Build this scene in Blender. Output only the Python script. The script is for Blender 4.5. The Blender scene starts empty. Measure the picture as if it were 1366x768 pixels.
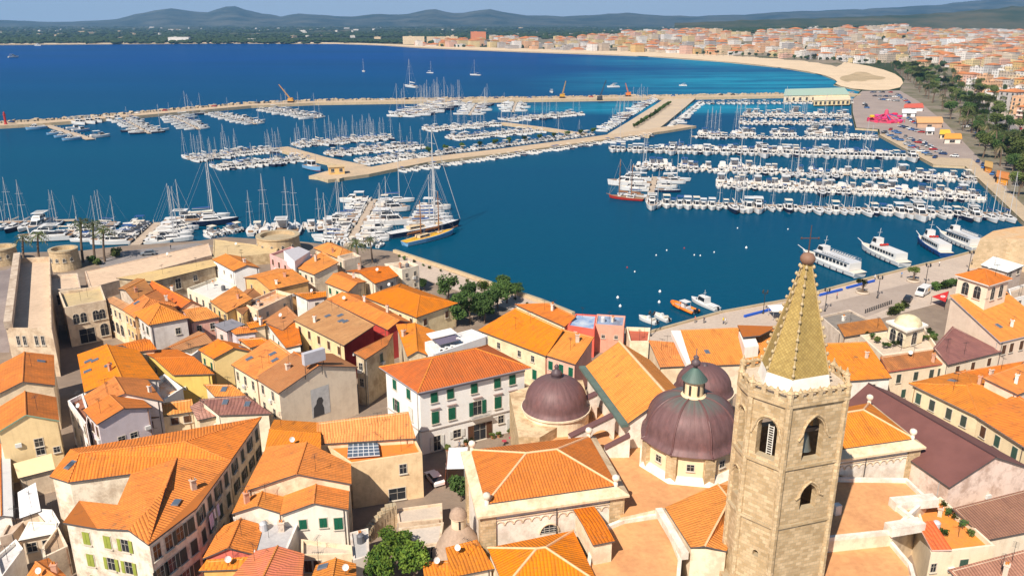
import bpy, bmesh, math, random
from mathutils import Vector, Matrix, noise as mnoise
from mathutils.geometry import tessellate_polygon
S = bpy.context.scene
COL = S.collection
RND = random.Random(7)
# ------------------------------------------------------------------ camera, sky, sun, exposure
CAM_H, PITCH, FOC = 70.0, math.radians(18.4), 1080.0
cd = bpy.data.cameras.new('camera'); cam = bpy.data.objects.new('camera', cd); COL.objects.link(cam)
cam.location = (0, 0, CAM_H); cam.rotation_euler = (math.pi/2 - PITCH, 0, 0)
cd.sensor_width = 36; cd.lens = FOC/1366*36; cd.clip_start = 1; cd.clip_end = 80000
S.camera = cam
SUN_EL = math.radians(46); SX, SY = -0.50, -0.866
world = bpy.data.worlds.new('World'); S.world = world; world.use_nodes = True
wt = world.node_tree
sky = wt.nodes.new('ShaderNodeTexSky'); sky.sky_type = 'NISHITA'; sky.sun_disc = False
sky.sun_elevation = SUN_EL; sky.sun_rotation = math.atan2(SX, SY)
sky.air_density = 1.3; sky.dust_density = 0.3; sky.ozone_density = 4.0
tc = wt.nodes.new('ShaderNodeTexCoord'); sx = wt.nodes.new('ShaderNodeSeparateXYZ'); mr = wt.nodes.new('ShaderNodeMapRange'); mxs = wt.nodes.new('ShaderNodeMix'); mxs.data_type = 'RGBA'; mxs.blend_type = 'MIX'
wt.links.new(tc.outputs['Generated'], sx.inputs[0]); wt.links.new(sx.outputs[2], mr.inputs[0]); mr.inputs[1].default_value = .0; mr.inputs[2].default_value = .22; mr.inputs[3].default_value = .93; mr.inputs[4].default_value = 0
wt.links.new(mr.outputs[0], mxs.inputs[0]); wt.links.new(sky.outputs[0], mxs.inputs[6]); mxs.inputs[7].default_value = (7.6, 9.6, 12.2, 1)
wt.links.new(mxs.outputs[2], wt.nodes['Background'].inputs[0]); wt.nodes['Background'].inputs[1].default_value = 0.057
ld = bpy.data.lights.new('sun', 'SUN'); ld.energy = 5.0; ld.angle = math.radians(0.5); ld.color = (1, .91, .80)
sun = bpy.data.objects.new('sun', ld); COL.objects.link(sun)
sd = Vector((SX, SY, 0)).normalized()*math.cos(SUN_EL) + Vector((0, 0, math.sin(SUN_EL)))
sun.rotation_euler = sd.to_track_quat('Z', 'Y').to_euler(); sun.location = (-60, -60, 120)
S.view_settings.view_transform = 'Standard'; S.view_settings.look = 'None'; S.view_settings.gamma = 1
S.view_settings.exposure = 0.5; S.view_settings.use_curve_mapping = False
S.cycles.max_bounces = 5; S.cycles.diffuse_bounces = 3; S.cycles.glossy_bounces = 2; S.cycles.transmission_bounces = 2
S.cycles.volume_bounces = 0; S.cycles.use_denoising = True
# ------------------------------------------------------------------ survey helpers: photo point + known height -> place in the world
ZT = {0: (0, 0, 1), 1: (0, 300, 3.2), 2: (0, 530, 3.226), 3: (330, 300, 3.2), 4: (330, 530, 3.226), 5: (640, 380, 3.2), 6: (560, 560, 3.692),
      7: (900, 320, 1.716), 8: (1080, 300, 3.339), 9: (1080, 510, 2.976), 'A': (140, 330, 5.91), 'B': (80, 440, 5.91), 'C': (240, 430, 5.91),
      'D': (280, 320, 5.91), 'E': (0, 620, 5.19), 'F': (260, 640, 6.0), 'G': (440, 420, 4.043), 'I': (840, 400, 4.8), 'J': (1180, 320, 4.8),
      'K': (1190, 460, 4.8), 'L': (1080, 640, 4.776), 'M': (960, 480, 4.8), 'N': (560, 640, 6.0), 'O': (870, 600, 4.573), 'Q': (440, 560, 3.69),
      'R': (1030, 300, 4.065), 'S': (790, 100, 3.84), 'T': (1060, 90, 3.34), 'U': (520, 90, 3.07), 'V': (240, 90, 3.07), 'W': (0, 100, 3.07), 'Y': (0, 300, 5.485)}
def zp(p):
    if len(p) == 2: return p
    a = ZT[p[0]]; return (a[0] + p[1]/a[2], a[1] + p[2]/a[2])
def P(p, z=0.0):
    x, y = zp(p); dx = (x - 683)/FOC; dy = (384 - y)/FOC
    d = Vector((dx, math.cos(PITCH) + dy*math.sin(PITCH), -math.sin(PITCH) + dy*math.cos(PITCH)))
    t = (z - CAM_H)/d.z
    return Vector((d.x*t, d.y*t, z))
def pix(v):
    dz = v[2] - CAM_H; dep = v[1]*math.cos(PITCH) - dz*math.sin(PITCH); up = v[1]*math.sin(PITCH) + dz*math.cos(PITCH)
    return (683 + FOC*v[0]/dep, 384 - FOC*up/dep)
# ------------------------------------------------------------------ node material helpers
class NT:
    def __init__(s, name):
        s.m = bpy.data.materials.new(name); s.m.use_nodes = True; s.t = s.m.node_tree; s.t.nodes.clear()
        s.out = s.n('ShaderNodeOutputMaterial'); s.b = s.n('ShaderNodeBsdfPrincipled'); s.l(s.b.outputs[0], s.out.inputs[0])
    def n(s, t, **k):
        o = s.t.nodes.new(t)
        for a, v in k.items(): setattr(o, a, v)
        return o
    def l(s, a, b): s.t.links.new(a, b)
    def setin(s, node, i, v):
        if hasattr(v, 'is_output'): s.l(v, node.inputs[i])
        else:
            if isinstance(v, tuple) and len(v) == 3 and node.inputs[i].type == 'RGBA': v = (*v, 1)
            node.inputs[i].default_value = v
    def math(s, op, a, b=0.0, c=None):
        o = s.n('ShaderNodeMath', operation=op); s.setin(o, 0, a); s.setin(o, 1, b)
        if c is not None: s.setin(o, 2, c)
        return o.outputs[0]
    def vm(s, op, a, b=(0, 0, 0)):
        o = s.n('ShaderNodeVectorMath', operation=op); s.setin(o, 0, a); s.setin(o, 1, b)
        return o.outputs['Value'] if op in ('DOT_PRODUCT', 'LENGTH') else o.outputs[0]
    def mix(s, f, a, b, mode='MIX'):
        o = s.n('ShaderNodeMix', data_type='RGBA', blend_type=mode); s.setin(o, 0, f); s.setin(o, 6, a); s.setin(o, 7, b); return o.outputs[2]
    def noise(s, v, scale, detail=3, rough=.55):
        o = s.n('ShaderNodeTexNoise'); o.inputs['Scale'].default_value = scale; o.inputs['Detail'].default_value = detail; o.inputs['Roughness'].default_value = rough
        if v is not None: s.l(v, o.inputs['Vector'])
        return o.outputs[0]
    def ramp(s, f, a, b):
        o = s.n('ShaderNodeMapRange'); s.setin(o, 0, f); o.inputs[1].default_value = a; o.inputs[2].default_value = b; return o.outputs[0]
    def pos(s): return s.n('ShaderNodeNewGeometry').outputs['Position']
    def comb(s, x, y, z=0.0):
        o = s.n('ShaderNodeCombineXYZ'); s.setin(o, 0, x); s.setin(o, 1, y); s.setin(o, 2, z); return o.outputs[0]
    def uv(s):
        """metres along the surface: u level, v up the slope"""
        g = s.n('ShaderNodeNewGeometry'); nn, p = g.outputs['True Normal'], g.outputs['Position']
        u = s.vm('NORMALIZE', s.vm('CROSS_PRODUCT', (0, 0, 1), nn)); v = s.vm('CROSS_PRODUCT', nn, u)
        return s.vm('DOT_PRODUCT', p, u), s.vm('DOT_PRODUCT', p, v), p
    def fin(s, col, rough=.8, bump=None, bs=.5, bd=.05, spec=None, metal=0):
        s.setin(s.b, 'Base Color', col); s.setin(s.b, 'Roughness', rough); s.b.inputs['Metallic'].default_value = metal
        if spec is not None: s.b.inputs['Specular IOR Level'].default_value = spec
        if bump is not None:
            o = s.n('ShaderNodeBump'); o.inputs['Strength'].default_value = bs; o.inputs['Distance'].default_value = bd
            s.l(bump, o.inputs['Height']); s.l(o.outputs[0], s.b.inputs['Normal'])
        return s.m
_mc = {}
def cached(f):
    def w(*a, **k):
        key = (f.__name__, a, tuple(sorted(k.items())))
        if key not in _mc: _mc[key] = f(*a, **k)
        return _mc[key]
    return w
def dk(c, f): return tuple(x*f for x in c)
@cached
def plaster(c, stain=.25, streak=.3):
    k_ = min(1.12, .84/max(c)); c = tuple(x*k_ for x in c); n = NT('plaster'); p = n.pos()
    a = n.ramp(n.noise(p, .45, 5, .7), .44, .62)
    s = n.ramp(n.noise(n.vm('MULTIPLY', p, (1.6, 1.6, .16)), 1, 4, .6), .5, .8)
    g = n.noise(p, 5, 3)
    col = n.mix(n.math('MULTIPLY', a, min(1, stain*2.1)), c, (c[0]*.62, c[1]*.56, c[2]*.52))
    col = n.mix(n.math('MULTIPLY', s, streak), col, (c[0]*.5, c[1]*.45, c[2]*.42))
    col = n.mix(n.math('MULTIPLY', n.ramp(g, .3, .8), .12), col, dk(c, .7))
    return n.fin(col, .9, g, .25, .03, .2)
@cached
def tiles(c1, c2, pitch=.42, var=.75, patch=.7):
    """pan tiles: columns down the slope, one tint per tile, weathered patches"""
    n = NT('roof_tiles'); u, v, p = n.uv()
    uu = n.math('DIVIDE', u, pitch); vv = n.math('DIVIDE', v, pitch*1.1)
    w = n.math('ABSOLUTE', n.math('SUBTRACT', n.math('FRACT', uu), .5)); w = n.math('MULTIPLY', w, 2.0)
    cell = n.comb(n.math('FLOOR', uu), n.math('FLOOR', vv), 0)
    wn = n.n('ShaderNodeTexWhiteNoise', noise_dimensions='3D'); n.l(cell, wn.inputs[0])
    oi = n.n('ShaderNodeObjectInfo').outputs['Random']
    pt = n.ramp(n.noise(n.vm('ADD', p, n.comb(n.math('MULTIPLY', oi, 90), 0, 0)), .28, 5, .65), .4, .68)
    col = n.mix(n.math('MULTIPLY', pt, patch), c1, c2)
    col = n.mix(n.math('MULTIPLY', wn.outputs[0], var), col, n.mix(.5, col, c2))
    hsv = n.n('ShaderNodeHueSaturation'); n.l(col, hsv.inputs['Color'])
    n.setin(hsv, 'Value', n.math('ADD', .88, n.math('MULTIPLY', oi, .26))); n.setin(hsv, 'Saturation', n.math('SUBTRACT', 1.04, n.math('MULTIPLY', n.math('FRACT', n.math('MULTIPLY', oi, 7.3)), .10))); n.setin(hsv, 'Hue', n.math('ADD', .495, n.math('MULTIPLY', n.math('FRACT', n.math('MULTIPLY', oi, 3.7)), .014)))
    lime = n.ramp(n.noise(p, 1.1, 6, .7), .58, .78)
    col = n.mix(n.math('MULTIPLY', lime, .30), hsv.outputs[0], (.58, .30, .10))
    str_ = n.ramp(n.noise(n.comb(n.math('MULTIPLY', u, 1.3), n.math('MULTIPLY', v, .18), n.math('MULTIPLY', oi, 40)), 1, 4, .65), .48, .75)
    col = n.mix(n.math('MULTIPLY', str_, .52), col, dk(c2, .55))
    moss = n.ramp(n.noise(n.vm('ADD', p, (31, 7, 3)), .7, 6, .75), .56, .74)
    col = n.mix(n.math('MULTIPLY', n.math('MULTIPLY', moss, n.math('ADD', .35, oi)), .70), col, (.16, .11, .06))
    row = n.math('MULTIPLY', n.ramp(n.math('FRACT', vv), .8, 1.0), .35)
    gap = n.math('MULTIPLY', n.ramp(w, .75, 1.0), .55)
    col = n.mix(n.math('MAXIMUM', row, gap), col, dk(c2, .45))
    return n.fin(col, .82, n.math('SUBTRACT', 1.0, n.math('MULTIPLY', w, w)), .75, .1, .25)
@cached
def blocks(c1, c2, bw=.7, bh=.35, mortar=(.4, .33, .22), stain=.5):
    n = NT('stone_blocks'); u, v, p = n.uv()
    b = n.n('ShaderNodeTexBrick'); n.l(n.comb(u, v), b.inputs['Vector'])
    b.inputs['Scale'].default_value = 1; b.inputs['Brick Width'].default_value = bw; b.inputs['Row Height'].default_value = bh
    b.inputs['Mortar Size'].default_value = .018; b.inputs['Bias'].default_value = -.1; b.offset = .5
    for k, c in (('Color1', c1), ('Color2', c2), ('Mortar', mortar)): b.inputs[k].default_value = (*c, 1)
    a = n.ramp(n.noise(p, .35, 6, .7), .45, .7)
    col = n.mix(n.math('MULTIPLY', a, stain), b.outputs[0], dk(c2, .62))
    col = n.mix(n.math('MULTIPLY', n.ramp(n.noise(p, 2.2, 5, .7), .5, .75), .35), col, (c1[0]*.75, c1[1]*.58, c1[2]*.38))
    h = n.math('ADD', n.math('MULTIPLY', b.outputs['Fac'], -1.0), n.math('MULTIPLY', n.noise(p, 6, 4), .6))
    return n.fin(col, .92, h, .5, .05, .15)
@cached
def flat(c, rough=.6, var=.25, scale=1.2, metal=0, spec=.3):
    n = NT('surface'); p = n.n('ShaderNodeTexCoord').outputs['Object']
    col = n.mix(n.math('MULTIPLY', n.ramp(n.noise(p, scale, 4, .6), .35, .7), var), c, dk(c, .55))
    return n.fin(col, rough, None, spec=spec, metal=metal)
@cached
def ground(c, c2, s1=.15, s2=2.5, rough=.9):
    n = NT('ground'); p = n.pos()
    col = n.mix(n.ramp(n.noise(p, s1, 5, .65), .38, .66), c, c2)
    col = n.mix(n.math('MULTIPLY', n.ramp(n.noise(p, s2, 3), .4, .75), .35), col, dk(c2, .6))
    return n.fin(col, rough, n.noise(p, s2*2, 3), .3, .04, .15)
@cached
def copper(c, g):
    n = NT('copper_sheet'); g0 = n.n('ShaderNodeTexCoord').outputs['Object']
    sep = n.n('ShaderNodeSeparateXYZ'); n.l(g0, sep.inputs[0])
    ang = n.math('ARCTAN2', sep.outputs[1], sep.outputs[0])
    seam = n.math('ABSOLUTE', n.math('SUBTRACT', n.math('FRACT', n.math('MULTIPLY', ang, 64/6.2832)), .5))
    a = n.ramp(n.noise(n.comb(n.math('MULTIPLY', ang, 5), 0, n.math('MULTIPLY', sep.outputs[2], .35)), 1.6, 5, .65), .35, .75)
    col = n.mix(a, c, dk(c, .55))
    col = n.mix(n.math('MULTIPLY', n.ramp(n.noise(g0, .5, 5, .7), .55, .8), .5), col, (c[0]*1.7, c[1]*1.25, c[2]*1.15))
    ver = n.math('MULTIPLY', n.ramp(sep.outputs[2], 4.7, 6.3), n.ramp(n.noise(n.comb(n.math('MULTIPLY', ang, 9), 0, 0), 1, 3), .3, .6))
    col = n.mix(n.math('MULTIPLY', ver, .85), col, g)
    return n.fin(col, .55, n.ramp(seam, 0, .10), .22, .05, .35, metal=.1)
GLASS = None
def glass():
    global GLASS
    if GLASS is None:
        n = NT('window_glass'); GLASS = n.fin((.018, .022, .028), .12, None, spec=.5)
    return GLASS
C_WHITE, C_CREAM, C_YEL, C_BEIGE, C_GREY, C_PINK, C_OCH, C_RED = (.82, .78, .70), (.78, .62, .42), (.80, .57, .27), (.72, .58, .42), (.62, .57, .53), (.74, .40, .32), (.78, .45, .16), (.48, .06, .05)
T_OR = ((.78, .225, .026), (.44, .145, .030)); T_BR = ((.40, .17, .065), (.52, .25, .10)); T_OLD = ((.55, .20, .05), (.26, .11, .045)); T_RED = ((.60, .13, .03), (.38, .10, .035))
T_PUR = ((.15, .055, .05), (.21, .08, .06)); T_ROSE = ((.40, .20, .13), (.30, .14, .09)); T_LT = ((.80, .262, .048), (.54, .18, .04)); T_OCH = ((.62, .36, .10), (.45, .26, .09))
# ------------------------------------------------------------------ mesh builder
class MB:
    def __init__(s): s.v, s.f, s.k = [], [], []
    def add(s, vs, fs, k=0):
        o = len(s.v); s.v += [Vector(v) for v in vs]; s.f += [tuple(i + o for i in f) for f in fs]; s.k += [k]*len(fs); return s
    def prism(s, poly, z0, z1, k=0, kt=None, top=True, bot=True):
        n = len(poly); vs = [(p[0], p[1], z0) for p in poly] + [(p[0], p[1], z1) for p in poly]
        s.add(vs, [(i, (i+1) % n, n+(i+1) % n, n+i) for i in range(n)], k)
        if top: s.add(vs[n:], [tuple(range(n))], k if kt is None else kt)
        if bot: s.add(vs[:n], [tuple(reversed(range(n)))], k)
        return s
    def box(s, c, d, k=0, rz=0, M=None):
        x, y, z = d[0]/2, d[1]/2, d[2]/2; cs, sn = math.cos(rz), math.sin(rz)
        vs = [Vector((a*x*cs - b*y*sn, a*x*sn + b*y*cs, e*z)) for e in (-1, 1) for a, b in ((-1, -1), (1, -1), (1, 1), (-1, 1))]
        vs = [(M @ v if M else v) + Vector(c) for v in vs]
        return s.add(vs, [(3, 2, 1, 0), (4, 5, 6, 7), (0, 1, 5, 4), (1, 2, 6, 5), (2, 3, 7, 6), (3, 0, 4, 7)], k)
    def tube(s, a, b, r, r2=None, n=6, k=0, cap=True):
        a, b = Vector(a), Vector(b); d = (b - a)
        if d.length < 1e-6: return s
        d.normalize(); u = d.orthogonal().normalized(); w = d.cross(u); r2 = r if r2 is None else r2
        vs = [a + (u*math.cos(t) + w*math.sin(t))*r for t in [2*math.pi*i/n for i in range(n)]] + [b + (u*math.cos(t) + w*math.sin(t))*r2 for t in [2*math.pi*i/n for i in range(n)]]
        fs = [(i, (i+1) % n, n+(i+1) % n, n+i) for i in range(n)]
        if cap: fs += [tuple(reversed(range(n))), tuple(range(n, 2*n))]
        return s.add(vs, fs, k)
    def lathe(s, c, prof, n=24, k=0, a0=0, angs=None):
        angs = angs or [a0 + 2*math.pi*i/n for i in range(n)]; n = len(angs)
        vs = [(c[0] + r*math.cos(t), c[1] + r*math.sin(t), c[2] + z) for r, z in prof for t in angs]
        fs = [(j*n+i, j*n+(i+1) % n, (j+1)*n+(i+1) % n, (j+1)*n+i) for j in range(len(prof)-1) for i in range(n)]
        s.add(vs, fs, k)
        if prof[-1][0] > 1e-3: s.add(vs[-n:], [tuple(range(n))], k)
        return s
    def slab(s, vs, faces, t, kt=0, ks=1):
        """a sheet of thickness t under the given top faces"""
        vs = [Vector(v) for v in vs]; lo = [v - Vector((0, 0, t)) for v in vs]
        cnt = {}
        tri = []
        for f in faces:
            if len(f) == 3: tri.append(tuple(f)); continue
            nn = Vector()
            for i in range(len(f)): nn += vs[f[i]].cross(vs[f[(i+1) % len(f)]])
            for t in tessellate_polygon([[vs[i] for i in f]]):
                a, b, c = (f[i] for i in t)
                tri.append((a, b, c) if (vs[b]-vs[a]).cross(vs[c]-vs[a]).dot(nn) > 0 else (a, c, b))
        faces = tri
        for f in faces:
            for i in range(len(f)):
                cnt[(f[i], f[(i+1) % len(f)])] = 1
        s.add(vs, faces, kt); s.add(lo, [tuple(reversed(f)) for f in faces], ks)
        n = len(vs)
        s.add(vs + lo, [(b, a, a+n, b+n) for a, b in cnt if (b, a) not in cnt], ks)
        return s
    def build(s, name, mats, parent=None, smooth=False, loc=None):
        me = bpy.data.meshes.new(name); o = Vector((0, 0, 0))
        if loc is not None: o = Vector(loc)
        elif parent is not None: o = wloc(parent)
        me.from_pydata([tuple(v - o) for v in s.v], [], s.f)
        for m in (mats if isinstance(mats, (list, tuple)) else [mats]): me.materials.append(m)
        me.polygons.foreach_set('material_index', s.k)
        if smooth: me.polygons.foreach_set('use_smooth', [True]*len(s.f))
        me.validate(); me.update()
        ob = bpy.data.objects.new(name, me); COL.objects.link(ob)
        if parent is not None:
            ob.parent = parent
            if loc is not None: ob.location = o - wloc(parent)
        elif loc is not None: ob.location = o
        return ob
def wloc(o):
    v = o.location.copy()
    while o.parent: o = o.parent; v += o.location
    return v
def tag(o, label=None, cat=None, group=None, kind=None):
    if label: o['label'] = label
    if cat: o['category'] = cat
    if group: o['group'] = group
    if kind: o['kind'] = kind
    return o
def empty(name, loc, label, cat, group=None):
    o = bpy.data.objects.new(name, None); COL.objects.link(o); o.location = loc; o.empty_display_size = .5
    return tag(o, label, cat, group)
def inst(name, me, parent, loc=(0, 0, 0), rz=0, sc=None):
    o = bpy.data.objects.new(name, me); COL.objects.link(o); o.parent = parent; o.location = loc; o.rotation_euler = (0, 0, rz)
    if sc: o.scale = sc
    return o
def copy_tree(root, loc, rz=0, sc=1, label=None, group=None):
    r = root.copy(); COL.objects.link(r); r.location = loc; r.rotation_euler = (0, 0, rz); r.scale = (sc, sc, sc) if not isinstance(sc, tuple) else sc
    if label: r['label'] = label
    if group: r['group'] = group
    for ch in root.children:
        c = ch.copy(); COL.objects.link(c); c.parent = r
        for g in ch.children:
            d = g.copy(); COL.objects.link(d); d.parent = c
    return r
G0 = 2.5   # level of the old town
# ------------------------------------------------------------------ sea, land, hills
def sheet(name, pts, z, mat, skirt=None, kind='structure', hole=None):
    vs = [Vector((p[0], p[1], z)) for p in pts]; tri = tessellate_polygon([vs])
    m = MB(); tr = []
    for t in tri:
        a, b, c = t
        if (vs[b]-vs[a]).cross(vs[c]-vs[a]).z < 0: t = (a, c, b)
        tr.append(tuple(t))
    m.add(vs, tr)
    if skirt is not None:
        area = sum(vs[i].x*vs[(i+1) % len(vs)].y - vs[(i+1) % len(vs)].x*vs[i].y for i in range(len(vs)))
        n = len(vs); lo = [Vector((v.x, v.y, skirt)) for v in vs]
        m.add(vs + lo, [((i, i+n, (i+1) % n+n, (i+1) % n) if area > 0 else (i, (i+1) % n, (i+1) % n+n, i+n)) for i in range(n)], 1)
    o = m.build(name, [mat[0], mat[1]] if isinstance(mat, tuple) else [mat, mat]); o['kind'] = kind
    return o
def chaikin(pts, it=2, closed=True):
    for _ in range(it):
        o = []
        for i in range(len(pts) if closed else len(pts)-1):
            a, b = Vector(pts[i]), Vector(pts[(i+1) % len(pts)]); o += [a*.75 + b*.25, a*.25 + b*.75]
        pts = o if closed else [Vector(pts[0])] + o + [Vector(pts[-1])]
    return pts
def sea_material():
    n = NT('sea_water'); p = n.pos(); sep = n.n('ShaderNodeSeparateXYZ'); n.l(p, sep.inputs[0])
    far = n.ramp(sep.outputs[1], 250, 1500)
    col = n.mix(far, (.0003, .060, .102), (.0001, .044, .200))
    big = n.ramp(n.noise(n.vm('MULTIPLY', p, (.0016, .005, 1)), 1, 4, .6), .35, .7)
    col = n.mix(n.math('MULTIPLY', big, .45), col, (.0004, .032, .105))
    # pale sand shoals by the beach: a band in the bay in front of the right-hand shore
    def blob(cx, cy, rx, ry):
        d = n.vm('LENGTH', n.vm('MULTIPLY', n.vm('SUBTRACT', p, (cx, cy, 0)), (1/rx, 1/ry, 1))); return n.ramp(d, 1.0, .35)
    sh = n.math('MAXIMUM', blob(330, 960, 330, 300), blob(460, 1450, 420, 330))
    sh = n.math('MAXIMUM', sh, blob(130, 680, 190, 60))
    sh = n.math('MAXIMUM', sh, blob(60, 2250, 420, 130))
    st = n.ramp(n.noise(n.vm('MULTIPLY', p, (.007, .028, 1)), 1, 5, .65), .36, .58)
    col = n.mix(n.math('MULTIPLY', sh, n.math('ADD', n.math('MULTIPLY', st, .75), .22)), col, (.010, .22, .34))
    col = n.mix(n.math('MULTIPLY', blob(395, 760, 60, 260), .35), col, (.02, .25, .33))
    w1 = n.noise(n.vm('MULTIPLY', p, (.35, 1.1, 1)), 1, 4, .65); w2 = n.noise(n.vm('MULTIPLY', p, (.06, .15, 1)), 1, 3, .6)
    col = n.mix(n.math('MULTIPLY', n.ramp(w1, .4, .72), .34), col, (.003, .078, .14))
    h = n.math('ADD', n.math('MULTIPLY', w1, .5), w2); bp = n.n('ShaderNodeBump'); bp.inputs['Strength'].default_value = .5; bp.inputs['Distance'].default_value = .3; n.l(h, bp.inputs['Height'])
    df, gl, mx, lw = n.n('ShaderNodeBsdfDiffuse'), n.n('ShaderNodeBsdfGlossy'), n.n('ShaderNodeMixShader'), n.n('ShaderNodeFresnel')
    n.setin(df, 'Color', col); gl.inputs['Roughness'].default_value = .07; gl.inputs['Color'].default_value = (.55, .78, 1, 1); lw.inputs['IOR'].default_value = 1.33
    for q in (df, gl, lw): n.l(bp.outputs[0], q.inputs['Normal'])
    n.l(n.math('MINIMUM', n.math('MULTIPLY', lw.outputs[0], .5), .075), mx.inputs[0]); n.l(df.outputs[0], mx.inputs[1]); n.l(gl.outputs[0], mx.inputs[2]); n.l(mx.outputs[0], n.out.inputs[0])
    return n.m
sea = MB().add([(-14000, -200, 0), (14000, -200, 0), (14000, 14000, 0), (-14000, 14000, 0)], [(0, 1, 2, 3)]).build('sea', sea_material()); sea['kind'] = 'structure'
M_QUAYW = blocks((.56, .44, .28), (.48, .36, .22), 1.2, .5)
M_TOWN = ground((.22, .165, .125), (.30, .23, .17), .2, 3)
M_PROM = ground((.52, .42, .335), (.46, .37, .30), .12, 1.5)
M_PLAZA = ground((.34, .27, .22), (.40, .325, .27), .1, 1.2)
QE = [(-200, 343), (0, 338), (111, 334), (163, 328), (267, 321), (300, 316), (400, 322), (505, 333), (530, 336), (660, 381), (724, 403), (766, 420), (800, 436),
      (868, 442), (963, 415.6), (1050, 399.8), (1150, 373), (1276, 341), (1312, 331), (1345, 310), (1440, 285)]
qe = [P(p, G0) for p in QE]
sheet('town_ground', [v.xy for v in qe] + [(330, 250), (330, -60), (-330, -60), (-330, 150)], G0, (M_TOWN, M_QUAYW), skirt=-4)
# pale promenade sheets lying on the town ground
sheet('promenade', [P(p, G0).xy for p in [(532, 339), (660, 384), (725, 406), (766, 423), (745, 432), (700, 420), (600, 384), (535, 362)]], G0 + .004, M_PROM)
sheet('quay_pavement', [P(p, G0).xy for p in [(805, 438), (868, 443.5), (963, 417), (1050, 401.2), (1150, 374.4), (1276, 342.4), (1312, 332.5), (1400, 318), (1400, 345), (1250, 405), (1080, 450), (860, 470)]], G0 + .004, M_PROM)
sheet('quay_road', [P(p, G0).xy for p in [(1035, 432), (1110, 403), (1180, 386), (1225, 375), (1262, 380), (1215, 400), (1150, 425), (1060, 450)]], G0 + .008, M_PLAZA)
sheet('waterfront_road', [P(p, G0).xy for p in [(130, 350), (165, 335), (262, 324), (285, 328), (250, 338), (190, 352), (140, 366)]], G0 + .004, ground((.22, .20, .19), (.28, .25, .235), .15, 1.5))
sheet('west_road', [P(p, G0).xy for p in [(-60, 365), (8, 360), (24, 352), (34, 362), (22, 400), (12, 470), (-60, 470)]], G0 + .004, ground((.22, .18, .17), (.30, .25, .23), .15, 1.5))
# parapet kerb along the quay edge (real step)
kb = MB(); ke = [P(p, G0) for p in [(804, 437.5), (868, 443), (963, 416.6), (1050, 400.8), (1150, 374), (1276, 342), (1310, 332.5)]]
for a, b in zip(ke, ke[1:]):
    d = (b - a); kb.box((a + b)/2 + Vector((0, 0, .2)), (d.length, .7, .4), 0, math.atan2(d.y, d.x))
kb.build('quay_kerb', blocks((.55, .43, .27), (.46, .35, .22), 1.0, .4))['kind'] = 'structure'
kb = MB(); ke = [P(p, G0) for p in [(526, 336.5), (600, 361), (660, 382), (724, 404.3), (765, 421)]]
for a, b in zip(ke, ke[1:]):
    d = (b - a); kb.box((a + b)/2 + Vector((0, 0, .45)), (d.length, 1.0, .9), 0, math.atan2(d.y, d.x))
kb.build('sea_wall', blocks((.62, .48, .30), (.54, .40, .25), 1.0, .4)); tag(bpy.data.objects['sea_wall'], 'low ochre stone sea wall along the promenade above the harbour', 'wall')
# ---- mainland
M_PLAIN = None
def plain_material():
    n = NT('farmland'); p = n.pos()
    v = n.n('ShaderNodeTexVoronoi'); n.l(n.vm('MULTIPLY', p, (.006, .0028, 1)), v.inputs['Vector']); v.inputs['Scale'].default_value = 1
    col = n.mix(n.ramp(n.noise(n.vm('MULTIPLY', p, (.004, .0016, 1)), 1, 6, .7), .4, .62), (.018, .034, .013), (.052, .066, .026))
    col = n.mix(n.math('MULTIPLY', n.ramp(n.vm('DOT_PRODUCT', v.outputs['Color'], (.5, .5, 0)), .68, .86), .5), col, (.26, .20, .11))
    return n.fin(col, .95, spec=.05)
M_PLAIN = plain_material()
COAST = [(-320, 60.5), (0, 60), (150, 59), (300, 58), (450, 58.5), (510, 60.5), (560, 64), (700, 69.5), (860, 75), (960, 82), (1040, 90), (1095, 99), (1118, 108), (1112, 113), (1148, 121),
         (1136, 134), (1136, 150), (1141, 171), (1171, 173), (1172, 180), (1245, 220), (1287, 222), (1362, 294), (1440, 350)]
co = [P(p, 1.2).xy for p in COAST]
sheet('mainland_ground', list(co) + [(900, 260), (9000, 2000), (12000, 14000), (-12000, 14000), (-12000, 2350)], 1.2, (M_PLAIN, M_QUAYW), skirt=-3)
M_SAND = ground((.70, .54, .36), (.62, .47, .31), .03, .3)
sheet('beach', chaikin([P(p, 1.2).xy for p in [(-320, 60.2), (0, 59.7), (150, 58.7), (300, 57.7), (450, 58.2), (510, 60.2), (560, 63.7), (700, 69.2), (860, 74.6), (960, 81.6), (1040, 89.6), (1095, 98.6), (1118, 107.6), (1113, 113), (1148, 120.6),
      (1198, 120), (1207, 108), (1190, 96), (1150, 86), (1090, 78), (1000, 73), (900, 70), (760, 66.3), (640, 63.2), (560, 60.6), (450, 56.6), (300, 56.6), (150, 57.4), (0, 58.2), (-320, 59)]], 1), 1.22, M_SAND)
sheet('dry_beach', chaikin([P(p, 1.2).xy for p in [(1119, 106), (1122, 102), (1136, 99.5), (1143, 95.5), (1158, 97), (1166, 101), (1184, 103.5), (1176, 107), (1160, 106.5), (1150, 109.5), (1138, 108), (1130, 110)]]), 1.25, ground((.50, .37, .22), (.33, .25, .14), .045, .3))
sheet('harbour_yard', [P(p, 1.2).xy for p in [(1137, 133), (1150, 121.5), (1200, 121), (1225, 135), (1262, 165), (1300, 205), (1380, 290), (1440, 349), (1364, 293), (1289, 221), (1247, 219), (1174, 179.5), (1173, 172.4), (1142.5, 170.5), (1137.5, 150)]], 1.23, ground((.30, .24, .21), (.36, .29, .25), .05, .5))
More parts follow.
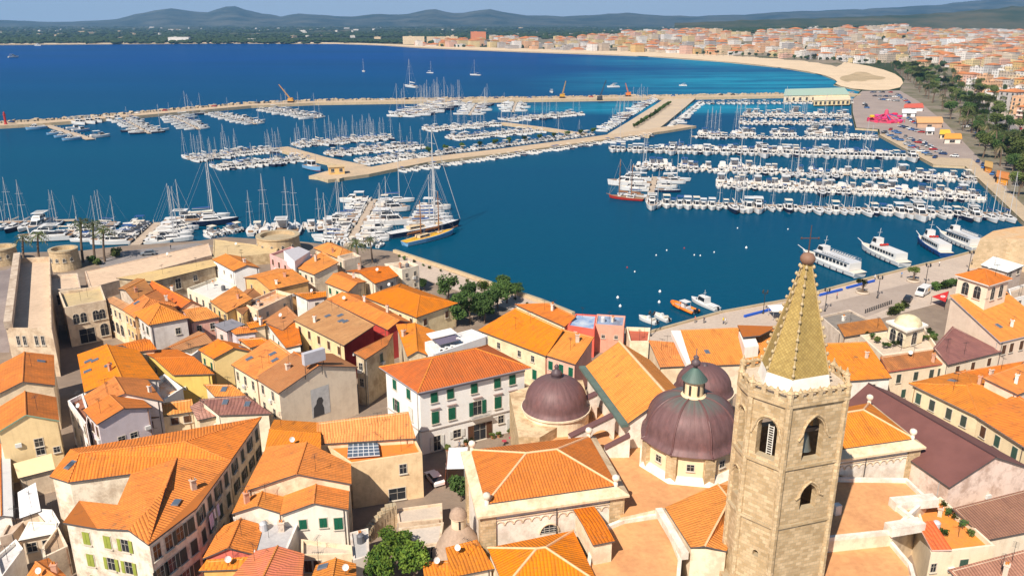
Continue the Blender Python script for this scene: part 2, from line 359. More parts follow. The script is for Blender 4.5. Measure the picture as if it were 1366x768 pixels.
sheet('harbour_quay', [P(p, 1.2).xy for p in [(1173, 180), (1246, 220), (1288, 222), (1364, 294), (1440, 349), (1450, 340), (1372, 280), (1296, 212), (1250, 210), (1185, 176)]], 1.26, ground((.50, .385, .255), (.44, .34, .23), .1, .8))
sheet('avenue_park', [P(p, 1.2).xy for p in [(1200, 121), (1207, 106), (1192, 92), (1212, 86), (1252, 108), (1290, 128), (1330, 158), (1366, 190), (1440, 250), (1440, 349), (1380, 290), (1300, 205), (1262, 165), (1225, 135)]], 1.235, ground((.26, .21, .165), (.12, .12, .06), .03, .3))
AV = [(1195, 96), (1228, 118), (1255, 140), (1285, 168), (1325, 205), (1380, 260)]
def strip(name, line, w0, z, mat):
    pts = [P(p, z) for p in line]; L, R = [], []
    for i, p in enumerate(pts):
        a, b = pts[max(0, i-1)], pts[min(len(pts)-1, i+1)]; d = (b-a).normalized(); nrm = Vector((-d.y, d.x, 0)); L.append((p + nrm*w0/2).xy); R.append((p - nrm*w0/2).xy)
    return sheet(name, L + R[::-1], z, mat)
strip('avenue_road', [(1205, 84), (1252, 108), (1290, 128), (1330, 158), (1366, 190), (1420, 236)], 13, 1.26, ground((.20, .18, .175), (.26, .235, .225), .05, .4))
strip('avenue_pavement', [(1232, 90), (1292, 120), (1340, 150), (1400, 195)], 8, 1.28, ground((.46, .38, .31), (.40, .33, .27), .05, .4))
# ---- breakwater and inner mole
def wall_strip(name, line, w, z, mat, label=None, cat=None):
    pts = [P(p, z) for p in line]; L, R = [], []
    for i, p in enumerate(pts):
        a, b = pts[max(0, i-1)], pts[min(len(pts)-1, i+1)]; d = (b-a).normalized(); nrm = Vector((-d.y, d.x, 0)); L.append((p + nrm*w/2).xy); R.append((p - nrm*w/2).xy)
    o = sheet(name, L + R[::-1], z, mat, skirt=-3)
    if label: del o['kind']; tag(o, label, cat)
    return o
BW = [(-60, 168), (0, 166), (55, 163), (110, 159), (215, 150), (330, 140), (420, 136), (560, 134), (750, 131.5), (900, 129.5), (1040, 127), (1142, 125)]
M_MOLE = (ground((.54, .40, .26), (.46, .35, .24), .1, .8), M_QUAYW)
wall_strip('breakwater', BW, 15, 2.2, M_MOLE, 'long ochre stone breakwater closing off the marina from the bay', 'breakwater')
wall_strip('harbour_mole', [(428, 237), (480, 230), (560, 214), (680, 200), (800, 184), (880, 173), (918, 167)], 13, 1.5, M_MOLE, 'long stone mole through the middle of the marina, lined with small boats', 'pier')
wall_strip('mole_end_platform', [(432, 236.5), (452, 231), (490, 222)], 17, 1.52, M_MOLE, 'wide end platform of the long mole with a small ochre kiosk', 'pier')
wall_strip('boat_yard_mole', [(838, 180), (862, 164), (893, 142), (912, 128)], 26, 1.48, (ground((.48, .38, .28), (.55, .43, .30), .08, .6), M_QUAYW), 'wide stone mole with a planted strip joining the breakwater', 'pier')
wall_strip('stub_pier', [(374, 196.5), (425, 211), (480, 222)], 9, 1.46, M_MOLE, 'short broad stone pier with sailing boats along it at left', 'pier')
wall_strip('branch_pier', [(668, 163.5), (720, 170), (782, 179)], 6, 1.46, M_MOLE, 'short narrow stone pier branching off behind the long mole', 'pier')
rk = MB()
bwp = [P(p, 1.0) for p in BW]
for a, b in zip(bwp, bwp[1:]):
    n = int((b - a).length/2.0); d = (b-a).normalized(); nr = Vector((-d.y, d.x, 0))
    if nr.y < 0: nr = -nr
    for i in range(n):
        q = a + d*(i*2.0) + nr*(8.3 + RND.uniform(-.6, 2.5)); r = RND.uniform(.9, 1.9)
        vs = [Vector((x*r*RND.uniform(.6, 1.1), y*r*RND.uniform(.6, 1.1), zz*r*RND.uniform(.5, .9))) + Vector((q.x, q.y, .9 + RND.uniform(-.3, .8))) for zz in (-1, 1) for x, y in ((-1, -1), (1, -1), (1, 1), (-1, 1))]
        rk.add(vs, [(3, 2, 1, 0), (4, 5, 6, 7), (0, 1, 5, 4), (1, 2, 6, 5), (2, 3, 7, 6), (3, 0, 4, 7)])
tag(rk.build('boulders', flat((.50, .38, .25), .95, .4, .3)), 'sunlit ochre boulders heaped on the seaward side of the breakwater', 'boulders', None, 'stuff')
# ---- hills
def hill_mat(c1, c2):
    n = NT('hillside'); p = n.pos()
    col = n.mix(n.ramp(n.noise(n.vm('MULTIPLY', p, (.003, .003, .012)), 1, 7, .7), .4, .62), c1, c2); return n.fin(col, .95, spec=.05)
def hills(name, prof, D, depth, mat, seed):
    m = MB(); nx, ny = 150, 16; xs0, xs1 = prof[0][0], prof[-1][0]
    for j in range(ny + 1):
        t = j/ny; yy = D + (t - .5)*2*depth; e = math.sin(math.pi*t)**1.3
        for i in range(nx + 1):
            px = xs0 + (xs1 - xs0)*i/nx
            for (a, ya), (b, yb) in zip(prof, prof[1:]):
                if a <= px <= b: s = (px-a)/(b-a); py = ya + (yb-ya)*s + 2.2*mnoise.fractal(Vector((px*.05, seed, 0)), 1, 2, 3)*min(1, .3 + abs(yb-ya)/8); break
            q = pix_at(px, py, D); h = max(0, q.z)
            w = mnoise.fractal(Vector((q.x*.0016, yy*.0016, seed)), 1.0, 2.0, 5)
            m.v.append(Vector((q.x*yy/D, yy, -6 + (h + 6)*e*(1 + .30*w*(1 - e)) + 10*w*e*(1-e))))
    for j in range(ny):
        for i in range(nx):
            a = j*(nx+1) + i; m.f.append((a, a+1, a+nx+2, a+nx+1)); m.k.append(0)
    o = m.build(name, mat, smooth=True); o['kind'] = 'structure'; return o
def pix_at(px, py, D):
    dx = (px - 683)/FOC; dy = (384 - py)/FOC
    d = Vector((dx, math.cos(PITCH) + dy*math.sin(PITCH), -math.sin(PITCH) + dy*math.cos(PITCH))); t = D/d.y
    return Vector((d.x*t, D, CAM_H + d.z*t))
hills('far_hills', [(-220, 30), (-60, 28), (0, 27), (60, 29.5), (105, 29), (150, 26.5), (195, 16.5), (228, 11.5), (252, 14.5), (275, 17.5), (290, 12.5), (308, 7), (322, 12), (340, 17), (375, 22), (400, 18.5), (430, 20.5), (470, 22.5), (500, 19), (528, 20), (550, 18.5), (566, 13.5), (578, 12), (594, 16), (610, 18.5), (632, 15.5), (655, 12.2), (675, 17), (700, 21),
      (760, 22), (800, 20), (835, 17), (870, 20.5), (930, 22), (1000, 19), (1060, 15.5), (1130, 13), (1200, 10), (1262, 6), (1300, 1), (1366, -8), (1460, -16), (1600, -10)], 9500, 2000, hill_mat((.016, .030, .016), (.10, .10, .07)), 3.1)
hills('near_hills', [(900, 31), (990, 28), (1070, 25), (1140, 23), (1210, 20), (1270, 17), (1330, 11), (1400, 6), (1560, 4), (1800, 20)], 4200, 900, hill_mat((.026, .045, .014), (.10, .09, .045)), 8.2)

# ---- air between the camera and the hills
hz = NT('haze'); hz.t.nodes.remove(hz.b); vp = hz.n('ShaderNodeVolumePrincipled'); vp.inputs['Color'].default_value = (.30, .60, 1, 1); vp.inputs['Density'].default_value = 8.5e-5; vp.inputs['Anisotropy'].default_value = .2; hz.l(vp.outputs[0], hz.out.inputs['Volume'])
hb = MB().box((0, 6000, 150), (29000, 13500, 320)); ho_ = hb.build('haze', hz.m); ho_['kind'] = 'stuff'
# ------------------------------------------------------------------ windows, roofs, houses
SH = {'g': (.010, .115, .062), 'b': (.115, .055, .03), 'l': (.30, .34, .06), 'w': (.7, .68, .62), 'k': (.06, .075, .06), 'd': (.05, .10, .075)}
M_TRIM = flat((.60, .53, .43), .8); M_DARK = flat((.035, .03, .028), .8); M_GUT = flat((.10, .085, .08), .6); M_LEAD = flat((.20, .19, .20), .6)
M_IRON = flat((.03, .03, .032), .5)
_wm = {}
def win_mesh(w, h, arch):
    k = ('w', round(w, 2), round(h, 2), arch)
    if k not in _wm:
        m = MB(); f = .1
        out = [(-w/2, -h/2), (w/2, -h/2)] + ([(w/2*math.cos(t), h/2 - w/2 + w/2*math.sin(t)) for t in [math.pi*i/8 for i in range(9)]] if arch else [(w/2, h/2), (-w/2, h/2)])
        big = [((x*(1+2*f/w)), (z*(1+2*f/h))) for x, z in out]; n = len(out)
        y0, y1, y2 = -.03, .05, .015
        vs = [(x, y1, z) for x, z in big] + [(x, y1, z) for x, z in out] + [(x, y0, z) for x, z in big] + [(x, y2, z) for x, z in out]
        for i in range(n):
            j = (i+1) % n
            m.add([vs[i], vs[j], vs[n+j], vs[n+i]], [(3, 2, 1, 0)], 0); m.add([vs[i], vs[j], vs[2*n+j], vs[2*n+i]], [(0, 1, 2, 3)], 0)
            m.add([vs[n+i], vs[n+j], vs[3*n+j], vs[3*n+i]], [(3, 2, 1, 0)], 0)
        m.add(vs[3*n:], [tuple(reversed(range(n)))], 1)
        m.box((0, .03, 0), (.06, .02, h), 2)
        m.box((0, .03, h*.12), (w, .02, .05), 2)
        m.box((0, .10, -h/2 - f), (w + .35, .22, .09), 0)
        o = m.build('window', [M_TRIM, glass(), flat((.42, .38, .32), .6)]); _wm[k] = o.data; bpy.data.objects.remove(o)
    return _wm[k]
def shut_mesh(style, w, h, opened):
    k = ('s', style, round(w, 2), round(h, 2), opened)
    if k not in _wm:
        m = MB()
        for s in ((0,) if opened else (-1, 1)):
            cx = s*w*.25
            m.box((cx, .085, 0), (w*.5 - .03, .05, h - .02))
            for i in range(int(h/.16)):
                m.box((cx, .118, -h/2 + .12 + i*.16), (w*.5 - .14, .02, .07))
        o = m.build('shutter', flat(SH[style], .55, .35, 3)); _wm[k] = o.data; bpy.data.objects.remove(o)
    return _wm[k]
def add_window(par, pos, ang, style, w=1.0, h=1.6):
    """style: plain 'p', arch 'a', closed shutters by letter, 'o'+letter open shutters"""
    o = inst('window', win_mesh(w, h, style == 'a'), par, pos, ang)
    if style[0] == 'o':
        for s in (-1, 1): inst('shutter', shut_mesh(style[1], w, h, True), o, (s*(w*.75 + .06), 0, 0))
    elif style not in 'pa': inst('shutter', shut_mesh(style, w, h, False), o)
    return o
def offset_poly(poly, d):
    n = len(poly); out = []
    for i in range(n):
        a, b, c = Vector(poly[i-1][:2]), Vector(poly[i][:2]), Vector(poly[(i+1) % n][:2])
        d1, d2 = (b-a).normalized(), (c-b).normalized(); n1, n2 = Vector((d1.y, -d1.x)), Vector((d2.y, -d2.x))
        k = max(.35, 1 + n1.dot(n2)); out.append(b + (n1 + n2)*(d/k))
    return out
def roof_shape(pts, ze, rt, rise, ridge=None):
    """returns vertices, top faces, ridge edges; pts = 4 xy"""
    v = [Vector((p[0], p[1], ze)) for p in pts]; mid = lambda a, b: (v[a] + v[b])/2 + Vector((0, 0, rise))
    if rt == 'gx': v += [mid(3, 0), mid(1, 2)]; return v, [(0, 1, 5, 4), (2, 3, 4, 5), ], [(4, 5)], [(3, 4, 0), (1, 5, 2)]
    if rt == 'gy': v += [mid(0, 1), mid(2, 3)]; return v, [(1, 2, 5, 4), (3, 0, 4, 5)], [(4, 5)], [(0, 4, 1), (2, 5, 3)]
    if rt == 'hip':
        L0, L1 = (v[1]-v[0]).length, (v[2]-v[1]).length
        if L0 >= L1:
            a, b = mid(3, 0), mid(1, 2); s = min(.45, .5*L1/L0); v += [a + (b-a)*s, b + (a-b)*s]; fs = [(0, 1, 5, 4), (1, 2, 5), (2, 3, 4, 5), (3, 0, 4)]; hips = [(4, 5), (0, 4), (3, 4), (1, 5), (2, 5)]
        else:
            a, b = mid(0, 1), mid(2, 3); s = min(.45, .5*L0/L1); v += [a + (b-a)*s, b + (a-b)*s]; fs = [(0, 1, 4), (1, 2, 5, 4), (2, 3, 5), (3, 0, 4, 5)]; hips = [(4, 5), (0, 4), (1, 4), (2, 5), (3, 5)]
        return v, fs, hips, []
    if rt == 'pyr':
        v.append((v[0]+v[1]+v[2]+v[3])/4 + Vector((0, 0, rise))); return v, [(0, 1, 4), (1, 2, 4), (2, 3, 4), (3, 0, 4)], [(0, 4), (1, 4), (2, 4), (3, 4)], []
    if rt[0] == 's':
        k = int(rt[1])
        for i in range(4):
            if i not in (k, (k+1) % 4): v[i].z += rise
        return v, [(0, 1, 2, 3)], [], []
def roof_point(vs, f, rnd, lo=.2, hi=.8):
    a, b, c = vs[f[0]], vs[f[1]], vs[f[2]]; d = vs[f[3]] if len(f) > 3 else c
    u, w = rnd.uniform(lo, hi), rnd.uniform(lo, hi)
    return (a*(1-u) + b*u)*(1-w) + (d*(1-u) + c*u)*w, (b-a).cross(c-a).normalized()
M_CAP = tiles(*T_LT, pitch=.4); M_SKY = None
def skylight(par, p, n, ang=None, w=.9, h=1.3):
    u = Vector((0, 0, 1)).cross(n); u = u.normalized() if u.length > .01 else Vector((1, 0, 0)); v = n.cross(u)
    m = MB(); M = Matrix((u, v, n)).transposed()
    m.box(p + n*.06, (w, h, .14), 0, 0, M); m.box(p + n*.14, (w-.18, h-.18, .03), 1, 0, M)
    return m.build('skylight', [M_LEAD, GL2], par)
n_ = NT('skylight_glass'); GL2 = n_.fin((.10, .13, .17), .12, None, spec=.6)
def chimney(par, p, rnd, col=(.55, .42, .32)):
    m = MB(); h = rnd.uniform(.8, 1.5); w = rnd.uniform(.45, .7); a = rnd.uniform(0, 1.5)
    m.box(p + Vector((0, 0, h/2 - .2)), (w, w*.8, h + .4), 0, a); m.box(p + Vector((0, 0, h + .06)), (w + .2, w*.8 + .2, .12), 0, a)
    for s in (-.5, .5): m.tube(p + Vector((s*w*.4, 0, h)), p + Vector((s*w*.4, 0, h + .45)), .1, k=1)
    return m.build('chimney', [plaster(col), M_CAP], par)
def dish(par, p, rnd):
    m = MB(); m.tube(p - Vector((0, 0, .2)), p + Vector((0, 0, .9)), .03, k=1); d = Vector((rnd.uniform(-.6, .3), -.8, .5)).normalized()
    u = d.orthogonal().normalized(); w = d.cross(u); c = p + Vector((0, 0, 1.0))
    vs = [c - d*.12]
    for r, o in ((.24, -.05), (.4, .04)): vs += [c + d*o + (u*math.cos(t) + w*math.sin(t))*r for t in [6.2832*i/10 for i in range(10)]]
    m.add(vs, [(0, 1+i, 1+(i+1) % 10) for i in range(10)] + [(1+i, 11+i, 11+(i+1) % 10, 1+(i+1) % 10) for i in range(10)]); m.tube(c, c + d*.5, .02, k=1)
    return m.build('satellite_dish', [flat((.7, .68, .64), .5), M_IRON], par)
def antenna(par, p, rnd):
    m = MB(); m.tube(p - Vector((0, 0, .2)), p + Vector((0, 0, 2.4)), .025); a = rnd.uniform(0, 3); d = Vector((math.cos(a), math.sin(a), 0)); e = Vector((-d.y, d.x, 0))
    t = p + Vector((0, 0, 2.3)); m.tube(t - d*.7, t + d*.7, .02)
    for i in range(6): q = t + d*(-.6 + .24*i); m.tube(q - e*.35, q + e*.35, .014)
    return m.build('antenna', M_IRON, par)
HOUSES = []
def house(label, pts, ze, rt, rise=1.6, wall=None, roof=None, wins=(), g=G0, over=.3, chim=1, sky=0, extra='', seed=None, trim=None, cat='house', name='house', par_h=.7, deck=None, cap=None):
    rnd = random.Random(hash(label) % 9999 if seed is None else seed)
    rnd = random.Random(sum(ord(c)*(i+1) for i, c in enumerate(label)))
    wall = wall or plaster(C_CREAM); roof = roof or tiles(*T_OR)
    q = []
    hi = set()
    if rt[0] == 's': k = int(rt[1]); hi = {(k+2) % 4, (k+3) % 4}
    for i, p in enumerate(pts):
        q.append(None if p is None else P(p, ze + (rise if i in hi else 0)).xy)
    for i in range(4):
        if len(q) == 4 and q[i] is None: q[i] = q[(i+1) % 4] + q[i-1] - q[(i+2) % 4]
    if len(q) == 3: q.append(q[0] + q[2] - q[1])
    area = sum(q[i].x*q[(i+1) % len(q)].y - q[(i+1) % len(q)].x*q[i].y for i in range(len(q)))
    if area < 0: print('CLOCKWISE', label)
    c = sum(q, Vector((0, 0)))/len(q)
    root = empty(name, (c.x, c.y, g), label, cat); root['_q'] = 1; del root['_q']
    n = len(q); m = MB()
    if rt == 'flat':
        m.prism(q, g, ze, 0, top=False, bot=False); inn = offset_poly(q, -.28); zd = ze - par_h
        for i in range(n):
            j = (i+1) % n
            m.add([(*q[i], ze), (*q[j], ze), (*inn[j], ze), (*inn[i], ze)], [(0, 1, 2, 3)], 0)
            m.add([(*inn[i], zd), (*inn[j], zd), (*inn[j], ze), (*inn[i], ze)], [(3, 2, 1, 0)], 0)
        wo = m.build('wall', [wall], root)
        dm = MB().prism(inn, zd - .3, zd, 0, bot=False); ro = dm.build('roof_deck', deck or ground((.45, .35, .26), (.38, .29, .22), .3, 2), root)
        rv = [Vector((*p, zd)) for p in inn]; rf = [tuple(range(n))]
    else:
        ex = offset_poly(q, over); vs, fs, ridges, gab = roof_shape(ex, ze - .1, rt, rise); 
        vw, fw, _, gw = roof_shape(q, ze, rt, rise)
        for i in range(4):
            j = (i+1) % 4; loop = [Vector((*q[i], g)), Vector((*q[j], g)), vw[j]]
            for a, r, b in gw:
                if {a, b} == {i, j}: loop.append(vw[r])
            loop.append(vw[i]); m.add([v - Vector((0, 0, .12)) if v.z > g + .1 else v for v in loop], [tuple(range(len(loop)))])
        wo = m.build('wall', [wall], root)
        rm = MB().slab(vs, fs, .2, 0, 1)
        for a, b in ridges: rm.tube(vs[a], vs[b], .13, k=2, n=6)
        ro = rm.build('roof', [roof, trim or M_GUT, cap or M_CAP], root); rv, rf = vs, fs
    R4 = math.pi/2
    for w in wins:
        e, cols, rows, st = w[:4]; o = w[4] if len(w) > 4 else {}
        a, b = q[e], q[(e+1) % n]; d = (b - a); L = d.length; ang = math.atan2(d.y, d.x) + math.pi
        fr = [(i+.5)/cols for i in range(cols)] if isinstance(cols, int) else cols
        rw = [1.9 + 3.1*i for i in range(rows)] if isinstance(rows, int) else rows
        nv = Vector((d.y, -d.x)).normalized()
        for z in rw:
            for f in fr:
                s = st if len(st) == 1 or st[0] == 'o' else rnd.choice(st.split(','))
                p = a + d*f + nv*.01
                if ze - z - .8 > g: add_window(root, (p.x - c.x, p.y - c.y, ze - z - g), ang, s, o.get('w', 1.0), o.get('h', 1.6))
    up = [f for f in rf if len(f) >= 3]
    def rp():
        f = rnd.choice(up); p, nn = roof_point(rv, f, rnd); return p, (nn if nn.z > 0 else -nn)
    for _ in range(chim): p, nn = rp(); chimney(ro, p, rnd, rnd.choice([(.62, .5, .4), (.55, .30, .2), (.7, .65, .58)]))
    for _ in range(sky): p, nn = rp(); skylight(ro, p, nn)
    if rnd.random() < .2: p, nn = rp(); dish(ro, p, rnd)
    for _ in range(rnd.choice((0, 1, 1, 2))): p, nn = rp(); antenna(ro, p, rnd)
    if rt == 'flat' and chim and rnd.random() < .7:
        p, nn = rp(); MB().lathe(p - Vector((0, 0, .05)), [(.5, 0), (.5, 1.1), (.3, 1.3), (.02, 1.35)], 12).build('water_tank', rnd.choice((flat((.12, .12, .13), .5), flat((.55, .55, .56), .5))), ro)
    for _ in range(rnd.choice((0, 0, 1, 2)) if cat == 'house' else 0):
        e = rnd.choice((0, 3)); a, b = q[e % n], q[(e+1) % n]; d = b - a; nv = Vector((d.y, -d.x)).normalized(); p = a + d*rnd.uniform(.08, .92) + nv*.2; MB().box((p.x, p.y, ze - rnd.uniform(2.6, 3.6)), (.85, .32, .6), 0, math.atan2(d.y, d.x)).build('air_conditioner', flat((.66, .65, .62), .5), root)
    if n == 4 and 'roof' not in cat and rt != 'pyr':
        for e in ((0, 3) if rnd.random() < .5 else (3,)):
            a, b = q[e], q[(e+1) % 4]; d = b - a; nv = Vector((d.y, -d.x)).normalized(); t = rnd.choice((.04, .96, .93)); p = a + d*t + nv*.09
            MB().tube((p.x, p.y, g), (p.x, p.y, ze - .15), .06, n=6).build('drainpipe', rnd.choice((M_GUT, flat((.30, .16, .09), .6), flat((.4, .38, .36), .6))), root)
    HOUSES.append((root, q, ze))
    return root
def facet_house(label, verts, outer, faces, wall, roof, ridges=(), wins=(), g=G0, cat='house', name='house', chim=1, sky=1, trim=None):
    """verts: (photo point, z); outer: loop of eave vertices counter-clockwise; faces: roof facets"""
    rnd = random.Random(len(label)*7 + len(verts)); vs = [P(p, z) for p, z in verts]; q = [vs[i] for i in outer]
    c = sum(q, Vector())/len(q); root = empty(name, (c.x, c.y, g), label, cat)
    m = MB(); n = len(q)
    for i in range(n):
        a, b = q[i], q[(i+1) % n]; m.add([(a.x, a.y, g), (b.x, b.y, g), b - Vector((0, 0, .1)), a - Vector((0, 0, .1))], [(0, 1, 2, 3)])
    m.build('wall', [wall], root)
    ex = offset_poly([v.xy for v in q], .3); rv = [v.copy() for v in vs]
    for i, k in enumerate(outer): rv[k] = Vector((*ex[i], vs[k].z))
    fs = []
    for f in faces:
        nn = Vector()
        for i in range(len(f)): nn += rv[f[i]].cross(rv[f[(i+1) % len(f)]])
        fs.append(tuple(f) if nn.z > 0 else tuple(reversed(f)))
    rm = MB().slab(rv, fs, .22, 0, 1)
    for a, b in ridges: rm.tube(rv[a], rv[b], .13, k=2)
    ro = rm.build('roof', [roof, trim or M_GUT, M_CAP], root)
    for w in wins:
        e, cols, rows, st = w[:4]; o = w[4] if len(w) > 4 else {}
        a, b = q[e].xy, q[(e+1) % n].xy; d = b - a; ang = math.atan2(d.y, d.x) + math.pi; nv = Vector((d.y, -d.x)).normalized(); ze = min(q[e].z, q[(e+1) % n].z)
        fr = [(i+.5)/cols for i in range(cols)] if isinstance(cols, int) else cols; rw = [1.9 + 3.1*i for i in range(rows)] if isinstance(rows, int) else rows
        for z in rw:
            for f in fr:
                s = st if len(st) == 1 or st[0] == 'o' else rnd.choice(st.split(',')); p = a + d*f + nv*.01
                add_window(root, (p.x - c.x, p.y - c.y, ze - z - g), ang, s, o.get('w', 1.0), o.get('h', 1.6))
    for _ in range(chim): p, nn = roof_point(rv, fs[rnd.randrange(len(fs))], rnd, .3, .6); chimney(ro, p, rnd)
    for _ in range(sky): p, nn = roof_point(rv, fs[0], rnd, .3, .6); skylight(ro, p, nn if nn.z > 0 else -nn)
    return root, vs, ro
# ------------------------------------------------------------------ the old town, house by house
pl = plaster; W = dict
def T(t, **k): return tiles(*t, **k)
# --- north-west: barracks, fortress terrace, palace
DECK = ground((.64, .48, .34), (.55, .41, .29), .12, 1.2)
ft = house('long stone fortress building with a broad flat walled roof terrace and four slit windows', [(1, 25, 440), (1, 220, 440), (1, 213, 135), (1, 66, 142)], 12.8, 'flat', wall=pl((.60, .47, .33), .4, .5),
      wins=[(0, [.22, .36, .62, .76], [2.6], 'p', W(w=.6, h=1.9))], chim=0, deck=DECK, par_h=1.3, cat='fortress', name='fortress_building')
m = MB()
fq = [P((1, 25, 440), 12.8).xy, P((1, 66, 142), 12.8).xy]; d = (fq[1]-fq[0]); mm = (fq[0]+fq[1])/2
m.box((mm.x+.6, mm.y, 13.5), (d.length, 1.4, 1.5), 0, math.atan2(d.y, d.x)); m.build('parapet', pl((.52, .42, .32), .4, .5), ft)
house('low flat roofed stone annex between the fortress terrace and the palace', [(1, 207, 278), (1, 344, 266), (1, 330, 205), (1, 190, 215)], 11.3, 'flat', wall=pl((.58, .47, .36), .4, .5), wins=[(0, [.3], [2.5], 'p', W(w=1.2, h=2.4))], chim=0, deck=DECK)
house('beige palace with paired arched windows above a dark gateway in the courtyard', [(1, 276, 352), (1, 452, 320), (1, 430, 258), (1, 250, 285)], 11.6, 'flat', wall=pl((.66, .53, .38), .35, .45),
      wins=[(0, [.22, .40, .70, .86], [3.0], 'a', W(w=1.2, h=2.2)), (0, [.42], [7.2], 'p', W(w=3.0, h=3.2)), (0, [.85], [6.6], 'a', W(w=1.6, h=2.8))], chim=0, deck=ground((.55, .42, .22), (.48, .37, .22), .2, 1.5))
house('narrow arcade wing with tall arches along the courtyard and a strip of brown tiles', [(1, 530, 360), (1, 560, 345), None, (1, 453, 318)], 11, 's3', .5, pl((.74, .60, .40), .3, .4), T(T_BR), wins=[(3, [.2, .45, .7], [5.6], 'a', W(w=1.6, h=2.6)), (3, [.2, .45, .7], [2.2], 'p', W(w=.9, h=1.5))], chim=0)
house('broad orange roofed house behind the grey gable, with an orange side wall', [('A', 240, 545), ('A', 560, 455), ('A', 400, 335), ('A', 152, 488)], 11, 'hip', 1.9, pl((.80, .50, .24)), T(T_OR), wins=[(3, 3, 2, 'p,b', W(w=.9, h=1.4))], sky=1)
house('grey plastered house with a hipped orange roof and balconies on its side wall', [('A', 352, 604), ('A', 645, 550), None, ('A', 236, 515)], 11.2, 'hip', 2.5, pl((.66, .60, .55), .2), T(T_OR), wins=[(3, [.2, .5, .8], 2, 'p,k', W(w=1.0, h=1.7)), (0, [.72], [2.6, 5.6], 'p', W(w=.9, h=1.3))], chim=0)
house('house with a rough weathered brownish tile roof below the stone warehouse', [('A', 230, 408), ('A', 372, 335), ('A', 250, 243), ('A', 112, 322)], 10.6, 'gx', 1.2, pl((.6, .5, .4), .4), T(T_OLD, patch=.9), chim=1)
house('long dull red tile roof running beside the stone warehouse', [('A', 590, 482), ('A', 762, 458), ('A', 430, 290), ('A', 330, 330)], 9.8, 'gy', 1.5, pl(C_BEIGE), T(T_RED), chim=1)
house('low orange roofed house behind the laundry terrace, right of the grey gable', [('A', 682, 582), ('A', 892, 542), ('A', 700, 462), ('A', 600, 482)], 9.2, 'gx', .9, pl(C_PINK), T(T_OR), wins=[(0, 2, 1, 'p', W(w=.9, h=1.3))], chim=0)
house('cream row house with a white roof terrace and blue shade next to the warehouse', [('A', 848, 412), ('A', 1040, 300), ('A', 880, 235), ('A', 645, 322)], 9.4, 'flat', wall=pl((.82, .72, .55), .15), wins=[(3, 4, 2, 'p', W(w=.8, h=1.5))], chim=1, deck=ground((.7, .66, .6), (.6, .56, .5), .4, 3))
house('yellow house with a long orange roof between the terraces', [('A', 962, 505), ('A', 1150, 400), ('A', 1020, 305), ('A', 838, 420)], 9.3, 's3', .9, pl(C_YEL), T(T_OR), wins=[(3, 3, 2, 'p,d', W(w=.9, h=1.5))], chim=1)
house('long stone warehouse with an ochre slab roof and streaked wall under the rampart', [('A', 375, 262), ('A', 866, 142), ('A', 872, 88), ('A', 110, 236)], 8.2, 's0', .7, pl((.50, .41, .28), .6, .9), ground((.62, .44, .20), (.54, .38, .19), .3, 1.5), wins=[(0, [.38], [2.4], 'p', W(w=1.4, h=2.6)), (0, [.66], [2.0], 'a', W(w=1.2, h=1.5))], chim=0, cat='warehouse', name='warehouse')
house('broad pinkish rampart block sloping beside the waterfront road', [(1, 385, 268), (1, 905, 128), (1, 890, 78), (1, 362, 198)], 6.2, 'flat', wall=pl((.62, .48, .36), .4, .5), chim=0, deck=ground((.66, .48, .33), (.58, .42, .29), .1, .8), par_h=.15, cat='rampart', name='rampart')
house('ochre bastion platform at the foot of the round stone fort', [('D', 20, 155), ('D', 520, 100), ('D', 540, 62), ('D', 30, -6)], 5.6, 'flat', wall=pl((.55, .42, .24), .5, .5), chim=0, deck=ground((.62, .46, .24), (.54, .40, .22), .1, .8), par_h=.15, cat='rampart', name='rampart')
# --- north middle
house('white gabled house with an orange roof at the end of the warehouse', [('D', 190, 238), ('D', 385, 215), ('D', 230, 128), ('D', 28, 150)], 9.4, 'gy', 1.1, pl((.86, .84, .80), .12), T(T_OR), wins=[(3, 3, [2.0], 'p', W(w=.6, h=.8))], chim=1)
house('orange walled house with a wide orange roof and a pointed dormer', [('D', 480, 388), ('D', 772, 322), ('D', 530, 225), ('D', 275, 292)], 9.2, 'gx', 1.4, pl((.80, .48, .20)), T(T_OR), wins=[(0, [.2], [2], 'p', W(w=.8, h=1.2)), (3, 2, 1, 'p', W(w=.8, h=1.3))], chim=2)
fl = house('pink flat roofed house carrying a white rooftop room', [('D', 668, 200), ('D', 805, 118), ('D', 640, 52), ('D', 470, 112)], 9.2, 'flat', wall=pl((.78, .42, .38), .15), wins=[(3, 4, 1, 'b', W(w=.9, h=1.5))], chim=0)
m = MB(); a = [P(('D', 668, 168), 11.6).xy, P(('D', 790, 90), 11.6).xy, P(('D', 700, 52), 11.6).xy, P(('D', 580, 84), 11.6).xy]; m.prism(a, 8.4, 11.6, 0, 1); m.build('rooftop_room', [pl((.80, .80, .82), .1), flat((.45, .43, .45), .8)], fl)
house('orange roofed house with a dark red end wall', [('D', 822, 266), ('D', 1004, 172), ('D', 885, 92), ('D', 690, 215)], 9.6, 's3', 1.6, pl((.80, .70, .55)), T(T_OR), wins=[(3, 3, 1, 'p,g', W(w=.9, h=1.4))], chim=1)
house('house with a bright orange hipped roof beside the old palm', [('D', 1020, 140), ('D', 1142, 105), ('D', 965, 22), ('D', 828, 62)], 9.2, 'hip', 1.4, pl(C_CREAM), T(T_OR), chim=1)
house('small beige flat roofed tower house by the palm', [('D', 1058, 160), ('D', 1190, 128), None, ('D', 1005, 128)], 10.4, 'flat', wall=pl((.66, .55, .42)), wins=[(3, 1, 1, 'd', W(w=1, h=1.6))], chim=0)
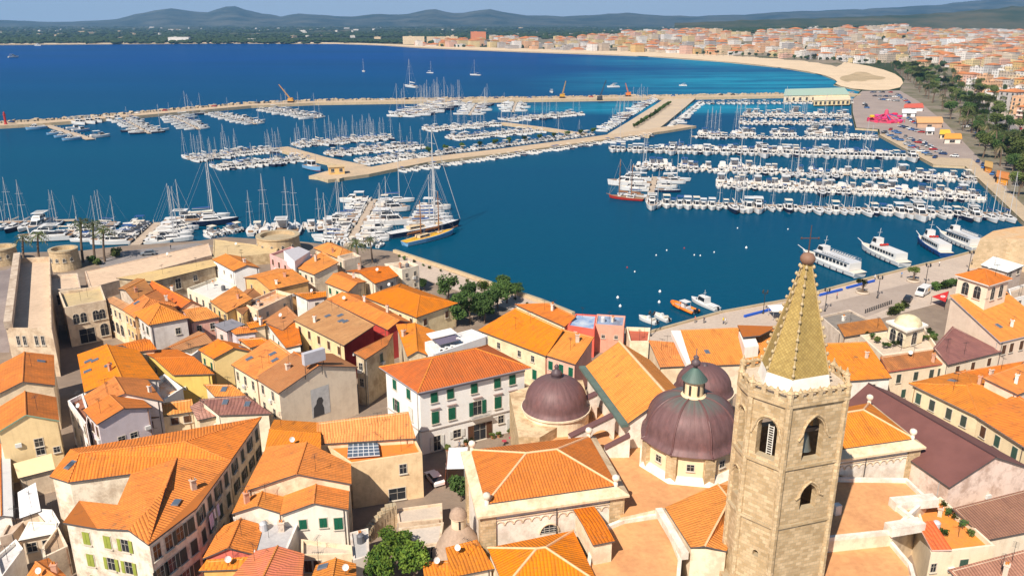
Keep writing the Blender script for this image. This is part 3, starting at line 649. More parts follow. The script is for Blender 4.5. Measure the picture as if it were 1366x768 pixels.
house('cream house with a pale orange roof in front of the red end wall', [('D', 1090, 400), ('D', 1225, 325), ('D', 1040, 250), ('D', 918, 332)], 9.0, 'gy', .9, pl((.82, .68, .46)), T(T_LT), wins=[(3, 3, 1, 'g', W(w=.9, h=1.4))], chim=1)
house('white house with an orange roof among the crowded roofs, beside the brown roof', [('D', 770, 462), ('D', 908, 440), ('D', 905, 402), ('D', 678, 418)], 9.6, 's0', .5, pl((.84, .78, .70)), T(T_OR), wins=[(0, 1, 1, 'p', W(w=.8, h=1.2))], chim=0)
bh = house('large cream house with a broad brown tile roof, four skylights and a red end wall', [(3, 412, 508), (3, 536, 425), (3, 335, 320), (3, 203, 402)], 10.8, 's3', 1.2, pl((.82, .62, .34), .15), T(T_BR, patch=.8), wins=[(3, 5, 2, 'b', W(w=.9, h=1.6))], chim=1, sky=4)
a, b = P((3, 412, 508), 10.8).xy, P((3, 536, 425), 12.0).xy; dd = b - a; nv = Vector((dd.y, -dd.x)).normalized()*.04
MB().slab([(*(a + nv), G0), (*(b + nv), G0), (*(b + nv), 11.8), (*(a + nv), 10.6)], [(0, 1, 2, 3)], .01, 0, 0).build('end_wall', pl((.50, .055, .05), .2), bh)
house('dark red walled house with an orange roof behind the broad brown roof', [(3, 600, 442), (3, 694, 412), (3, 470, 298), (3, 345, 315)], 9.6, 'gy', 1.2, pl(C_RED, .2), T(T_OR), chim=2)
house('small white house with a short brown roof below the orange dormer house', [('D', 576, 700), ('D', 686, 605), ('D', 600, 520), ('D', 428, 636)], 8.8, 's3', .8, pl((.80, .72, .60)), T(T_BR), wins=[(3, 2, 2, 'p', W(w=.8, h=1.4))], chim=0)
house('cream house with a roof terrace and orange strips in the crowded roofs', [('D', 378, 552), ('D', 648, 425), ('D', 520, 390), ('D', 260, 500)], 9.2, 'flat', wall=pl((.82, .62, .42), .2), wins=[(3, 3, 2, 'p', W(w=.7, h=1.1)), (0, 2, 1, 'p', W(w=.6, h=.9))], chim=1, deck=ground((.58, .48, .36), (.8, .25, .04), .4, 2))
house('little yellow house with a mossy gabled tile roof', [('D', 256, 578), ('D', 392, 430), ('D', 290, 392), ('D', 128, 520)], 8.8, 'gx', .9, pl(C_YEL), T(T_OLD), wins=[(3, 3, 1, 'p', W(w=.7, h=1.3))], chim=0)
house('pinkish house with a grey slate roof', [('D', 132, 712), ('D', 262, 662), ('D', 172, 622), ('D', 40, 662)], 8.3, 's0', .7, pl((.70, .52, .48)), flat((.24, .23, .25), .7), wins=[(3, 1, 1, 'p', W(w=.8, h=1.1))], chim=0)
house('tiny orange roof with a striped awning in the maze of terraces', [('D', 205, 735), ('D', 362, 718), ('D', 320, 678), ('D', 150, 690)], 7.8, 's0', .5, pl((.62, .54, .56)), T(T_OR), wins=[(0, 2, 1, 'p', W(w=.8, h=1.2))], chim=0)
house('small house with an orange roof beside the brown roofed white house', [('D', 322, 690), ('D', 432, 668), ('D', 415, 632), ('D', 300, 648)], 8.4, 's0', .5, pl(C_CREAM), T(T_OR), chim=1)
# --- right of the middle: towards the promenade
house('big pale yellow house with a wide hipped orange roof by the tree garden', [(3, 722, 390), (3, 890, 332), (3, 655, 250), (3, 503, 304)], 8.4, 'hip', 2.0, pl((.80, .66, .40), .25), T(T_OR, patch=.4), wins=[(0, [.2, .75], [2.0], 'b', W(w=.9, h=1.5)), (3, 5, [1.6], 'b', W(w=.8, h=1.1))], chim=0)
house('orange roofed house with a cream gable near the promenade, behind the hipped roof', [(3, 545, 246), (3, 640, 215), (3, 560, 175), (3, 425, 195)], 9, 'gx', 1.2, pl((.82, .72, .56)), T(T_OR), wins=[(0, 2, 1, 'p', W(w=.7, h=1.1))], chim=1)
house('tall cream flat roofed house standing by the promenade', [(3, 660, 190), (3, 732, 172), (3, 690, 152), (3, 585, 165)], 9.6, 'flat', wall=pl((.74, .64, .50)), wins=[(0, 2, 2, 'p', W(w=.7, h=1.1))], chim=1)
house('old stone house with a plain orange roof around a small courtyard', [('G', 188, 232), ('G', 302, 158), ('G', 340, 95), ('G', 140, 198)], 12.0, 's0', .9, pl((.56, .46, .31), .5, .6), T(T_OR), wins=[(0, [.75], [2.0], 'd', W(w=.9, h=1.6)), (3, 1, 2, 'p', W(w=.8, h=1.5))], chim=0)
house('house with a wide weathered orange roof between the red walls and the white terrace', [('G', 425, 218), ('G', 520, 210), ('G', 560, 85), ('G', 365, 52)], 11.4, 'gy', 1.0, pl((.60, .50, .35), .5, .5), T((T_OR[0], T_OLD[0])), chim=1)
wt_ = house('white modern roof terrace house with vents and a solar panel', [('G', 568, 210), ('G', 852, 112), ('G', 765, 76), ('G', 512, 146)], 13.2, 'flat', wall=pl((.84, .82, .78), .08, .1), chim=0, deck=ground((.74, .72, .68), (.66, .63, .6), .4, 3), par_h=.3)
m = MB(); a = [P(('G', x, y), 13.9) for x, y in ((590, 162), (705, 132), (672, 104), (558, 132))]; m.slab(a, [(0, 1, 2, 3)], .1, 0, 1)
m.build('solar_panel', [flat((.16, .13, .18), .25), M_LEAD], wt_)
m = MB(); a = [P(('G', x, y), z) for x, y, z in ((548, 128, 14.3), (686, 96, 14.3), (652, 70, 14.9), (520, 100, 14.9))]; m.slab(a, [(0, 1, 2, 3)], .12, 0, 0); m.build('white_canopy', flat((.80, .78, .74), .6), wt_)
for x, y in ((604, 186), (634, 178), (664, 170)):
    p = P(('G', x, y), 13.0); MB().box(p - Vector((0, .35, 0)), (.9, .35, .8)).tube(p - Vector((0, .54, 0)), p - Vector((0, .56, 0)), .3, n=12, k=1).build('air_conditioner', [flat((.8, .79, .76), .5), M_DARK], wt_)
# white hotel
ho = house('white three storey hotel with green shutters, a hipped red roof and shops below', [('G', 485, 402), ('G', 1050, 277), None, ('G', 300, 280)], 14.2, 'hip', 2.6, pl((.86, .83, .78), .08, .12), T(T_RED, patch=.7), over=.75, chim=0, cat='hotel', name='hotel', trim=flat((.36, .33, .36), .7))
q = [P(('G', 485, 402), 14.2).xy, P(('G', 1050, 277), 14.2).xy, P(('G', 300, 280), 14.2).xy]; hc = wloc(ho)
d = q[1]-q[0]; d2 = q[0]-q[2]; an, an2 = math.atan2(d.y, d.x)+math.pi, math.atan2(d2.y, d2.x)+math.pi; nf = Vector((d.y, -d.x)).normalized(); ns = Vector((d2.y, -d2.x)).normalized()
def hw(side, f, z, st, w=1.15, h=1.7):
    p = (q[0] + d*f + nf*.02) if side == 0 else (q[2] + d2*f + ns*.02)
    return add_window(ho, (p.x-hc.x, p.y-hc.y, z-G0), an if side == 0 else an2, st, w, h)
for f in (.125, .275, .50, .725, .875): hw(0, f, 12.3, 'g')
for f in (.13, .285, .73, .88): hw(0, f, 8.7, 'g', 1.2, 2.1)
hw(0, .53, 8.6, 'og', 1.5, 2.5)
for f, s in ((.27, 'g'), (.68, 'g')): hw(1, f, 12.1, s)
hw(1, .29, 8.3, 'og', 1.0, 2.2); hw(1, .72, 8.6, 'w', 1.1, 2.2)
for f, s, w, h, z in ((.14, 'ow', 1.2, 2.6, 4.0), (.33, 'ow', 1.3, 1.4, 4.8), (.55, 'ob', 2.2, 3.0, 4.1), (.76, 'p', 1.0, 1.4, 5.4), (.90, 'ow', 1.5, 2.2, 4.1)): hw(0, f, z, s, w, h)
for f, z in ((.13, 10.3), (.285, 10.3), (.53, 10.5), (.73, 10.3), (.88, 10.3)):
    p = q[0] + d*f + nf*.14; MB().box((p.x, p.y, z), (1.7, .3, .12), 0, an).build('window_hood', flat((.35, .25, .22), .8), ho)
sm = MB(); c = (q[0]+q[1])/2 + nf*.08; sm.box((c.x, c.y, 6.7), (d.length, .18, .18), 0, an); sm.box((c.x, c.y, 13.55), (d.length, .3, .5), 1, an); c2 = (q[0]+q[2])/2 + ns*.08; sm.box((c2.x, c2.y, 6.7), (d2.length, .18, .18), 0, an2); sm.box((c2.x, c2.y, 13.55), (d2.length, .3, .5), 1, an2)
sm.build('string_course', [flat((.45, .40, .36), .8), flat((.33, .31, .34), .7)], ho)
bm_ = MB(); p = q[0] + d*.54 + nf*.6; bm_.box((p.x, p.y, 7.2), (3.6, 1.1, .15), 1, an)
for i in range(17): b = p + d.normalized()*(-1.75 + i*.22) + nf*.52; bm_.tube((b.x, b.y, 7.2), (b.x, b.y, 8.1), .02)
b0, b1 = p - d.normalized()*1.78 + nf*.52, p + d.normalized()*1.78 + nf*.52; bm_.tube((*b0, 8.12), (*b1, 8.12), .035)
bm_.build('balcony', [M_IRON, flat((.5, .45, .4))], ho)
# --- middle: yellow gables, beige gable
bg = house('tall beige gabled house with a brown roof and a photo poster on its wall', [('C', 782, 545), (3, 462, 603), None, ('C', 606, 432)], 11.8, 'gy', 2.6, pl((.74, .61, .46), .15, .2), T(T_BR, patch=.8), wins=[(3, [.25, .7], [1.6, 4.8], 'p', W(w=.8, h=1.6))], chim=1)
m = MB(); a, b = P(('C', 782, 545), 11.8).xy, P((3, 462, 603), 11.8).xy; dd = b - a; nv = Vector((dd.y, -dd.x)).normalized()*.03
pa, pb = a + dd*.38 + nv, a + dd*.62 + nv
m.add([(*pa, 4.9), (*pb, 4.9), (*pb, 10.2), (*pa, 10.2)], [(0, 1, 2, 3)])
s0 = a + dd*.395 + nv*1.6; s1 = a + dd*.47 + nv*1.6; e = dd.normalized()
sil = [(0, 5.25), (1.5, 5.25), (1.5, 6.2), (1.3, 6.8), (1.5, 7.2), (1.3, 7.7), (.9, 7.8), (.6, 7.5), (.5, 7.0), (.1, 6.6)]
m.add([(*(s0 + e*x*1.4), 4.95 + (z - 5.25)*1.35) for x, z in sil], [tuple(range(len(sil)))], 1)
m.build('photo_poster', [flat((.60, .58, .56), .7, .5, 1.5), flat((.07, .065, .065), .7)], bg)
tk = MB(); c0, c1 = P(('C', 975, 335), 14.9), P(('C', 1140, 285), 14.9); mid = (c0 + c1)/2; tk.box(mid + Vector((0, 0, 1.0)), ((c1-c0).length, .9, 2.1), 0, math.atan2((c1-c0).y, (c1-c0).x))
for s in (-1, 1):
    for t in (.1, .9): p = c0 + (c1-c0)*t; tk.tube(p + Vector((0, s*.4, .2)), p + Vector((0, s*.8, -2.4)), .06, k=1)
tk.build('billboard_frame', [flat((.50, .49, .52), .6), M_IRON], bg)
house('cream house with a bright orange slope, three skylights and a cut-in roof terrace', [('C', 602, 436), ('C', 888, 262), ('C', 705, 130), ('C', 420, 326)], 11.8, 's3', 2.0, pl((.80, .68, .48), .15), T(T_OR, patch=.35), wins=[(3, 3, 2, 'p', W(w=.8, h=1.6))], chim=0, sky=3)
house('yellow gabled house with an orange roof and two green shutters on its cream side', [('C', 270, 276), ('C', 572, 230), None, ('C', 162, 212)], 9.4, 'gy', 1.6, pl((.78, .58, .26), .1), T(T_OR, patch=.35), wins=[(3, 2, [2.2], 'g', W(w=.7, h=1.5))], chim=0, sky=1)
house('bright yellow walled house under a wide flat orange roof', [('B', 900, 345), ('B', 1192, 336), ('B', 912, 152), ('B', 634, 158)], 9.2, 'gx', .8, pl((.70, .50, .14), .1), T(T_OR, patch=.35), wins=[(3, [.45], [2], 'p', W(w=.7, h=1.2))], chim=0)
house('long house with a broad orange roof, four skylights and a white alley wall', [('B', 205, 478), ('B', 772, 385), ('B', 605, 158), ('B', 150, 192)], 11, 'gy', 1.6, pl((.80, .74, .68)), T(T_OR, patch=.35), wins=[(3, 6, 2, 'p', W(w=.8, h=1.5))], chim=1, sky=4)
house('short orange roofed house behind the long one with four skylights', [('B', 610, 162), ('B', 745, 146), ('B', 660, 68), ('B', 415, 125)], 10.4, 'gx', .8, pl(C_CREAM), T(T_OR), chim=0)
house('orange roofed middle house with a raised ridge above the lilac gable', [('B', 240, 596), ('B', 795, 552), ('B', 672, 385), ('B', 206, 515)], 11.4, 'gy', 1.9, pl((.80, .72, .66)), T(T_OR, patch=.35), chim=1)
house('lilac grey gabled house with two small windows and an orange roof', [('B', 300, 728), ('B', 705, 606), None, ('B', 200, 625)], 11.8, 'gy', 1.3, pl((.60, .52, .54), .12, .15), T(T_OR, patch=.35), wins=[(0, [.38, .62], [3.9], 'p', W(w=1.0, h=.9)), (3, 3, 3, 'b', W(w=.8, h=1.6))], chim=0)
house('narrow white house with an orange rimmed roof terrace on the dark alley', [('B', 208, 735), ('B', 225, 640), ('B', 180, 498), ('B', 60, 556)], 10.6, 'flat', wall=pl((.82, .76, .72)), wins=[(3, 3, 3, 'p', W(w=.8, h=1.5))], chim=0, deck=ground((.25, .10, .06), (.35, .15, .08), .4, 3))
house('little cream house with two tiled lean-to roofs and a balcony', [('B', 655, 690), ('B', 1042, 632), ('B', 1025, 545), ('B', 640, 600)], 8.6, 's0', 1.0, pl((.82, .66, .44)), T((T_OCH[0], T_OR[0]), pitch=.5), wins=[(0, [.12, .3, .62, .88], [1.4], 'b', W(w=1.1, h=1.2))], chim=0)
house('house with a maroon and white striped tile roof and two round skylights', [('C', 318, 718), ('C', 698, 708), ('C', 512, 575), ('C', 182, 602)], 9.6, 's0', 1.0, pl((.80, .70, .52)), T(((.34, .15, .11), (.16, .07, .06)), pitch=.55), chim=0, sky=2)
house('low striped tile roof with a dark awning beside the maroon roof', [('C', 150, 755), ('C', 305, 722), ('C', 185, 602), ('C', 95, 655)], 8.8, 's0', .5, pl(C_CREAM), T(((.50, .25, .18), (.24, .10, .08)), pitch=.55), chim=0)
house('white walled roof terrace with curved parapets behind the striped roofs', [('B', 800, 560), ('B', 968, 455), ('B', 825, 345), ('B', 715, 412)], 8.8, 'flat', wall=pl((.84, .80, .74), .1, .15), chim=0, deck=ground((.72, .62, .52), (.75, .3, .08), .4, 3), par_h=1.2)
house('house with a sand coloured terrace and a small orange roof next to the maroon one', [('C', 285, 572), ('C', 508, 572), ('C', 402, 490), ('C', 206, 486)], 9.2, 's0', .7, pl((.82, .76, .66)), T(T_OR), chim=0, sky=1)
house('brown tiled house in front of the grey gable with laundry', [('B', 930, 160), ('B', 1192, 92), ('B', 1088, 12), ('B', 820, 148)], 8.8, 'gx', .7, pl(C_BEIGE), T(T_BR), chim=0)
house('white flat roof between the yellow wall and the brown tiles', [('C', 90, 262), ('C', 165, 208), ('C', 140, 188), ('C', 0, 222)], 8.0, 'flat', wall=pl((.84, .80, .76), .1), chim=0, deck=ground((.78, .74, .7), (.7, .66, .6), .4, 3))
house('orange roofed house squeezed behind the skylight slope', [('C', 560, 188), ('C', 700, 150), ('C', 640, 118), ('C', 480, 130)], 9.4, 's0', .6, pl(C_CREAM), T(T_OR), chim=0)
house('white two storey house with green windows below the broad brown roof', [(3, 170, 520), (3, 225, 505), (3, 208, 415), (3, 75, 405)], 8.4, 's3', .8, pl((.84, .80, .72)), T(T_OR), wins=[(3, 4, 2, 'p,g', W(w=.8, h=1.4))], chim=0)
# --- west edge
house('yellow house with a cream pediment, a balcony and a green cornice at the left edge', [(2, -6, 143), (2, 244, 94), (2, 233, 0), None], 11.6, 'gy', 2.0, pl((.80, .60, .32), .12), T(T_OR), wins=[(0, [.62], [3.2, 4.6], 'p', W(w=1.1, h=1.3)), (0, [.9], [5.0], 'p', W(w=.8, h=.9))], chim=0, trim=flat((.22, .36, .25), .7))
house('large orange gabled roof next to the fortress terrace at the left edge', [(1, -22, 725), (1, 226, 680), (1, 222, 556), (1, -5, 600)], 11.0, 'gy', 1.7, pl(C_CREAM), T(T_OR), chim=0, sky=1)
facet_house('long low hipped orange roof house with a whitewashed patchy wall, left foreground', [((2, 225, 335), 12.8), ((2, 300, 358), 12.8), ((2, 565, 322), 12.8), ((2, 985, 268), 12.8), ((2, 1112, 90), 12.8), ((2, 310, 224), 12.8), ((2, 342, 240), 14.2), ((2, 795, 190), 14.6)],
      [0, 1, 2, 3, 4, 5], [(0, 1, 6), (1, 2, 3, 7, 6), (3, 4, 7), (4, 5, 6, 7), (5, 0, 6)], pl((.72, .62, .48), .5, .4), T(T_OR, patch=.4), [(6, 7), (1, 6), (3, 7), (4, 7)], wins=[(3, 4, 3, 'k,ok', W(w=1.0, h=1.7))], chim=0, sky=2)
facet_house('weathered cream corner house with lime green shutters and a folded orange roof', [((2, 640, 622), 13), ((2, 836, 474), 13), ((2, 982, 276), 13), ((2, 760, 264), 14.4), ((2, 572, 330), 13.6), ((2, 512, 468), 13.2), ((2, 345, 450), 13), ((2, 285, 532), 13), ((2, 425, 556), 13), ((2, 560, 562), 13.7), ((2, 712, 385), 14.6), ((2, 642, 475), 14.2)],
      [0, 1, 2, 3, 4, 5, 6, 7, 8, 9], [(0, 1, 2, 3, 10, 11, 9), (3, 4, 5, 11, 10), (5, 6, 7, 8, 9, 11)], pl((.70, .62, .50), .7, .5), T(T_OR, patch=.45), [(3, 10)],
      wins=[(0, 4, 3, 'k,p,ok', W(w=1.1, h=1.9)), (1, 4, 3, 'k,p,ok', W(w=1.1, h=1.9)), (7, [.55], 3, 'l', W(w=1.0, h=1.7)), (8, [.2, .75], 3, 'l,ol', W(w=1.0, h=1.7))], chim=1, sky=1)
# market corner, bottom left
house('white awning roof of the market on the dark alley', [('E', 152, 352), ('E', 262, 308), ('E', 230, 128), ('E', 138, 185)], 6.4, 's3', .5, pl(C_BEIGE), flat((.80, .78, .76), .7, .15), chim=0, cat='market roof', name='market_roof')
house('white tarpaulin slope beside the patchy wall', [('E', 378, 440), ('E', 395, 395), ('E', 345, 310), ('E', 240, 300)], 6.6, 's3', .3, pl(C_BEIGE), flat((.74, .70, .64), .7, .2), chim=0, cat='market roof', name='market_roof')
house('cream lower market roof nearest the bottom left corner', [('E', 150, 505), ('E', 370, 462), ('E', 372, 400), ('E', 205, 395)], 6.4, 's0', .7, pl((.66, .54, .40)), flat((.76, .70, .60), .7, .2), wins=[(0, 2, [1.6], 'p', W(w=1.1, h=1.3))], chim=0, cat='market roof', name='market_roof')
house('yellow awning roof under the balcony of the yellow house', [(2, 86, 338), (2, 226, 303), (2, 212, 243), (2, 68, 282)], 6.4, 's0', .5, pl(C_BEIGE), flat((.80, .62, .36), .7, .15), chim=0, cat='market roof', name='market_roof')
house('long white roof strip at the left edge of the picture', [(2, -30, 515), (2, 45, 505), (2, 32, 205), (2, -30, 215)], 6.8, 'gy', .4, pl((.8, .76, .7)), flat((.78, .76, .72), .7, .2), wins=[(1, 5, 1, 'p', W(w=.9, h=1.4))], chim=0, cat='market roof', name='market_roof')
house('small walled terrace with terracotta copings beside the lime shuttered house', [('E', 300, 640), ('E', 470, 560), ('E', 400, 420), ('E', 290, 565)], 6.6, 'flat', wall=pl((.70, .58, .44), .4), chim=0, deck=ground((.30, .22, .16), (.42, .30, .2), .6, 3))
house('white terrace house with an orange edge in the bottom left corner', [('E', 10, 775), ('E', 160, 575), ('E', 110, 510), ('E', -40, 640)], 6.8, 'flat', wall=pl((.80, .76, .7), .2), chim=0, deck=ground((.74, .7, .66), (.5, .45, .42), .4, 3), par_h=.5)
house('small orange tiled roof at the very bottom left', [('E', 330, 830), ('E', 470, 800), ('E', 330, 655), ('E', 195, 775)], 6.6, 'gy', .9, pl((.6, .46, .34)), T(T_OR), chim=1)
house('brown walled shed between the market roofs and the terrace', [('E', 0, 500), ('E', 90, 470), ('E', 200, 350), ('E', 70, 370)], 5.4, 'flat', wall=pl((.56, .44, .34), .4), chim=0, deck=ground((.60, .46, .34), (.5, .36, .26), .6, 3), par_h=.3)
# --- foreground centre-left
house('long orange roof of new tiles in front of the poster wall', [(4, 308, 192), (4, 714, 168), (4, 686, 62), (4, 306, 108)], 10.8, 's0', 1.5, pl(C_CREAM), T(T_LT, patch=.3), chim=0)
house('orange roof beside the long one, against the dark alley', [(4, 84, 222), (4, 308, 246), (4, 310, 108), (4, 122, 96)], 11, 'gx', .8, pl(C_BEIGE), T(T_LT, patch=.3), chim=0)
house('cream gabled house with a wide two sided orange roof left of the courtyard stairs', [(4, -6, 396), (4, 438, 364), (4, 436, 286), (4, 88, 214)], 11.4, 'gy', 2.1, pl((.74, .58, .40), .4), T(T_LT, patch=.3), chim=0)
ct = house('peach courtyard house with a flat orange roof and a glass roof light', [(4, 444, 282), (4, 752, 236), (4, 716, 166), (4, 310, 186)], 10.0, 'flat', wall=pl((.80, .58, .34), .25), wins=[(0, [.72], [2.2], 'p', W(w=1.0, h=1.5)), (0, [.62], [6.2], 'p', W(w=2.4, h=1.9))], chim=0, deck=ground((.78, .24, .04), (.66, .2, .05), .5, 3), par_h=.35)
m = MB(); a = [P((4, x, y), 10.25) for x, y in ((430, 256), (570, 246), (562, 194), (434, 198))]; m.slab(a, [(0, 1, 2, 3)], .15, 0, 1)
for i in range(1, 6): m.tube(a[0].lerp(a[1], i/6), a[3].lerp(a[2], i/6), .06, k=1, n=4)
for i in range(1, 4): m.tube(a[0].lerp(a[3], i/4), a[1].lerp(a[2], i/4), .06, k=1, n=4)
m.build('roof_light', [GL2, flat((.78, .76, .74), .5)], ct)
house('ochre gabled roof with antennas in front of the cream gable', [('F', 318, 252), ('F', 696, 256), ('F', 728, 112), ('F', 384, 112)], 9.9, 'gy', 1.2, pl((.8, .72, .6)), T(T_OR), chim=1)
house('white house with three green shuttered windows under an orange gable', [('F', 702, 262), ('F', 1210, 222), ('F', 1218, 66), ('F', 730, 112)], 10.2, 'gy', 1.4, pl((.84, .76, .64), .15), T(T_OR), wins=[(0, [.30, .62], [1.9], 'g', W(w=.95, h=1.35)), (0, [.86], [2.2], 'g', W(w=1.1, h=1.7))], chim=0)
house('grey flat roof with an air unit between the orange gables', [('F', 470, 578), ('F', 738, 556), ('F', 826, 345), ('F', 300, 290)], 8.3, 'flat', wall=pl((.72, .66, .60)), chim=1, deck=ground((.42, .40, .40), (.52, .50, .48), .5, 3), par_h=.2)
house('two sided orange roof over a red gable in the foreground', [('F', 88, 606), ('F', 466, 578), ('F', 528, 364), ('F', 212, 384)], 8.3, 'gy', 1.2, pl((.70, .18, .13), .2), T(T_LT, patch=.3), chim=0)
house('roof painted half pink-red and half orange at the bottom of the frame', [('F', 250, 850), ('F', 830, 850), ('F', 856, 594), ('F', 470, 578)], 8.3, 'gy', 1.0, pl((.75, .3, .25)), T(((.70, .16, .10), (.72, .20, .05)), patch=.9), chim=0)
house('small canopy of ribbed orange tiles beside the pink roof', [('F', 68, 704), ('F', 345, 694), ('F', 388, 620), ('F', 100, 642)], 7.6, 's0', .6, pl((.80, .46, .14)), T(T_OR, pitch=.6), chim=0)
house('little orange gable at the bottom beside the narrow yard', [('F', 930, 830), ('F', 1272, 830), ('F', 1270, 674), ('F', 984, 684)], 7.6, 'gy', .9, pl((.78, .66, .5)), T(T_OR), chim=0, sky=1)
house('cream balcony block below the green shutters', [('F', 850, 600), ('F', 1262, 590), ('F', 1255, 520), ('F', 850, 470)], 7.0, 'flat', wall=pl((.72, .58, .40), .3), wins=[(0, [.12, .3], [1.6], 'b', W(w=.9, h=1.6))], chim=0, deck=ground((.6, .5, .4), (.5, .4, .3), .5, 3), par_h=.5)
house('low grey roof with water tanks on the narrow yard', [(4, 455, 700), (4, 525, 680), (4, 520, 560), (4, 440, 580)], 6.6, 'flat', wall=pl((.62, .54, .46), .4), chim=1, deck=ground((.42, .40, .38), (.5, .47, .44), .6, 3), par_h=.2)
house('stone walled courtyard terrace above the bright green tree', [(4, 650, 540), (4, 840, 520), (4, 838, 452), (4, 640, 478)], 4.6, 'flat', wall=pl((.62, .48, .34), .4), chim=0, deck=ground((.50, .42, .34), (.58, .48, .38), .6, 3), par_h=.3, g=2.0)
house('stone yard building with a dark doorway beside the beehive dome', [(4, 720, 640), (4, 830, 625), (4, 845, 535), (4, 650, 560)], 5.4, 'flat', wall=pl((.62, .50, .36), .4), wins=[(0, [.6], [1.3], 'p', W(w=1.2, h=1.8))], chim=0, deck=ground((.50, .44, .38), (.58, .5, .42), .6, 3), par_h=.3)
# --- quay side, centre
house('cream house with a very long orange roof and green shutters facing the hotel', [(5, 280, 296), (5, 350, 188), (5, 152, 98), (5, 2, 190)], 10.2, 's3', 2.6, pl((.76, .62, .40), .25), T(T_OR, patch=.3), wins=[(3, [.3, .62, .82], [1.9], 'p', W(w=.8, h=1.2)), (3, [.85], [5.0], 'g', W(w=1.1, h=2))], chim=0)
house('pink house with green shutters under a paler orange roof', [(5, 405, 332), (5, 480, 220), (5, 352, 188), (5, 282, 294)], 10.2, 's3', 2.0, pl((.80, .42, .32), .15), T(T_LT, patch=.6), wins=[(3, [.18, .55, .88], [2.0, 5.2], 'g', W(w=1.0, h=1.7))], chim=1)
house('long cream parapet house with an orange roof right above the harbour wall', [(5, 362, 172), (5, 405, 132), (5, 290, 76), (5, 158, 82)], 8.6, 's3', .8, pl((.80, .66, .46)), T(T_OR), chim=2)
house('dark red house with a blue mosaic roof terrace above the water', [(5, 375, 172), (5, 490, 190), (5, 500, 128), (5, 410, 122)], 8.8, 'flat', wall=pl((.66, .12, .08), .15), chim=0, wins=[(0, [.3], [1.5], 'w', W(w=.6, h=.6))], deck=ground((.18, .28, .48), (.5, .55, .6), .5, 2), par_h=.25)
house('pink flat roofed house with blue roof panels above the water', [(5, 492, 168), (5, 615, 176), (5, 622, 132), (5, 500, 124)], 8.8, 'flat', wall=pl((.80, .34, .24), .15), wins=[(0, [.3, .75], [2.6], 'p', W(w=.7, h=.7))], chim=1, deck=ground((.20, .20, .24), (.30, .42, .60), .5, 2), par_h=.25)
house('cream roof terrace frame with a red floor beside the pink house', [(5, 640, 240), (5, 722, 240), (5, 728, 182), (5, 625, 178)], 7.4, 'flat', wall=pl((.78, .68, .48)), chim=0, deck=ground((.42, .10, .06), (.5, .14, .08), .5, 2), par_h=.8)
house('plain orange roof tucked behind the nave of the church', [(5, 775, 345), (5, 886, 340), (5, 850, 246), (5, 728, 236)], 8.2, 's0', .8, pl(C_CREAM), T(T_OR), chim=0)
bo = house('broad bright orange roof with a white parapet and a dormer behind the domes', [('I', 388, 416), ('I', 888, 396), ('I', 955, 165), ('I', 325, 192)], 8.8, 's0', 1.9, pl((.76, .62, .46)), T(T_OR, patch=.2), wins=[(0, [.34, .75], [1.6], 'p', W(w=1.2, h=1.3))], chim=0, sky=1)
m = MB(); a = [P(('I', 265, 196), 10.9), P(('I', 325, 194), 10.9), P(('I', 392, 404), 9.2), P(('I', 362, 404), 9.2)]; m.slab(a, [(0, 1, 2, 3) if True else 0], 1.0, 0, 0); m.build('parapet', pl((.82, .76, .68), .1), bo)
m = MB(); a = [P(('I', x, y), 11.6).xy for x, y in ((738, 292), (828, 280), (800, 215), (700, 190))]; m.prism(a, 9, 11.2); m.build('dormer', pl((.80, .74, .66), .1), bo)
m = MB(); a = [P(('I', x, y), 11.9) for x, y in ((725, 236), (835, 226), (950, 168), (690, 160))]; m.slab(a, [(0, 1, 2, 3)], .2, 0, 1); m.build('dormer_roof', [T(T_OR, patch=.2), M_GUT], bo)
# --- right side
house('white house with green shutters and an orange roof, just right of the bell tower', [(8, 120, 692), (8, 357, 675), (8, 250, 520), (8, 40, 528)], 10.6, 's0', 1.5, pl((.82, .76, .68), .2), T(T_OR, patch=.3), wins=[(0, [.22], [2.0], 'g', W(w=.9, h=1.5)), (0, [.7], [2.0], 'p', W(w=.9, h=1.5))], chim=1)
house('house with a rough old tile roof below the roof garden', [(8, 353, 645), (8, 624, 606), (8, 572, 548), (8, 324, 586)], 10.2, 's0', 1.3, pl((.78, .64, .46), .15), T(T_OLD, patch=.9), wins=[(0, [.18, .46, .72, .86], [2.0], 'k', W(w=.9, h=1.6)), (0, [.3, .7], [5.2], 'd', W(w=.9, h=1.6))], chim=1, trim=flat((.50, .12, .09), .7))
rg = house('roof garden terrace lined with potted shrubs around a domed pavilion', [(8, 326, 580), (8, 572, 545), (8, 510, 452), (8, 225, 490)], 11.6, 'flat', wall=pl((.78, .66, .50), .15), chim=0, deck=ground((.62, .5, .38), (.55, .44, .33), .5, 2), par_h=.9)
house('house with a ribbed dark rose tile roof beside the roof garden', [(8, 617, 616), (8, 846, 560), (8, 642, 452), (8, 560, 545)], 10.6, 's0', 1.8, pl((.80, .68, .52), .12), T(((.34, .155, .125), (.20, .085, .08)), pitch=.6), wins=[(0, [.2, .5, .82], [1.8], 'b', W(w=.9, h=1.5))], chim=0)
hall = house('large hall with a steep orange roof and a plain beige side wall near the quay', [(8, 850, 516), (8, 1070, 462), None, (8, 632, 312)], 12.6, 's0', 4.2, pl((.72, .56, .43), .12, .15), T(T_OR, patch=.2), wins=[(0, [.1, .25, .45, .65], [2.0], 'b', W(w=1.0, h=1.8))], chim=1, sky=2, trim=flat((.45, .42, .45), .7))
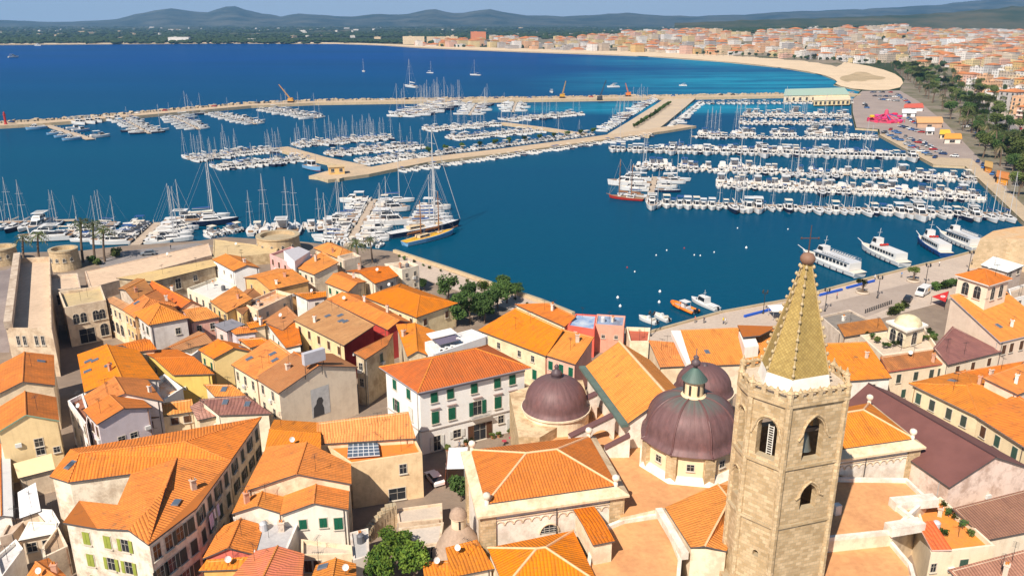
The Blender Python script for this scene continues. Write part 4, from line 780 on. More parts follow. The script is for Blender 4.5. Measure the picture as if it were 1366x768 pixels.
house('square lookout tower with arched lattice windows and a pyramid orange roof', [(8, 797, 264), (8, 888, 237), None, (8, 664, 222)], 20.4, 'pyr', 1.7, pl((.80, .66, .50), .1, .12), T(T_OR, patch=.2), wins=[(3, [.3, .7], [2.3], 'a', W(w=1.5, h=2.6)), (0, [.3, .7], [2.3], 'a', W(w=1.4, h=2.6))], chim=0, over=.5, trim=flat((.78, .74, .68), .7), cat='tower', name='lookout_tower', g=12)
house('white canopied roof terrace behind the lookout tower', [(8, 880, 208), (8, 950, 178), (8, 822, 140), (8, 768, 176)], 12.0, 's0', .3, pl((.55, .44, .36)), flat((.80, .78, .72), .7, .1), wins=[(0, 2, [1.2], 'p', W(w=1.6, h=1.4))], chim=0)
house('white flat roofed house cut off by the right edge', [(8, 900, 330), (8, 1000, 305), (8, 960, 262), (8, 885, 285)], 11.8, 'flat', wall=pl((.84, .80, .74), .1), wins=[(0, [.4], [1.3], 'p', W(w=1.0, h=.9))], chim=0)
house('low terraced house with a dark roof deck and patched tiles by the quay road', [(8, 140, 485), (8, 335, 452), (8, 178, 376), (8, 48, 406)], 7.2, 'flat', wall=pl((.60, .50, .40), .3), chim=1, deck=ground((.20, .18, .16), (.28, .24, .2), .5, 2), par_h=.4)
house('narrow roof of mottled old tiles beside the dark roof deck', [(8, 160, 492), (8, 342, 462), (8, 312, 414), (8, 130, 442)], 7.9, 's0', .5, pl((.7, .58, .44)), T(T_OLD, patch=.9), chim=0)
house('cream long house with an orange hipped roof and dark shutters, right side', [('K', 555, 446), ('K', 800, 326), ('K', 470, 165), ('K', 136, 244)], 10.8, 'hip', 1.2, pl((.74, .60, .38), .15, .2), T(T_OR, patch=.35), wins=[(3, [.12, .34, .6, .82], [2.2], 'k,d,p', W(w=1.0, h=1.8))], chim=1, sky=1, over=.5, trim=flat((.28, .20, .16), .7))
house('cream house with an orange roof continuing the long row to the right edge', [('K', 870, 648), ('K', 1090, 520), ('K', 800, 322), ('K', 556, 447)], 10.8, 's3', 1.0, pl((.74, .60, .38), .15, .2), T(T_OR, patch=.5), wins=[(3, [.15, .45, .8], [2.2], 'b,d', W(w=1.0, h=1.8))], chim=0, over=.5, trim=flat((.28, .20, .16), .7))
house('raised orange roof with dishes above the long cream row', [('K', 800, 306), ('K', 920, 262), ('K', 845, 118), ('K', 600, 206)], 12.4, 's0', 1.0, pl((.66, .5, .38)), T(T_LT, patch=.3), chim=1)
house('orange roof strip behind the long cream row', [('K', 600, 224), ('K', 740, 170), ('K', 845, 100), ('K', 420, 172)], 10.4, 's0', .8, pl(C_CREAM), T(T_OR), chim=1)
house('great hall with a huge plum brown metal roof and a pale blotched gable', [(9, 556, 408), (9, 872, 336), (9, 330, 40), (9, 120, 108)], 10.6, 'gy', 3.2, pl((.74, .57, .47), .5, .3), flat((.185, .078, .066), .6, .6, .25), wins=[(3, [.2], [2.0], 'p', W(w=1, h=1.4))], chim=0, over=.25, cap=flat((.07, .035, .035), .6))
house('low house with a brown tile roof below the plum gable', [(9, 704, 614), (9, 960, 565), (9, 860, 428), (9, 582, 498)], 8.2, 's0', 1.4, pl((.78, .66, .50), .15), T(((.30, .14, .09), (.22, .10, .07))), chim=1)
house('pinkish tile roof in the bottom right corner', [(9, 640, 820), (9, 930, 770), (9, 900, 655), (9, 568, 742)], 7.6, 's0', 1.3, pl((.76, .62, .46)), T(T_ROSE), chim=1)
tp = house('cream house with an orange roof terrace lined with potted plants', [(9, 482, 676), (9, 736, 646), (9, 520, 452), (9, 425, 500)], 8.6, 'flat', wall=pl((.80, .68, .50), .12), wins=[(0, [.55], [2.0], 'd', W(w=1.1, h=1.0)), (0, [.08], [2.2], 'p', W(w=.7, h=1.2))], chim=1, deck=ground((.78, .28, .05), (.68, .25, .07), .5, 3), par_h=.7)
m = MB(); a = [P((9, x, y), z) for x, y, z in ((486, 664, 9.0), (566, 662, 9.0), (490, 546, 9.9), (428, 555, 9.9))]; m.slab(a, [(0, 1, 2, 3)], .2, 0, 1); m.build('lean_to_roof', [T(((.80, .12, .02), (.7, .14, .03)), pitch=.5), flat((.8, .5, .42), .7)], tp)
# sheltering towers: round forts
def round_tower(label, px, D, r, h, z0=G0, open_top=True):
    p = pix_at(*px, D); root = empty('round_tower', (p.x, p.y, z0), label, 'tower'); m = MB()
    m.lathe((p.x, p.y, z0), [(r*1.12, 0), (r*1.02, h*.5), (r, h*.9), (r*1.04, h*.92), (r*1.04, h), (r*.82, h), (r*.82, h - 1.1), (0.01, h - 1.1)], 32)
    m.build('wall', blocks((.60, .45, .27), (.46, .33, .19), .9, .45), root)
    for i in range(5):
        a = -2.6 + i*.5; inst('window', win_mesh(.7, 1.0, True), root, (math.cos(a)*r*1.03, math.sin(a)*r*1.03, h*.55), a - math.pi/2)
    return root
round_tower('round stone tower beside the palms at the west end', (86.6, 347), 221, 3.7, 5.8)
round_tower('squat round stone fort on the bastion above the marina', (371, 320), 237, 6.2, 5.6)
round_tower('round stone tower cut off by the left edge of the picture', (2, 346), 226, 4.2, 4.8)
br = [P(p, 11).xy for p in ((1308, 318), (1345, 318), (1420, 330), (1420, 296), (1352, 303), (1325, 308))]
bs = MB(); base = offset_poly(br, 1.6); n = len(br)
for i in range(n): j = (i+1) % n; bs.add([(*base[i], G0-3), (*base[j], G0-3), (*br[j], 11), (*br[i], 11)], [(0, 1, 2, 3)])
bs.add([(*p, 11) for p in br], [tuple(range(n))], 1)
bt = empty('stone_bastion', (*br[0], G0), 'sloping stone bastion standing in the harbour at the right edge', 'bastion'); bs.build('wall', [blocks((.58, .43, .27), (.46, .34, .20), 1.1, .5), ground((.58, .42, .26), (.62, .34, .14), .2, 1)], bt)
a, b = br[0], br[1]; d = b - a; nv = Vector((d.y, -d.x)).normalized()
# ------------------------------------------------------------------ cathedral and bell tower
M_PALE = pl((.78, .64, .46), .3, .3); M_PLWH = pl((.76, .68, .58), .3, .35); M_STONE = blocks((.64, .475, .285), (.42, .29, .15), .72, .40)
M_TER = ground((.70, .36, .155), (.56, .27, .12), .25, 1.6); M_BRN = flat((.15, .075, .07), .6, .3, .6); M_VERD = flat((.12, .17, .14), .5, .5, .8)
M_COP = copper((.185, .098, .094), (.10, .19, .16)); M_CU2 = copper((.10, .15, .125), (.11, .21, .17))
CA = empty('cathedral', (20, 105, G0), 'large cathedral with three plum brown copper domes, a long orange nave roof and terracotta terraces', 'cathedral')
def arch_poly(w, h, n=8, pointed=False):
    a = [(-w/2, 0), (w/2, 0)]
    if pointed:
        r = w*.8; k = [(w/2 - r + r*math.cos(t), h - w*.62 + r*math.sin(t)) for t in [i/n*1.18 for i in range(n+1)]]; k = [(max(x, 0), z) for x, z in k]
        return a + k + [(-x, z) for x, z in k[::-1][1:]]
    return a + [(w/2*math.cos(t), h - w/2 + w/2*math.sin(t)) for t in [math.pi*i/n for i in range(n+1)]]
def hip_block(pts, z, rise, round_win, lab):
    q = [P(p, z).xy for p in pts]; w = MB()
    w.prism(offset_poly(q, .7), G0, z - 1.5, 0, bot=False); c = MB(); o0, o1, o2 = offset_poly(q, 1.0), offset_poly(q, 1.45), offset_poly(q, .1)
    c.prism(o0, z - 1.5, z - 1.15); c.prism(o1, z - 1.15, z - .85)
    for i in range(4):
        j = (i+1) % 4; c.add([(*o1[i], z-.85), (*o1[j], z-.85), (*o2[j], z - .15), (*o2[i], z - .15)], [(0, 1, 2, 3)])
    wo = w.build('transept_wall', M_PLWH, CA); c.build('cornice', pl((.70, .55, .36), .35, .5), CA)
    vs, fs, rd, _ = roof_shape(offset_poly(q, .15), z, 'hip', rise); rm = MB().slab(vs, fs, .2, 0, 1)
    for a, b in rd: rm.tube(vs[a], vs[b], .17, k=2)
    rm.build('transept_roof', [tiles(*T_OR, pitch=.40, patch=.4), M_GUT, flat((.80, .48, .26), .8, .4, 2)], CA)
    for i in range(4):
        p = q[i]; MB().lathe((p.x, p.y, z - .3), [(.28, 0), (.28, .7), (.18, .75), (.42, 1.0), (.52, 1.3), (.42, 1.62), (.02, 1.8)], 12).build('ball_finial', pl((.78, .68, .54), .3), CA, smooth=True)
    ww = offset_poly(q, .7)
    for i in range(4):
        j = (i+1) % 4; a, b = ww[i], ww[j]; d = b - a; L = d.length; u = d.normalized(); nv = Vector((u.y, -u.x)); ang = math.atan2(u.y, u.x)
        for t in (0.045, .955): p = a + d*t + nv*.1; MB().box((p.x, p.y, (G0+z-1.5)/2), (1.7, .35, z - 1.5 - G0 - .02), 0, ang).build('pilaster', M_STONE, CA)
        if i == 0:
            fr = MB(); n = 13
            for k in range(n):
                cx = .09 + .82*(k+.5)/n; r = .82*L/n/2*.92; c3 = a + d*cx + nv*.06; prev = None
                for s in range(9):
                    t = math.pi*s/8; x = Vector((c3.x + u.x*r*math.cos(t), c3.y + u.y*r*math.cos(t), z - 3.0 + r*math.sin(t)*1.05))
                    if prev is not None: fr.tube(prev, x, .09, n=5)
                    prev = x
            p = a + d*.5 + nv*.08; fr.box((p.x, p.y, z - 2.05), (L*.86, .2, .16), 0, ang)
            fr.build('arch_frieze', pl((.66, .52, .36), .3), CA)
            dp = MB(); p = a + d*.52 + nv*.2; dp.tube((*p, z - 1.2), (*p, z - 6), .07); dp.build('drainpipe', M_GUT, CA)
            rw = MB(); c3 = a + d*(.30 if round_win else .47) + nv*.05; M = Matrix(((u.x, nv.x, 0), (u.y, nv.y, 0), (0, 0, 1)))
            lo = 0 if round_win else 0; R = .85 if round_win else 1.25; zz = z - 4.6 if round_win else z - 5.0; N = 20
            ts = [2*math.pi*k/N for k in range(N)] if round_win else [math.pi*k/N for k in range(N+1)]
            ring = [(R*math.cos(t), R*math.sin(t)) for t in ts]; to = lambda x, y, h: Vector((c3.x, c3.y, zz)) + M @ Vector((x, y, h))
            rw.add([to(x, .03, h) for x, h in ring], [tuple(range(len(ring)))], 1)
            for k in range(len(ring) if round_win else len(ring) - 1):
                (x0, h0), (x1, h1) = ring[k], ring[(k+1) % len(ring)]; rw.tube(to(x0, .06, h0), to(x1, .06, h1), .13, n=5, k=0)
            for o in (-.5, 0, .5):
                x = R*o; hh = math.sqrt(R*R - x*x); rw.tube(to(x, .06, -hh if round_win else 0), to(x, .06, hh), .035, n=4, k=2)
                hy = R*o if round_win else R*.5*(o+.5); xx = math.sqrt(max(0, R*R - hy*hy)); rw.tube(to(-xx, .06, hy), to(xx, .06, hy), .035, n=4, k=2)
            rw.build('round_window' if round_win else 'lunette_window', [pl((.66, .52, .36), .3), glass(), flat((.5, .46, .4), .6)], CA)
hip_block([(6, 330, 408), (6, 965, 318), (6, 832, 82), (6, 258, 148)], 13.5, 2.4, False, 'west')
hip_block([(0, 1083, 603), (9, 408, 220), (9, 236, 82), (0, 1062, 556)], 13.5, 2.4, True, 'east')
# sacristy hip roof in front of the west transept
q = [P(p, 9.2).xy for p in ((6, 425, 815), (6, 862, 790), (6, 750, 550), (6, 346, 632))]
MB().prism(q, G0, 9.1, bot=False).build('sacristy_wall', M_PALE, CA); vs, fs, rd, _ = roof_shape(offset_poly(q, .25), 9.2, 'hip', 1.8); rm = MB().slab(vs, fs, .2, 0, 1)
for a, b in rd: rm.tube(vs[a], vs[b], .16, k=2)
rm.build('sacristy_roof', [tiles(*T_OR, pitch=.42, patch=.3), M_GUT, flat((.80, .48, .26), .8, .4, 2)], CA)
# lean-to cabin on the terrace
q = [P(p, 11.6).xy for p in ((6, 860, 607), (6, 947, 590), (6, 852, 430), (6, 768, 442))]
MB().prism(q, 8.5, 11.5, bot=False).build('stair_cabin', M_PALE, CA); vs, fs, rd, _ = roof_shape(offset_poly(q, .25), 11.6, 'gx', .25); MB().slab(vs, fs, .18, 0, 1).build('stair_cabin_roof', [tiles(*T_OR, pitch=.42), M_GUT], CA)
# terracotta terraces with white copings
def terrace(px, z, coping=True, name='terrace'):
    q = [P(p, z).xy for p in px]; ar = sum(q[i].x*q[(i+1) % len(q)].y - q[(i+1) % len(q)].x*q[i].y for i in range(len(q)))
    if ar < 0: q = q[::-1]
    m = MB().prism(q, G0, z, 1, 0, bot=False); o = m.build(name, [M_TER, M_PALE], CA)
    if coping:
        inn = offset_poly(q, -.45); n = len(q); c = MB()
        for i in range(n):
            j = (i+1) % n
            c.add([(*q[i], z+.55), (*q[j], z+.55), (*inn[j], z+.55), (*inn[i], z+.55), (*q[i], z), (*q[j], z), (*inn[j], z), (*inn[i], z)], [(0, 1, 2, 3), (4, 5, 1, 0), (3, 2, 6, 7)])
        c.build('coping', M_PLWH, CA)
    return o
terrace([(0, 775, 800), (0, 905, 800), (6, 1290, 690), (6, 1200, 470), (6, 1000, 500), (6, 850, 560)], 8.6)
terrace([(0, 828, 690), (0, 890, 676), (0, 935, 668), (0, 985, 640), (0, 990, 560), (0, 850, 560), (0, 795, 585), (0, 812, 640)], 9.6, False)
terrace([(0, 690, 612), (0, 775, 650), (0, 850, 640), (0, 862, 600), (0, 810, 540), (0, 722, 560)], 9.3, False)
terrace([(0, 1084, 724), (9, 330, 604), (9, 470, 472), (9, 385, 392), (0, 1100, 640)], 9.4)
terrace([(0, 1080, 790), (9, 420, 790), (9, 405, 735), (9, 318, 632), (0, 1086, 730)], 7.8)
cu = MB()
for a, b, w, h in (((9, 325, 498), (9, 495, 482), 1.5, 1.2), ((9, 308, 600), (9, 440, 578), 1.5, 1.2), ((9, 330, 492), (9, 430, 572), .6, .7)):
    A, B = P(a, 9.4), P(b, 9.4); d = B - A; cu.box((A+B)/2 + Vector((0, 0, h/2)), (d.length, w, h), 0, math.atan2(d.y, d.x))
cu.build('parapet_wall', M_PLWH, CA)
p = P((9, 105, 520), 9.4); MB().box(p + Vector((0, 0, .7)), (.9, .8, 1.4), 0, .3).build('roof_vent', M_PLWH, CA)
# house-like chapel roof left of the tower
q3 = [((O_[0], O_[1]), O_[2]) for O_ in ()]
ch = [P(('O', 78, 348), 10.4), P(('O', 235, 592), 10.4), P(('O', 322, 584), 10.8), P(('O', 455, 615), 10.4), P(('O', 560, 300), 10.8), P(('O', 480, 215), 12.0), P(('O', 400, 206), 12.2), P(('O', 474, 300), 12.6)]
MB().slab(ch, [(0, 1, 2, 7, 6), (2, 3, 4, 7), (7, 4, 5, 6)], .22, 0, 1).tube(ch[2], ch[7], .14, k=2).tube(ch[6], ch[7], .14, k=2).build('chapel_roof', [tiles(*T_OR, pitch=.42, patch=.2), M_GUT, flat((.80, .48, .26), .8, .4, 2)], CA)
qc = [v.xy for v in (ch[0], ch[1], ch[2], ch[3], ch[4], ch[5], ch[6])]
MB().prism(offset_poly(qc, -.1), G0, 10.15, bot=False).build('chapel_wall', M_PALE, CA)
A, B = P(('O', 62, 350), 9.9), P(('O', 225, 622), 9.9); d = B - A; MB().box((A+B)/2 + Vector((-.5, -.2, -.4)), (d.length, .9, 1.0), 0, math.atan2(d.y, d.x)).build('parapet_wall', M_PLWH, CA)
# nave
Lf, Ln, Rf, Rn = P((0, 771, 478), 14), P((0, 844, 568), 14), P((0, 826, 455), 18), P((0, 890, 526), 18)
ax = (Rn - Rf).normalized(); perp = Vector((ax.y, -ax.x, 0)); 
if perp.x > 0: perp = -perp
hw_ = ((Lf - Rf).dot(perp) + (Ln - Rn).dot(perp))/2; Lf, Ln = Rf + perp*hw_, Rn + perp*hw_; Lf.z = Ln.z = 14; Ef, En = Rf - perp*hw_, Rn - perp*hw_; Ef.z = En.z = 14
MB().slab([Lf, Ln, Rn, Rf, En, Ef], [(0, 1, 2, 3), (3, 2, 4, 5)], .3, 0, 1).tube(Rf, Rn, .22, k=2).build('nave_roof', [tiles(*T_LT, pitch=.42, patch=.2), M_GUT, flat((.80, .50, .28), .8, .5, 2)], CA)
i_ = .35; wl = [Ln - perp*i_ + ax*-.3, En + perp*i_ - ax*.3, Ef + perp*i_ + ax*.3, Lf - perp*i_ + ax*.3]; m = MB()
b = [Vector((v.x, v.y, G0)) for v in wl]; t = [Vector((v.x, v.y, 13.85)) for v in wl]; r0, r1 = Rn - ax*.3 - Vector((0, 0, .35)), Rf + ax*.3 - Vector((0, 0, .35))
m.add([b[0], b[1], t[1], r0, t[0]], [(0, 1, 2, 3, 4)]); m.add([b[1], b[2], t[2], t[1]], [(0, 1, 2, 3)]); m.add([b[2], b[3], t[3], r1, t[2]], [(0, 1, 2, 3, 4)]); m.add([b[3], b[0], t[0], t[3]], [(0, 1, 2, 3)])
m.build('nave_wall', M_PLWH, CA)
g = MB(); ga, gb = Lf + perp*.55 - Vector((0, 0, .25)), Ln + perp*.55 - Vector((0, 0, .25)); d = gb - ga; g.box((ga+gb)/2, (d.length + .6, 1.1, .4), 0, math.atan2(d.y, d.x)); g.build('copper_gutter', M_VERD, CA)
# flying buttresses with brown copings
for lo, hi, zl, zh, hole in (((5, 318, 548), (5, 497, 462), 11.6, 13.6, True), ((5, 383, 645), (5, 572, 552), 11.2, 13.6, True), ((5, 533, 695), (5, 640, 640), 11.0, 13.0, False)):
    A, B = P(lo, zl), P(hi, zh); u = Vector(((B-A).x, (B-A).y, 0)); L = u.length; u.normalize(); nv = Vector((u.y, -u.x, 0))
    pol = [(0, 9.3 - zl), (L*.40 if hole else L*.5, 9.3 - zl)]
    if hole: pol += [(L*.68 - L*.28*math.cos(t), 9.3 - zl + 2.3*math.sin(t)) for t in [math.pi*k/10 for k in range(1, 10)]] + [(L*.96, 9.3 - zl)]
    pol += [(L, 9.3 - zl), (L, zh - zl), (0, 0)]
    n = len(pol); vs = [A + u*x + Vector((0, 0, z)) + nv*.45 for x, z in pol] + [A + u*x + Vector((0, 0, z)) - nv*.45 for x, z in pol]
    bm2 = MB().add(vs, [tuple(range(n)), tuple(reversed(range(n, 2*n)))] + [(i, n+i, n+(i+1) % n, (i+1) % n) for i in range(n)]); bu = bm2.build('flying_buttress', M_PLWH, CA)
    top = [A + nv*.6, B + nv*.6, B - nv*.6, A - nv*.6]; MB().slab([v + Vector((0, 0, .14)) for v in top], [(0, 1, 2, 3)], .16, 0, 0).build('coping', M_BRN, bu)
# domes
def dome(px, z0, R, h, octo, rtop, mat, ang0=-1.36, name='dome'):
    c = P(px, z0); N = 64; m = MB(); prof = [(1.06, -.12), (1.05, .05), (.985, .30), (.955, .9)] + [(math.cos(t)*.955 + (rtop/R)*(1-math.cos(t)), .9 + (h - .9)*math.sin(t)) for t in [math.pi/2*i/12 for i in range(1, 13)]]
    fac = []
    for k in range(N):
        t = 2*math.pi*k/N; f = ((t + math.pi/8) % (math.pi/4)) - math.pi/8; fac.append(.35 + .65*math.cos(math.pi/8)/math.cos(math.pi/8 - abs(f)) * 1.04 if octo else 1)
    vs = [(c.x + R*r*fac[k]*math.cos(ang0 + 2*math.pi*k/N), c.y + R*r*fac[k]*math.sin(ang0 + 2*math.pi*k/N), z0 + z) for r, z in prof for k in range(N)]
    m.add(vs, [(j*N+k, j*N+(k+1) % N, (j+1)*N+(k+1) % N, (j+1)*N+k) for j in range(len(prof)-1) for k in range(N)]); m.add(vs[-N:], [tuple(range(N))])
    o = m.build(name, mat, CA, smooth=True, loc=c)
    if octo:
        for s in range(8):
            k = s*8; rb = MB()
            for j in range(len(prof)-1): rb.tube(vs[j*N+k], vs[(j+1)*N+k], .15, n=6)
            rb.build('dome_rib', flat((.15, .072, .068), .5, .4, .5), o)
    return o, c
d1, c1 = dome((5, 325, 515), 12.0, 5.1, 5.0, False, .5, M_COP)
MB().lathe((c1.x, c1.y, 10.0), [(5.2, -2), (5.2, 1.6), (5.5, 1.7), (5.5, 2.0), (5.0, 2.05)], 40).build('dome_drum', M_PALE, CA)
MB().lathe((c1.x, c1.y, 16.9), [(.85, 0), (.8, .5), (.95, .6), (.7, 1.1), (.35, 1.35), (.3, 1.6), (.42, 1.8), (.25, 2.1), (.02, 2.3)], 16).build('dome_finial', flat((.10, .07, .075), .5), d1, smooth=True)
d2, c2 = dome((0, 921, 577), 14.0, 6.75, 6.0, True, 1.75, M_COP)
MB().lathe((c2.x, c2.y, 9.0), [(6.55, 0), (6.55, 5.0)], angs=[-1.36 + math.pi/4*k for k in range(8)]).build('dome_drum', pl((.80, .63, .40), .15, .2), CA)
MB().lathe((c2.x, c2.y, 9.3), [(8.0, 0), (7.3, .4), (6.7, 1.2)], angs=[-1.36 + math.pi/4*k for k in range(8)]).build('drum_skirt', M_PLWH, CA)
for k in range(8):
    a = -1.36 + math.pi/4*k; x, y = c2.x + 6.5*math.cos(a), c2.y + 6.5*math.sin(a); MB().box((x, y, 11.75), (.8, 1.5, 4.4), 0, a).build('quoin', M_STONE, CA)
    a += math.pi/8; r = 6.55*math.cos(math.pi/8) + .02; inst('window', win_mesh(.95, .95, False), CA, (c2.x + r*math.cos(a) - 20, c2.y + r*math.sin(a) - 105, 11.9 - G0), a - math.pi/2)
la = MB(); la.lathe((c2.x, c2.y, 19.7), [(1.9, 0), (1.75, .3), (1.35, .45), (1.35, 2.4), (1.55, 2.5), (1.55, 2.7)], 24)
for k in range(8): a = k*math.pi/4 + .2; la.box((c2.x + 1.5*math.cos(a), c2.y + 1.5*math.sin(a), 21.2), (.06, .3, 1.5), 1, a)
la.build('lantern', [pl((.80, .62, .38), .15), M_DARK], d2)
MB().lathe((c2.x, c2.y, 22.4), [(1.8, 0), (1.75, .12), (1.2, .8), (.75, 1.3), (.4, 1.6), (.3, 1.7)], 24).build('lantern_roof', M_CU2, d2, smooth=True, loc=(c2.x, c2.y, 22.4 - 4))
MB().lathe((c2.x, c2.y, 24.2), [(.3, 0), (.3, .2), (.62, .4), (.66, .8), (.4, 1.1), (.3, 1.2), (.42, 1.45), (.2, 1.75), (.06, 1.8), (.05, 2.8), (.01, 2.85)], 14).build('dome_finial', flat((.11, .08, .085), .5), d2, smooth=True)
d3, c3 = dome((0, 938, 519), 11.6, 4.7, 4.3, False, .5, M_COP)
MB().lathe((c3.x, c3.y, 8.0), [(4.9, -5), (4.9, 3.2), (5.1, 3.3), (5.1, 3.6), (4.6, 3.65)], 40).build('dome_drum', M_PALE, CA)
MB().lathe((c3.x, c3.y, 15.8), [(.5, 0), (.4, .3), (.02, .5)], 12).build('dome_finial', flat((.10, .07, .075), .5), d3, smooth=True)
# stone apse block under the left dome
q = [P(p, 11.2).xy for p in ((5, 165, 640), (5, 255, 645), (5, 470, 520), (5, 440, 400), (5, 250, 415), (5, 128, 455))]; MB().prism(q, G0, 11.0, 0, 1, bot=False).build('apse_wall', [M_STONE, pl((.62, .46, .28), .5, .4)], CA)
# ---- bell tower
TX, TY = 31.2, 82.0; BT = empty('bell_tower', (TX, TY, G0), 'tall honey coloured stone bell tower with a tiled spire and arched belfry openings', 'bell tower')
PSI = [-166, -139, -94, -16, 14, 41, 86, 164]; TH = [math.radians(a - 17.7) for a in PSI]; RT = 5.75
oc = lambda R, r0=0: [Vector((TX + R*math.cos(t), TY + R*math.sin(t))) for t in TH]
def boolean(base, cut, mat):
    md = base.modifiers.new('cut', 'BOOLEAN'); md.operation = 'DIFFERENCE'; md.object = cut; md.solver = 'EXACT'
    dg = bpy.context.evaluated_depsgraph_get(); me = bpy.data.meshes.new_from_object(base.evaluated_get(dg)); base.modifiers.clear(); base.data = me; bpy.data.objects.remove(cut)
tw = MB().prism(oc(RT), G0, 32.0).build('shaft', [M_STONE], None)
inner = MB().prism(oc(RT - 1.1), 15.0, 31.0).build('void', M_STONE); boolean(tw, inner, None)
def face(i):
    q = oc(RT); a, b = q[i], q[(i+1) % 8]; d = (b-a); u = d.normalized(); return (a+b)/2, u, Vector((u.y, -u.x)), d.length
def cutter(specs):
    m = MB()
    for i, off, w, z, h, pt in specs:
        c, u, nv, L = face(i); pol = arch_poly(w, h, 8, pt); n = len(pol)
        vs = [Vector((c.x + u.x*(x+off) + nv.x*.6, c.y + u.y*(x+off) + nv.y*.6, z + zz)) for x, zz in pol] + [Vector((c.x + u.x*(x+off) - nv.x*2.2, c.y + u.y*(x+off) - nv.y*2.2, z + zz)) for x, zz in pol]
        m.add(vs, [tuple(range(n)), tuple(reversed(range(n, 2*n)))] + [(k, n+k, n+(k+1) % n, (k+1) % n) for k in range(n)])
    return m.build('arches', M_STONE)
OPEN = [(0, 0, 1.5, 24.5, 4.6, False), (1, .1, 2.3, 24.5, 4.7, False), (2, 0, 2.5, 24.5, 4.8, True), (3, 0, 1.2, 24.5, 4.2, False), (4, 0, 1.4, 24.5, 4.4, False), (5, 0, 2.2, 24.5, 4.6, False), (6, 0, 2.4, 24.5, 4.7, False),
        (2, .35, 2.1, 18.2, 2.9, True), (0, 0, 1.3, 18.2, 3.4, False), (1, .3, .7, 11.9, .8, False)]
for sp in OPEN: boolean(tw, cutter([sp]), None)
tw.parent = BT; tw.location = (-TX, -TY, -G0)
for z, e, h in ((16.5, .28, .30), (23.9, .28, .32), (31.5, .35, .5)):
    o, i_ = oc(RT + e), oc(RT - .3); m = MB()
    for k in range(8):
        j = (k+1) % 8; m.add([(*o[k], z-h/2), (*o[j], z-h/2), (*o[j], z+h/2), (*o[k], z+h/2), (*i_[j], z+h/2), (*i_[k], z+h/2), (*i_[j], z-h/2), (*i_[k], z-h/2)], [(0, 1, 2, 3), (3, 2, 4, 5), (1, 0, 7, 6)])
    m.build('string_course', M_STONE, BT)
for t in TH: MB().lathe((TX + (RT-.12)*math.cos(t), TY + (RT-.12)*math.sin(t), G0), [(.42, 0), (.42, 28.8)], 8).build('corner_shaft', M_STONE, BT)
MB().prism(oc(RT + .9), G0, 7.5).build('plinth', M_STONE, BT)
for i, off, w, z, h, pt in OPEN[:9]:
    c, u, nv, L = face(i); pol = [(x, zz) for x, zz in arch_poly(w + .55, h + .3, 10, pt) if zz > h*.55]; hm = MB(); pr = None
    for x, zz in [(w/2 + .7, h*.55 - .05)] + pol + [(-w/2 - .7, h*.55 - .05)]:
        v = Vector((c.x + u.x*(x+off) + nv.x*.08, c.y + u.y*(x+off) + nv.y*.08, z + zz))
        if pr is not None: hm.tube(pr, v, .14, n=6)
        pr = v
    hm.build('hood_mould', M_STONE, BT)
q = oc(RT - .05)
for i in range(8):
    a, b = q[i], q[(i+1) % 8]; d = b - a; L = d.length; n = max(2, round(L/1.25)); ang = math.atan2(d.y, d.x); m = MB(); mid = (a+b)/2
    m.box((mid.x, mid.y, 31.9), (L, .4, .5), 0, ang); m.box((mid.x, mid.y, 32.72), (L, .34, .2), 0, ang)
    for k in range(n):
        c = a + d*((k)/n); m.box((c.x, c.y, 32.3), (.5, .44, 1.1), 0, ang); m.tube((c.x, c.y, 32.8), (c.x, c.y, 33.25), .24, .05, 6)
        c = a + d*((k+.5)/n); m.tube((c.x, c.y, 32.8), (c.x, c.y, 33.05), .40, .1, 4)
    m.build('parapet', M_STONE, BT)
for t in TH: MB().lathe((TX + (RT-.05)*math.cos(t), TY + (RT-.05)*math.sin(t), 31.6), [(.38, 0), (.38, 1.2), (.44, 1.3), (.2, 1.55), (.03, 2.1)], 8).build('pinnacle', M_STONE, BT)
MB().prism(oc(RT - .3), 31.7, 32.02).build('platform', ground((.60, .5, .38), (.5, .4, .3), .5, 2), BT)
SA = [math.radians(a - 17.7) for a in (-143, -94, -13, 37, 86, 167)]
s6 = lambda R: [Vector((TX + R*math.cos(t), TY + R*math.sin(t))) for t in SA]
m = MB(); bq, tq = s6(3.95), s6(3.6)
m.add([(*p, 31.9) for p in bq] + [(*p, 33.5) for p in tq], [(i, (i+1) % 6, 6+(i+1) % 6, 6+i) for i in range(6)]); m.build('spire_base', pl((.80, .74, .66), .15, .2), BT)
n = NT('spire_tiles'); u, v, p = n.uv(); a = n.math('ADD', n.math('DIVIDE', u, .42), n.math('DIVIDE', v, .42)); b = n.math('SUBTRACT', n.math('DIVIDE', v, .42), n.math('DIVIDE', u, .42))
fa, fb = n.math('FRACT', a), n.math('FRACT', b); edge = n.math('MAXIMUM', n.ramp(fa, .78, .95), n.ramp(fb, .78, .95))
wn = n.n('ShaderNodeTexWhiteNoise'); n.l(n.comb(n.math('FLOOR', a), n.math('FLOOR', b)), wn.inputs[0])
col = n.mix(wn.outputs[0], (.46, .32, .10), (.36, .24, .07)); col = n.mix(n.math('MULTIPLY', n.ramp(n.noise(p, .6, 5, .7), .45, .7), .5), col, (.22, .15, .05)); col = n.mix(n.math('MULTIPLY', edge, .6), col, (.15, .10, .035))
M_SPT = n.fin(col, .5, edge, -.5, .04, .4)
m = MB(); tq2 = s6(.40); m.add([(*p, 33.5) for p in s6(3.6)] + [(*p, 45.6) for p in tq2], [(i, (i+1) % 6, 6+(i+1) % 6, 6+i) for i in range(6)]); m.build('spire', M_SPT, BT)
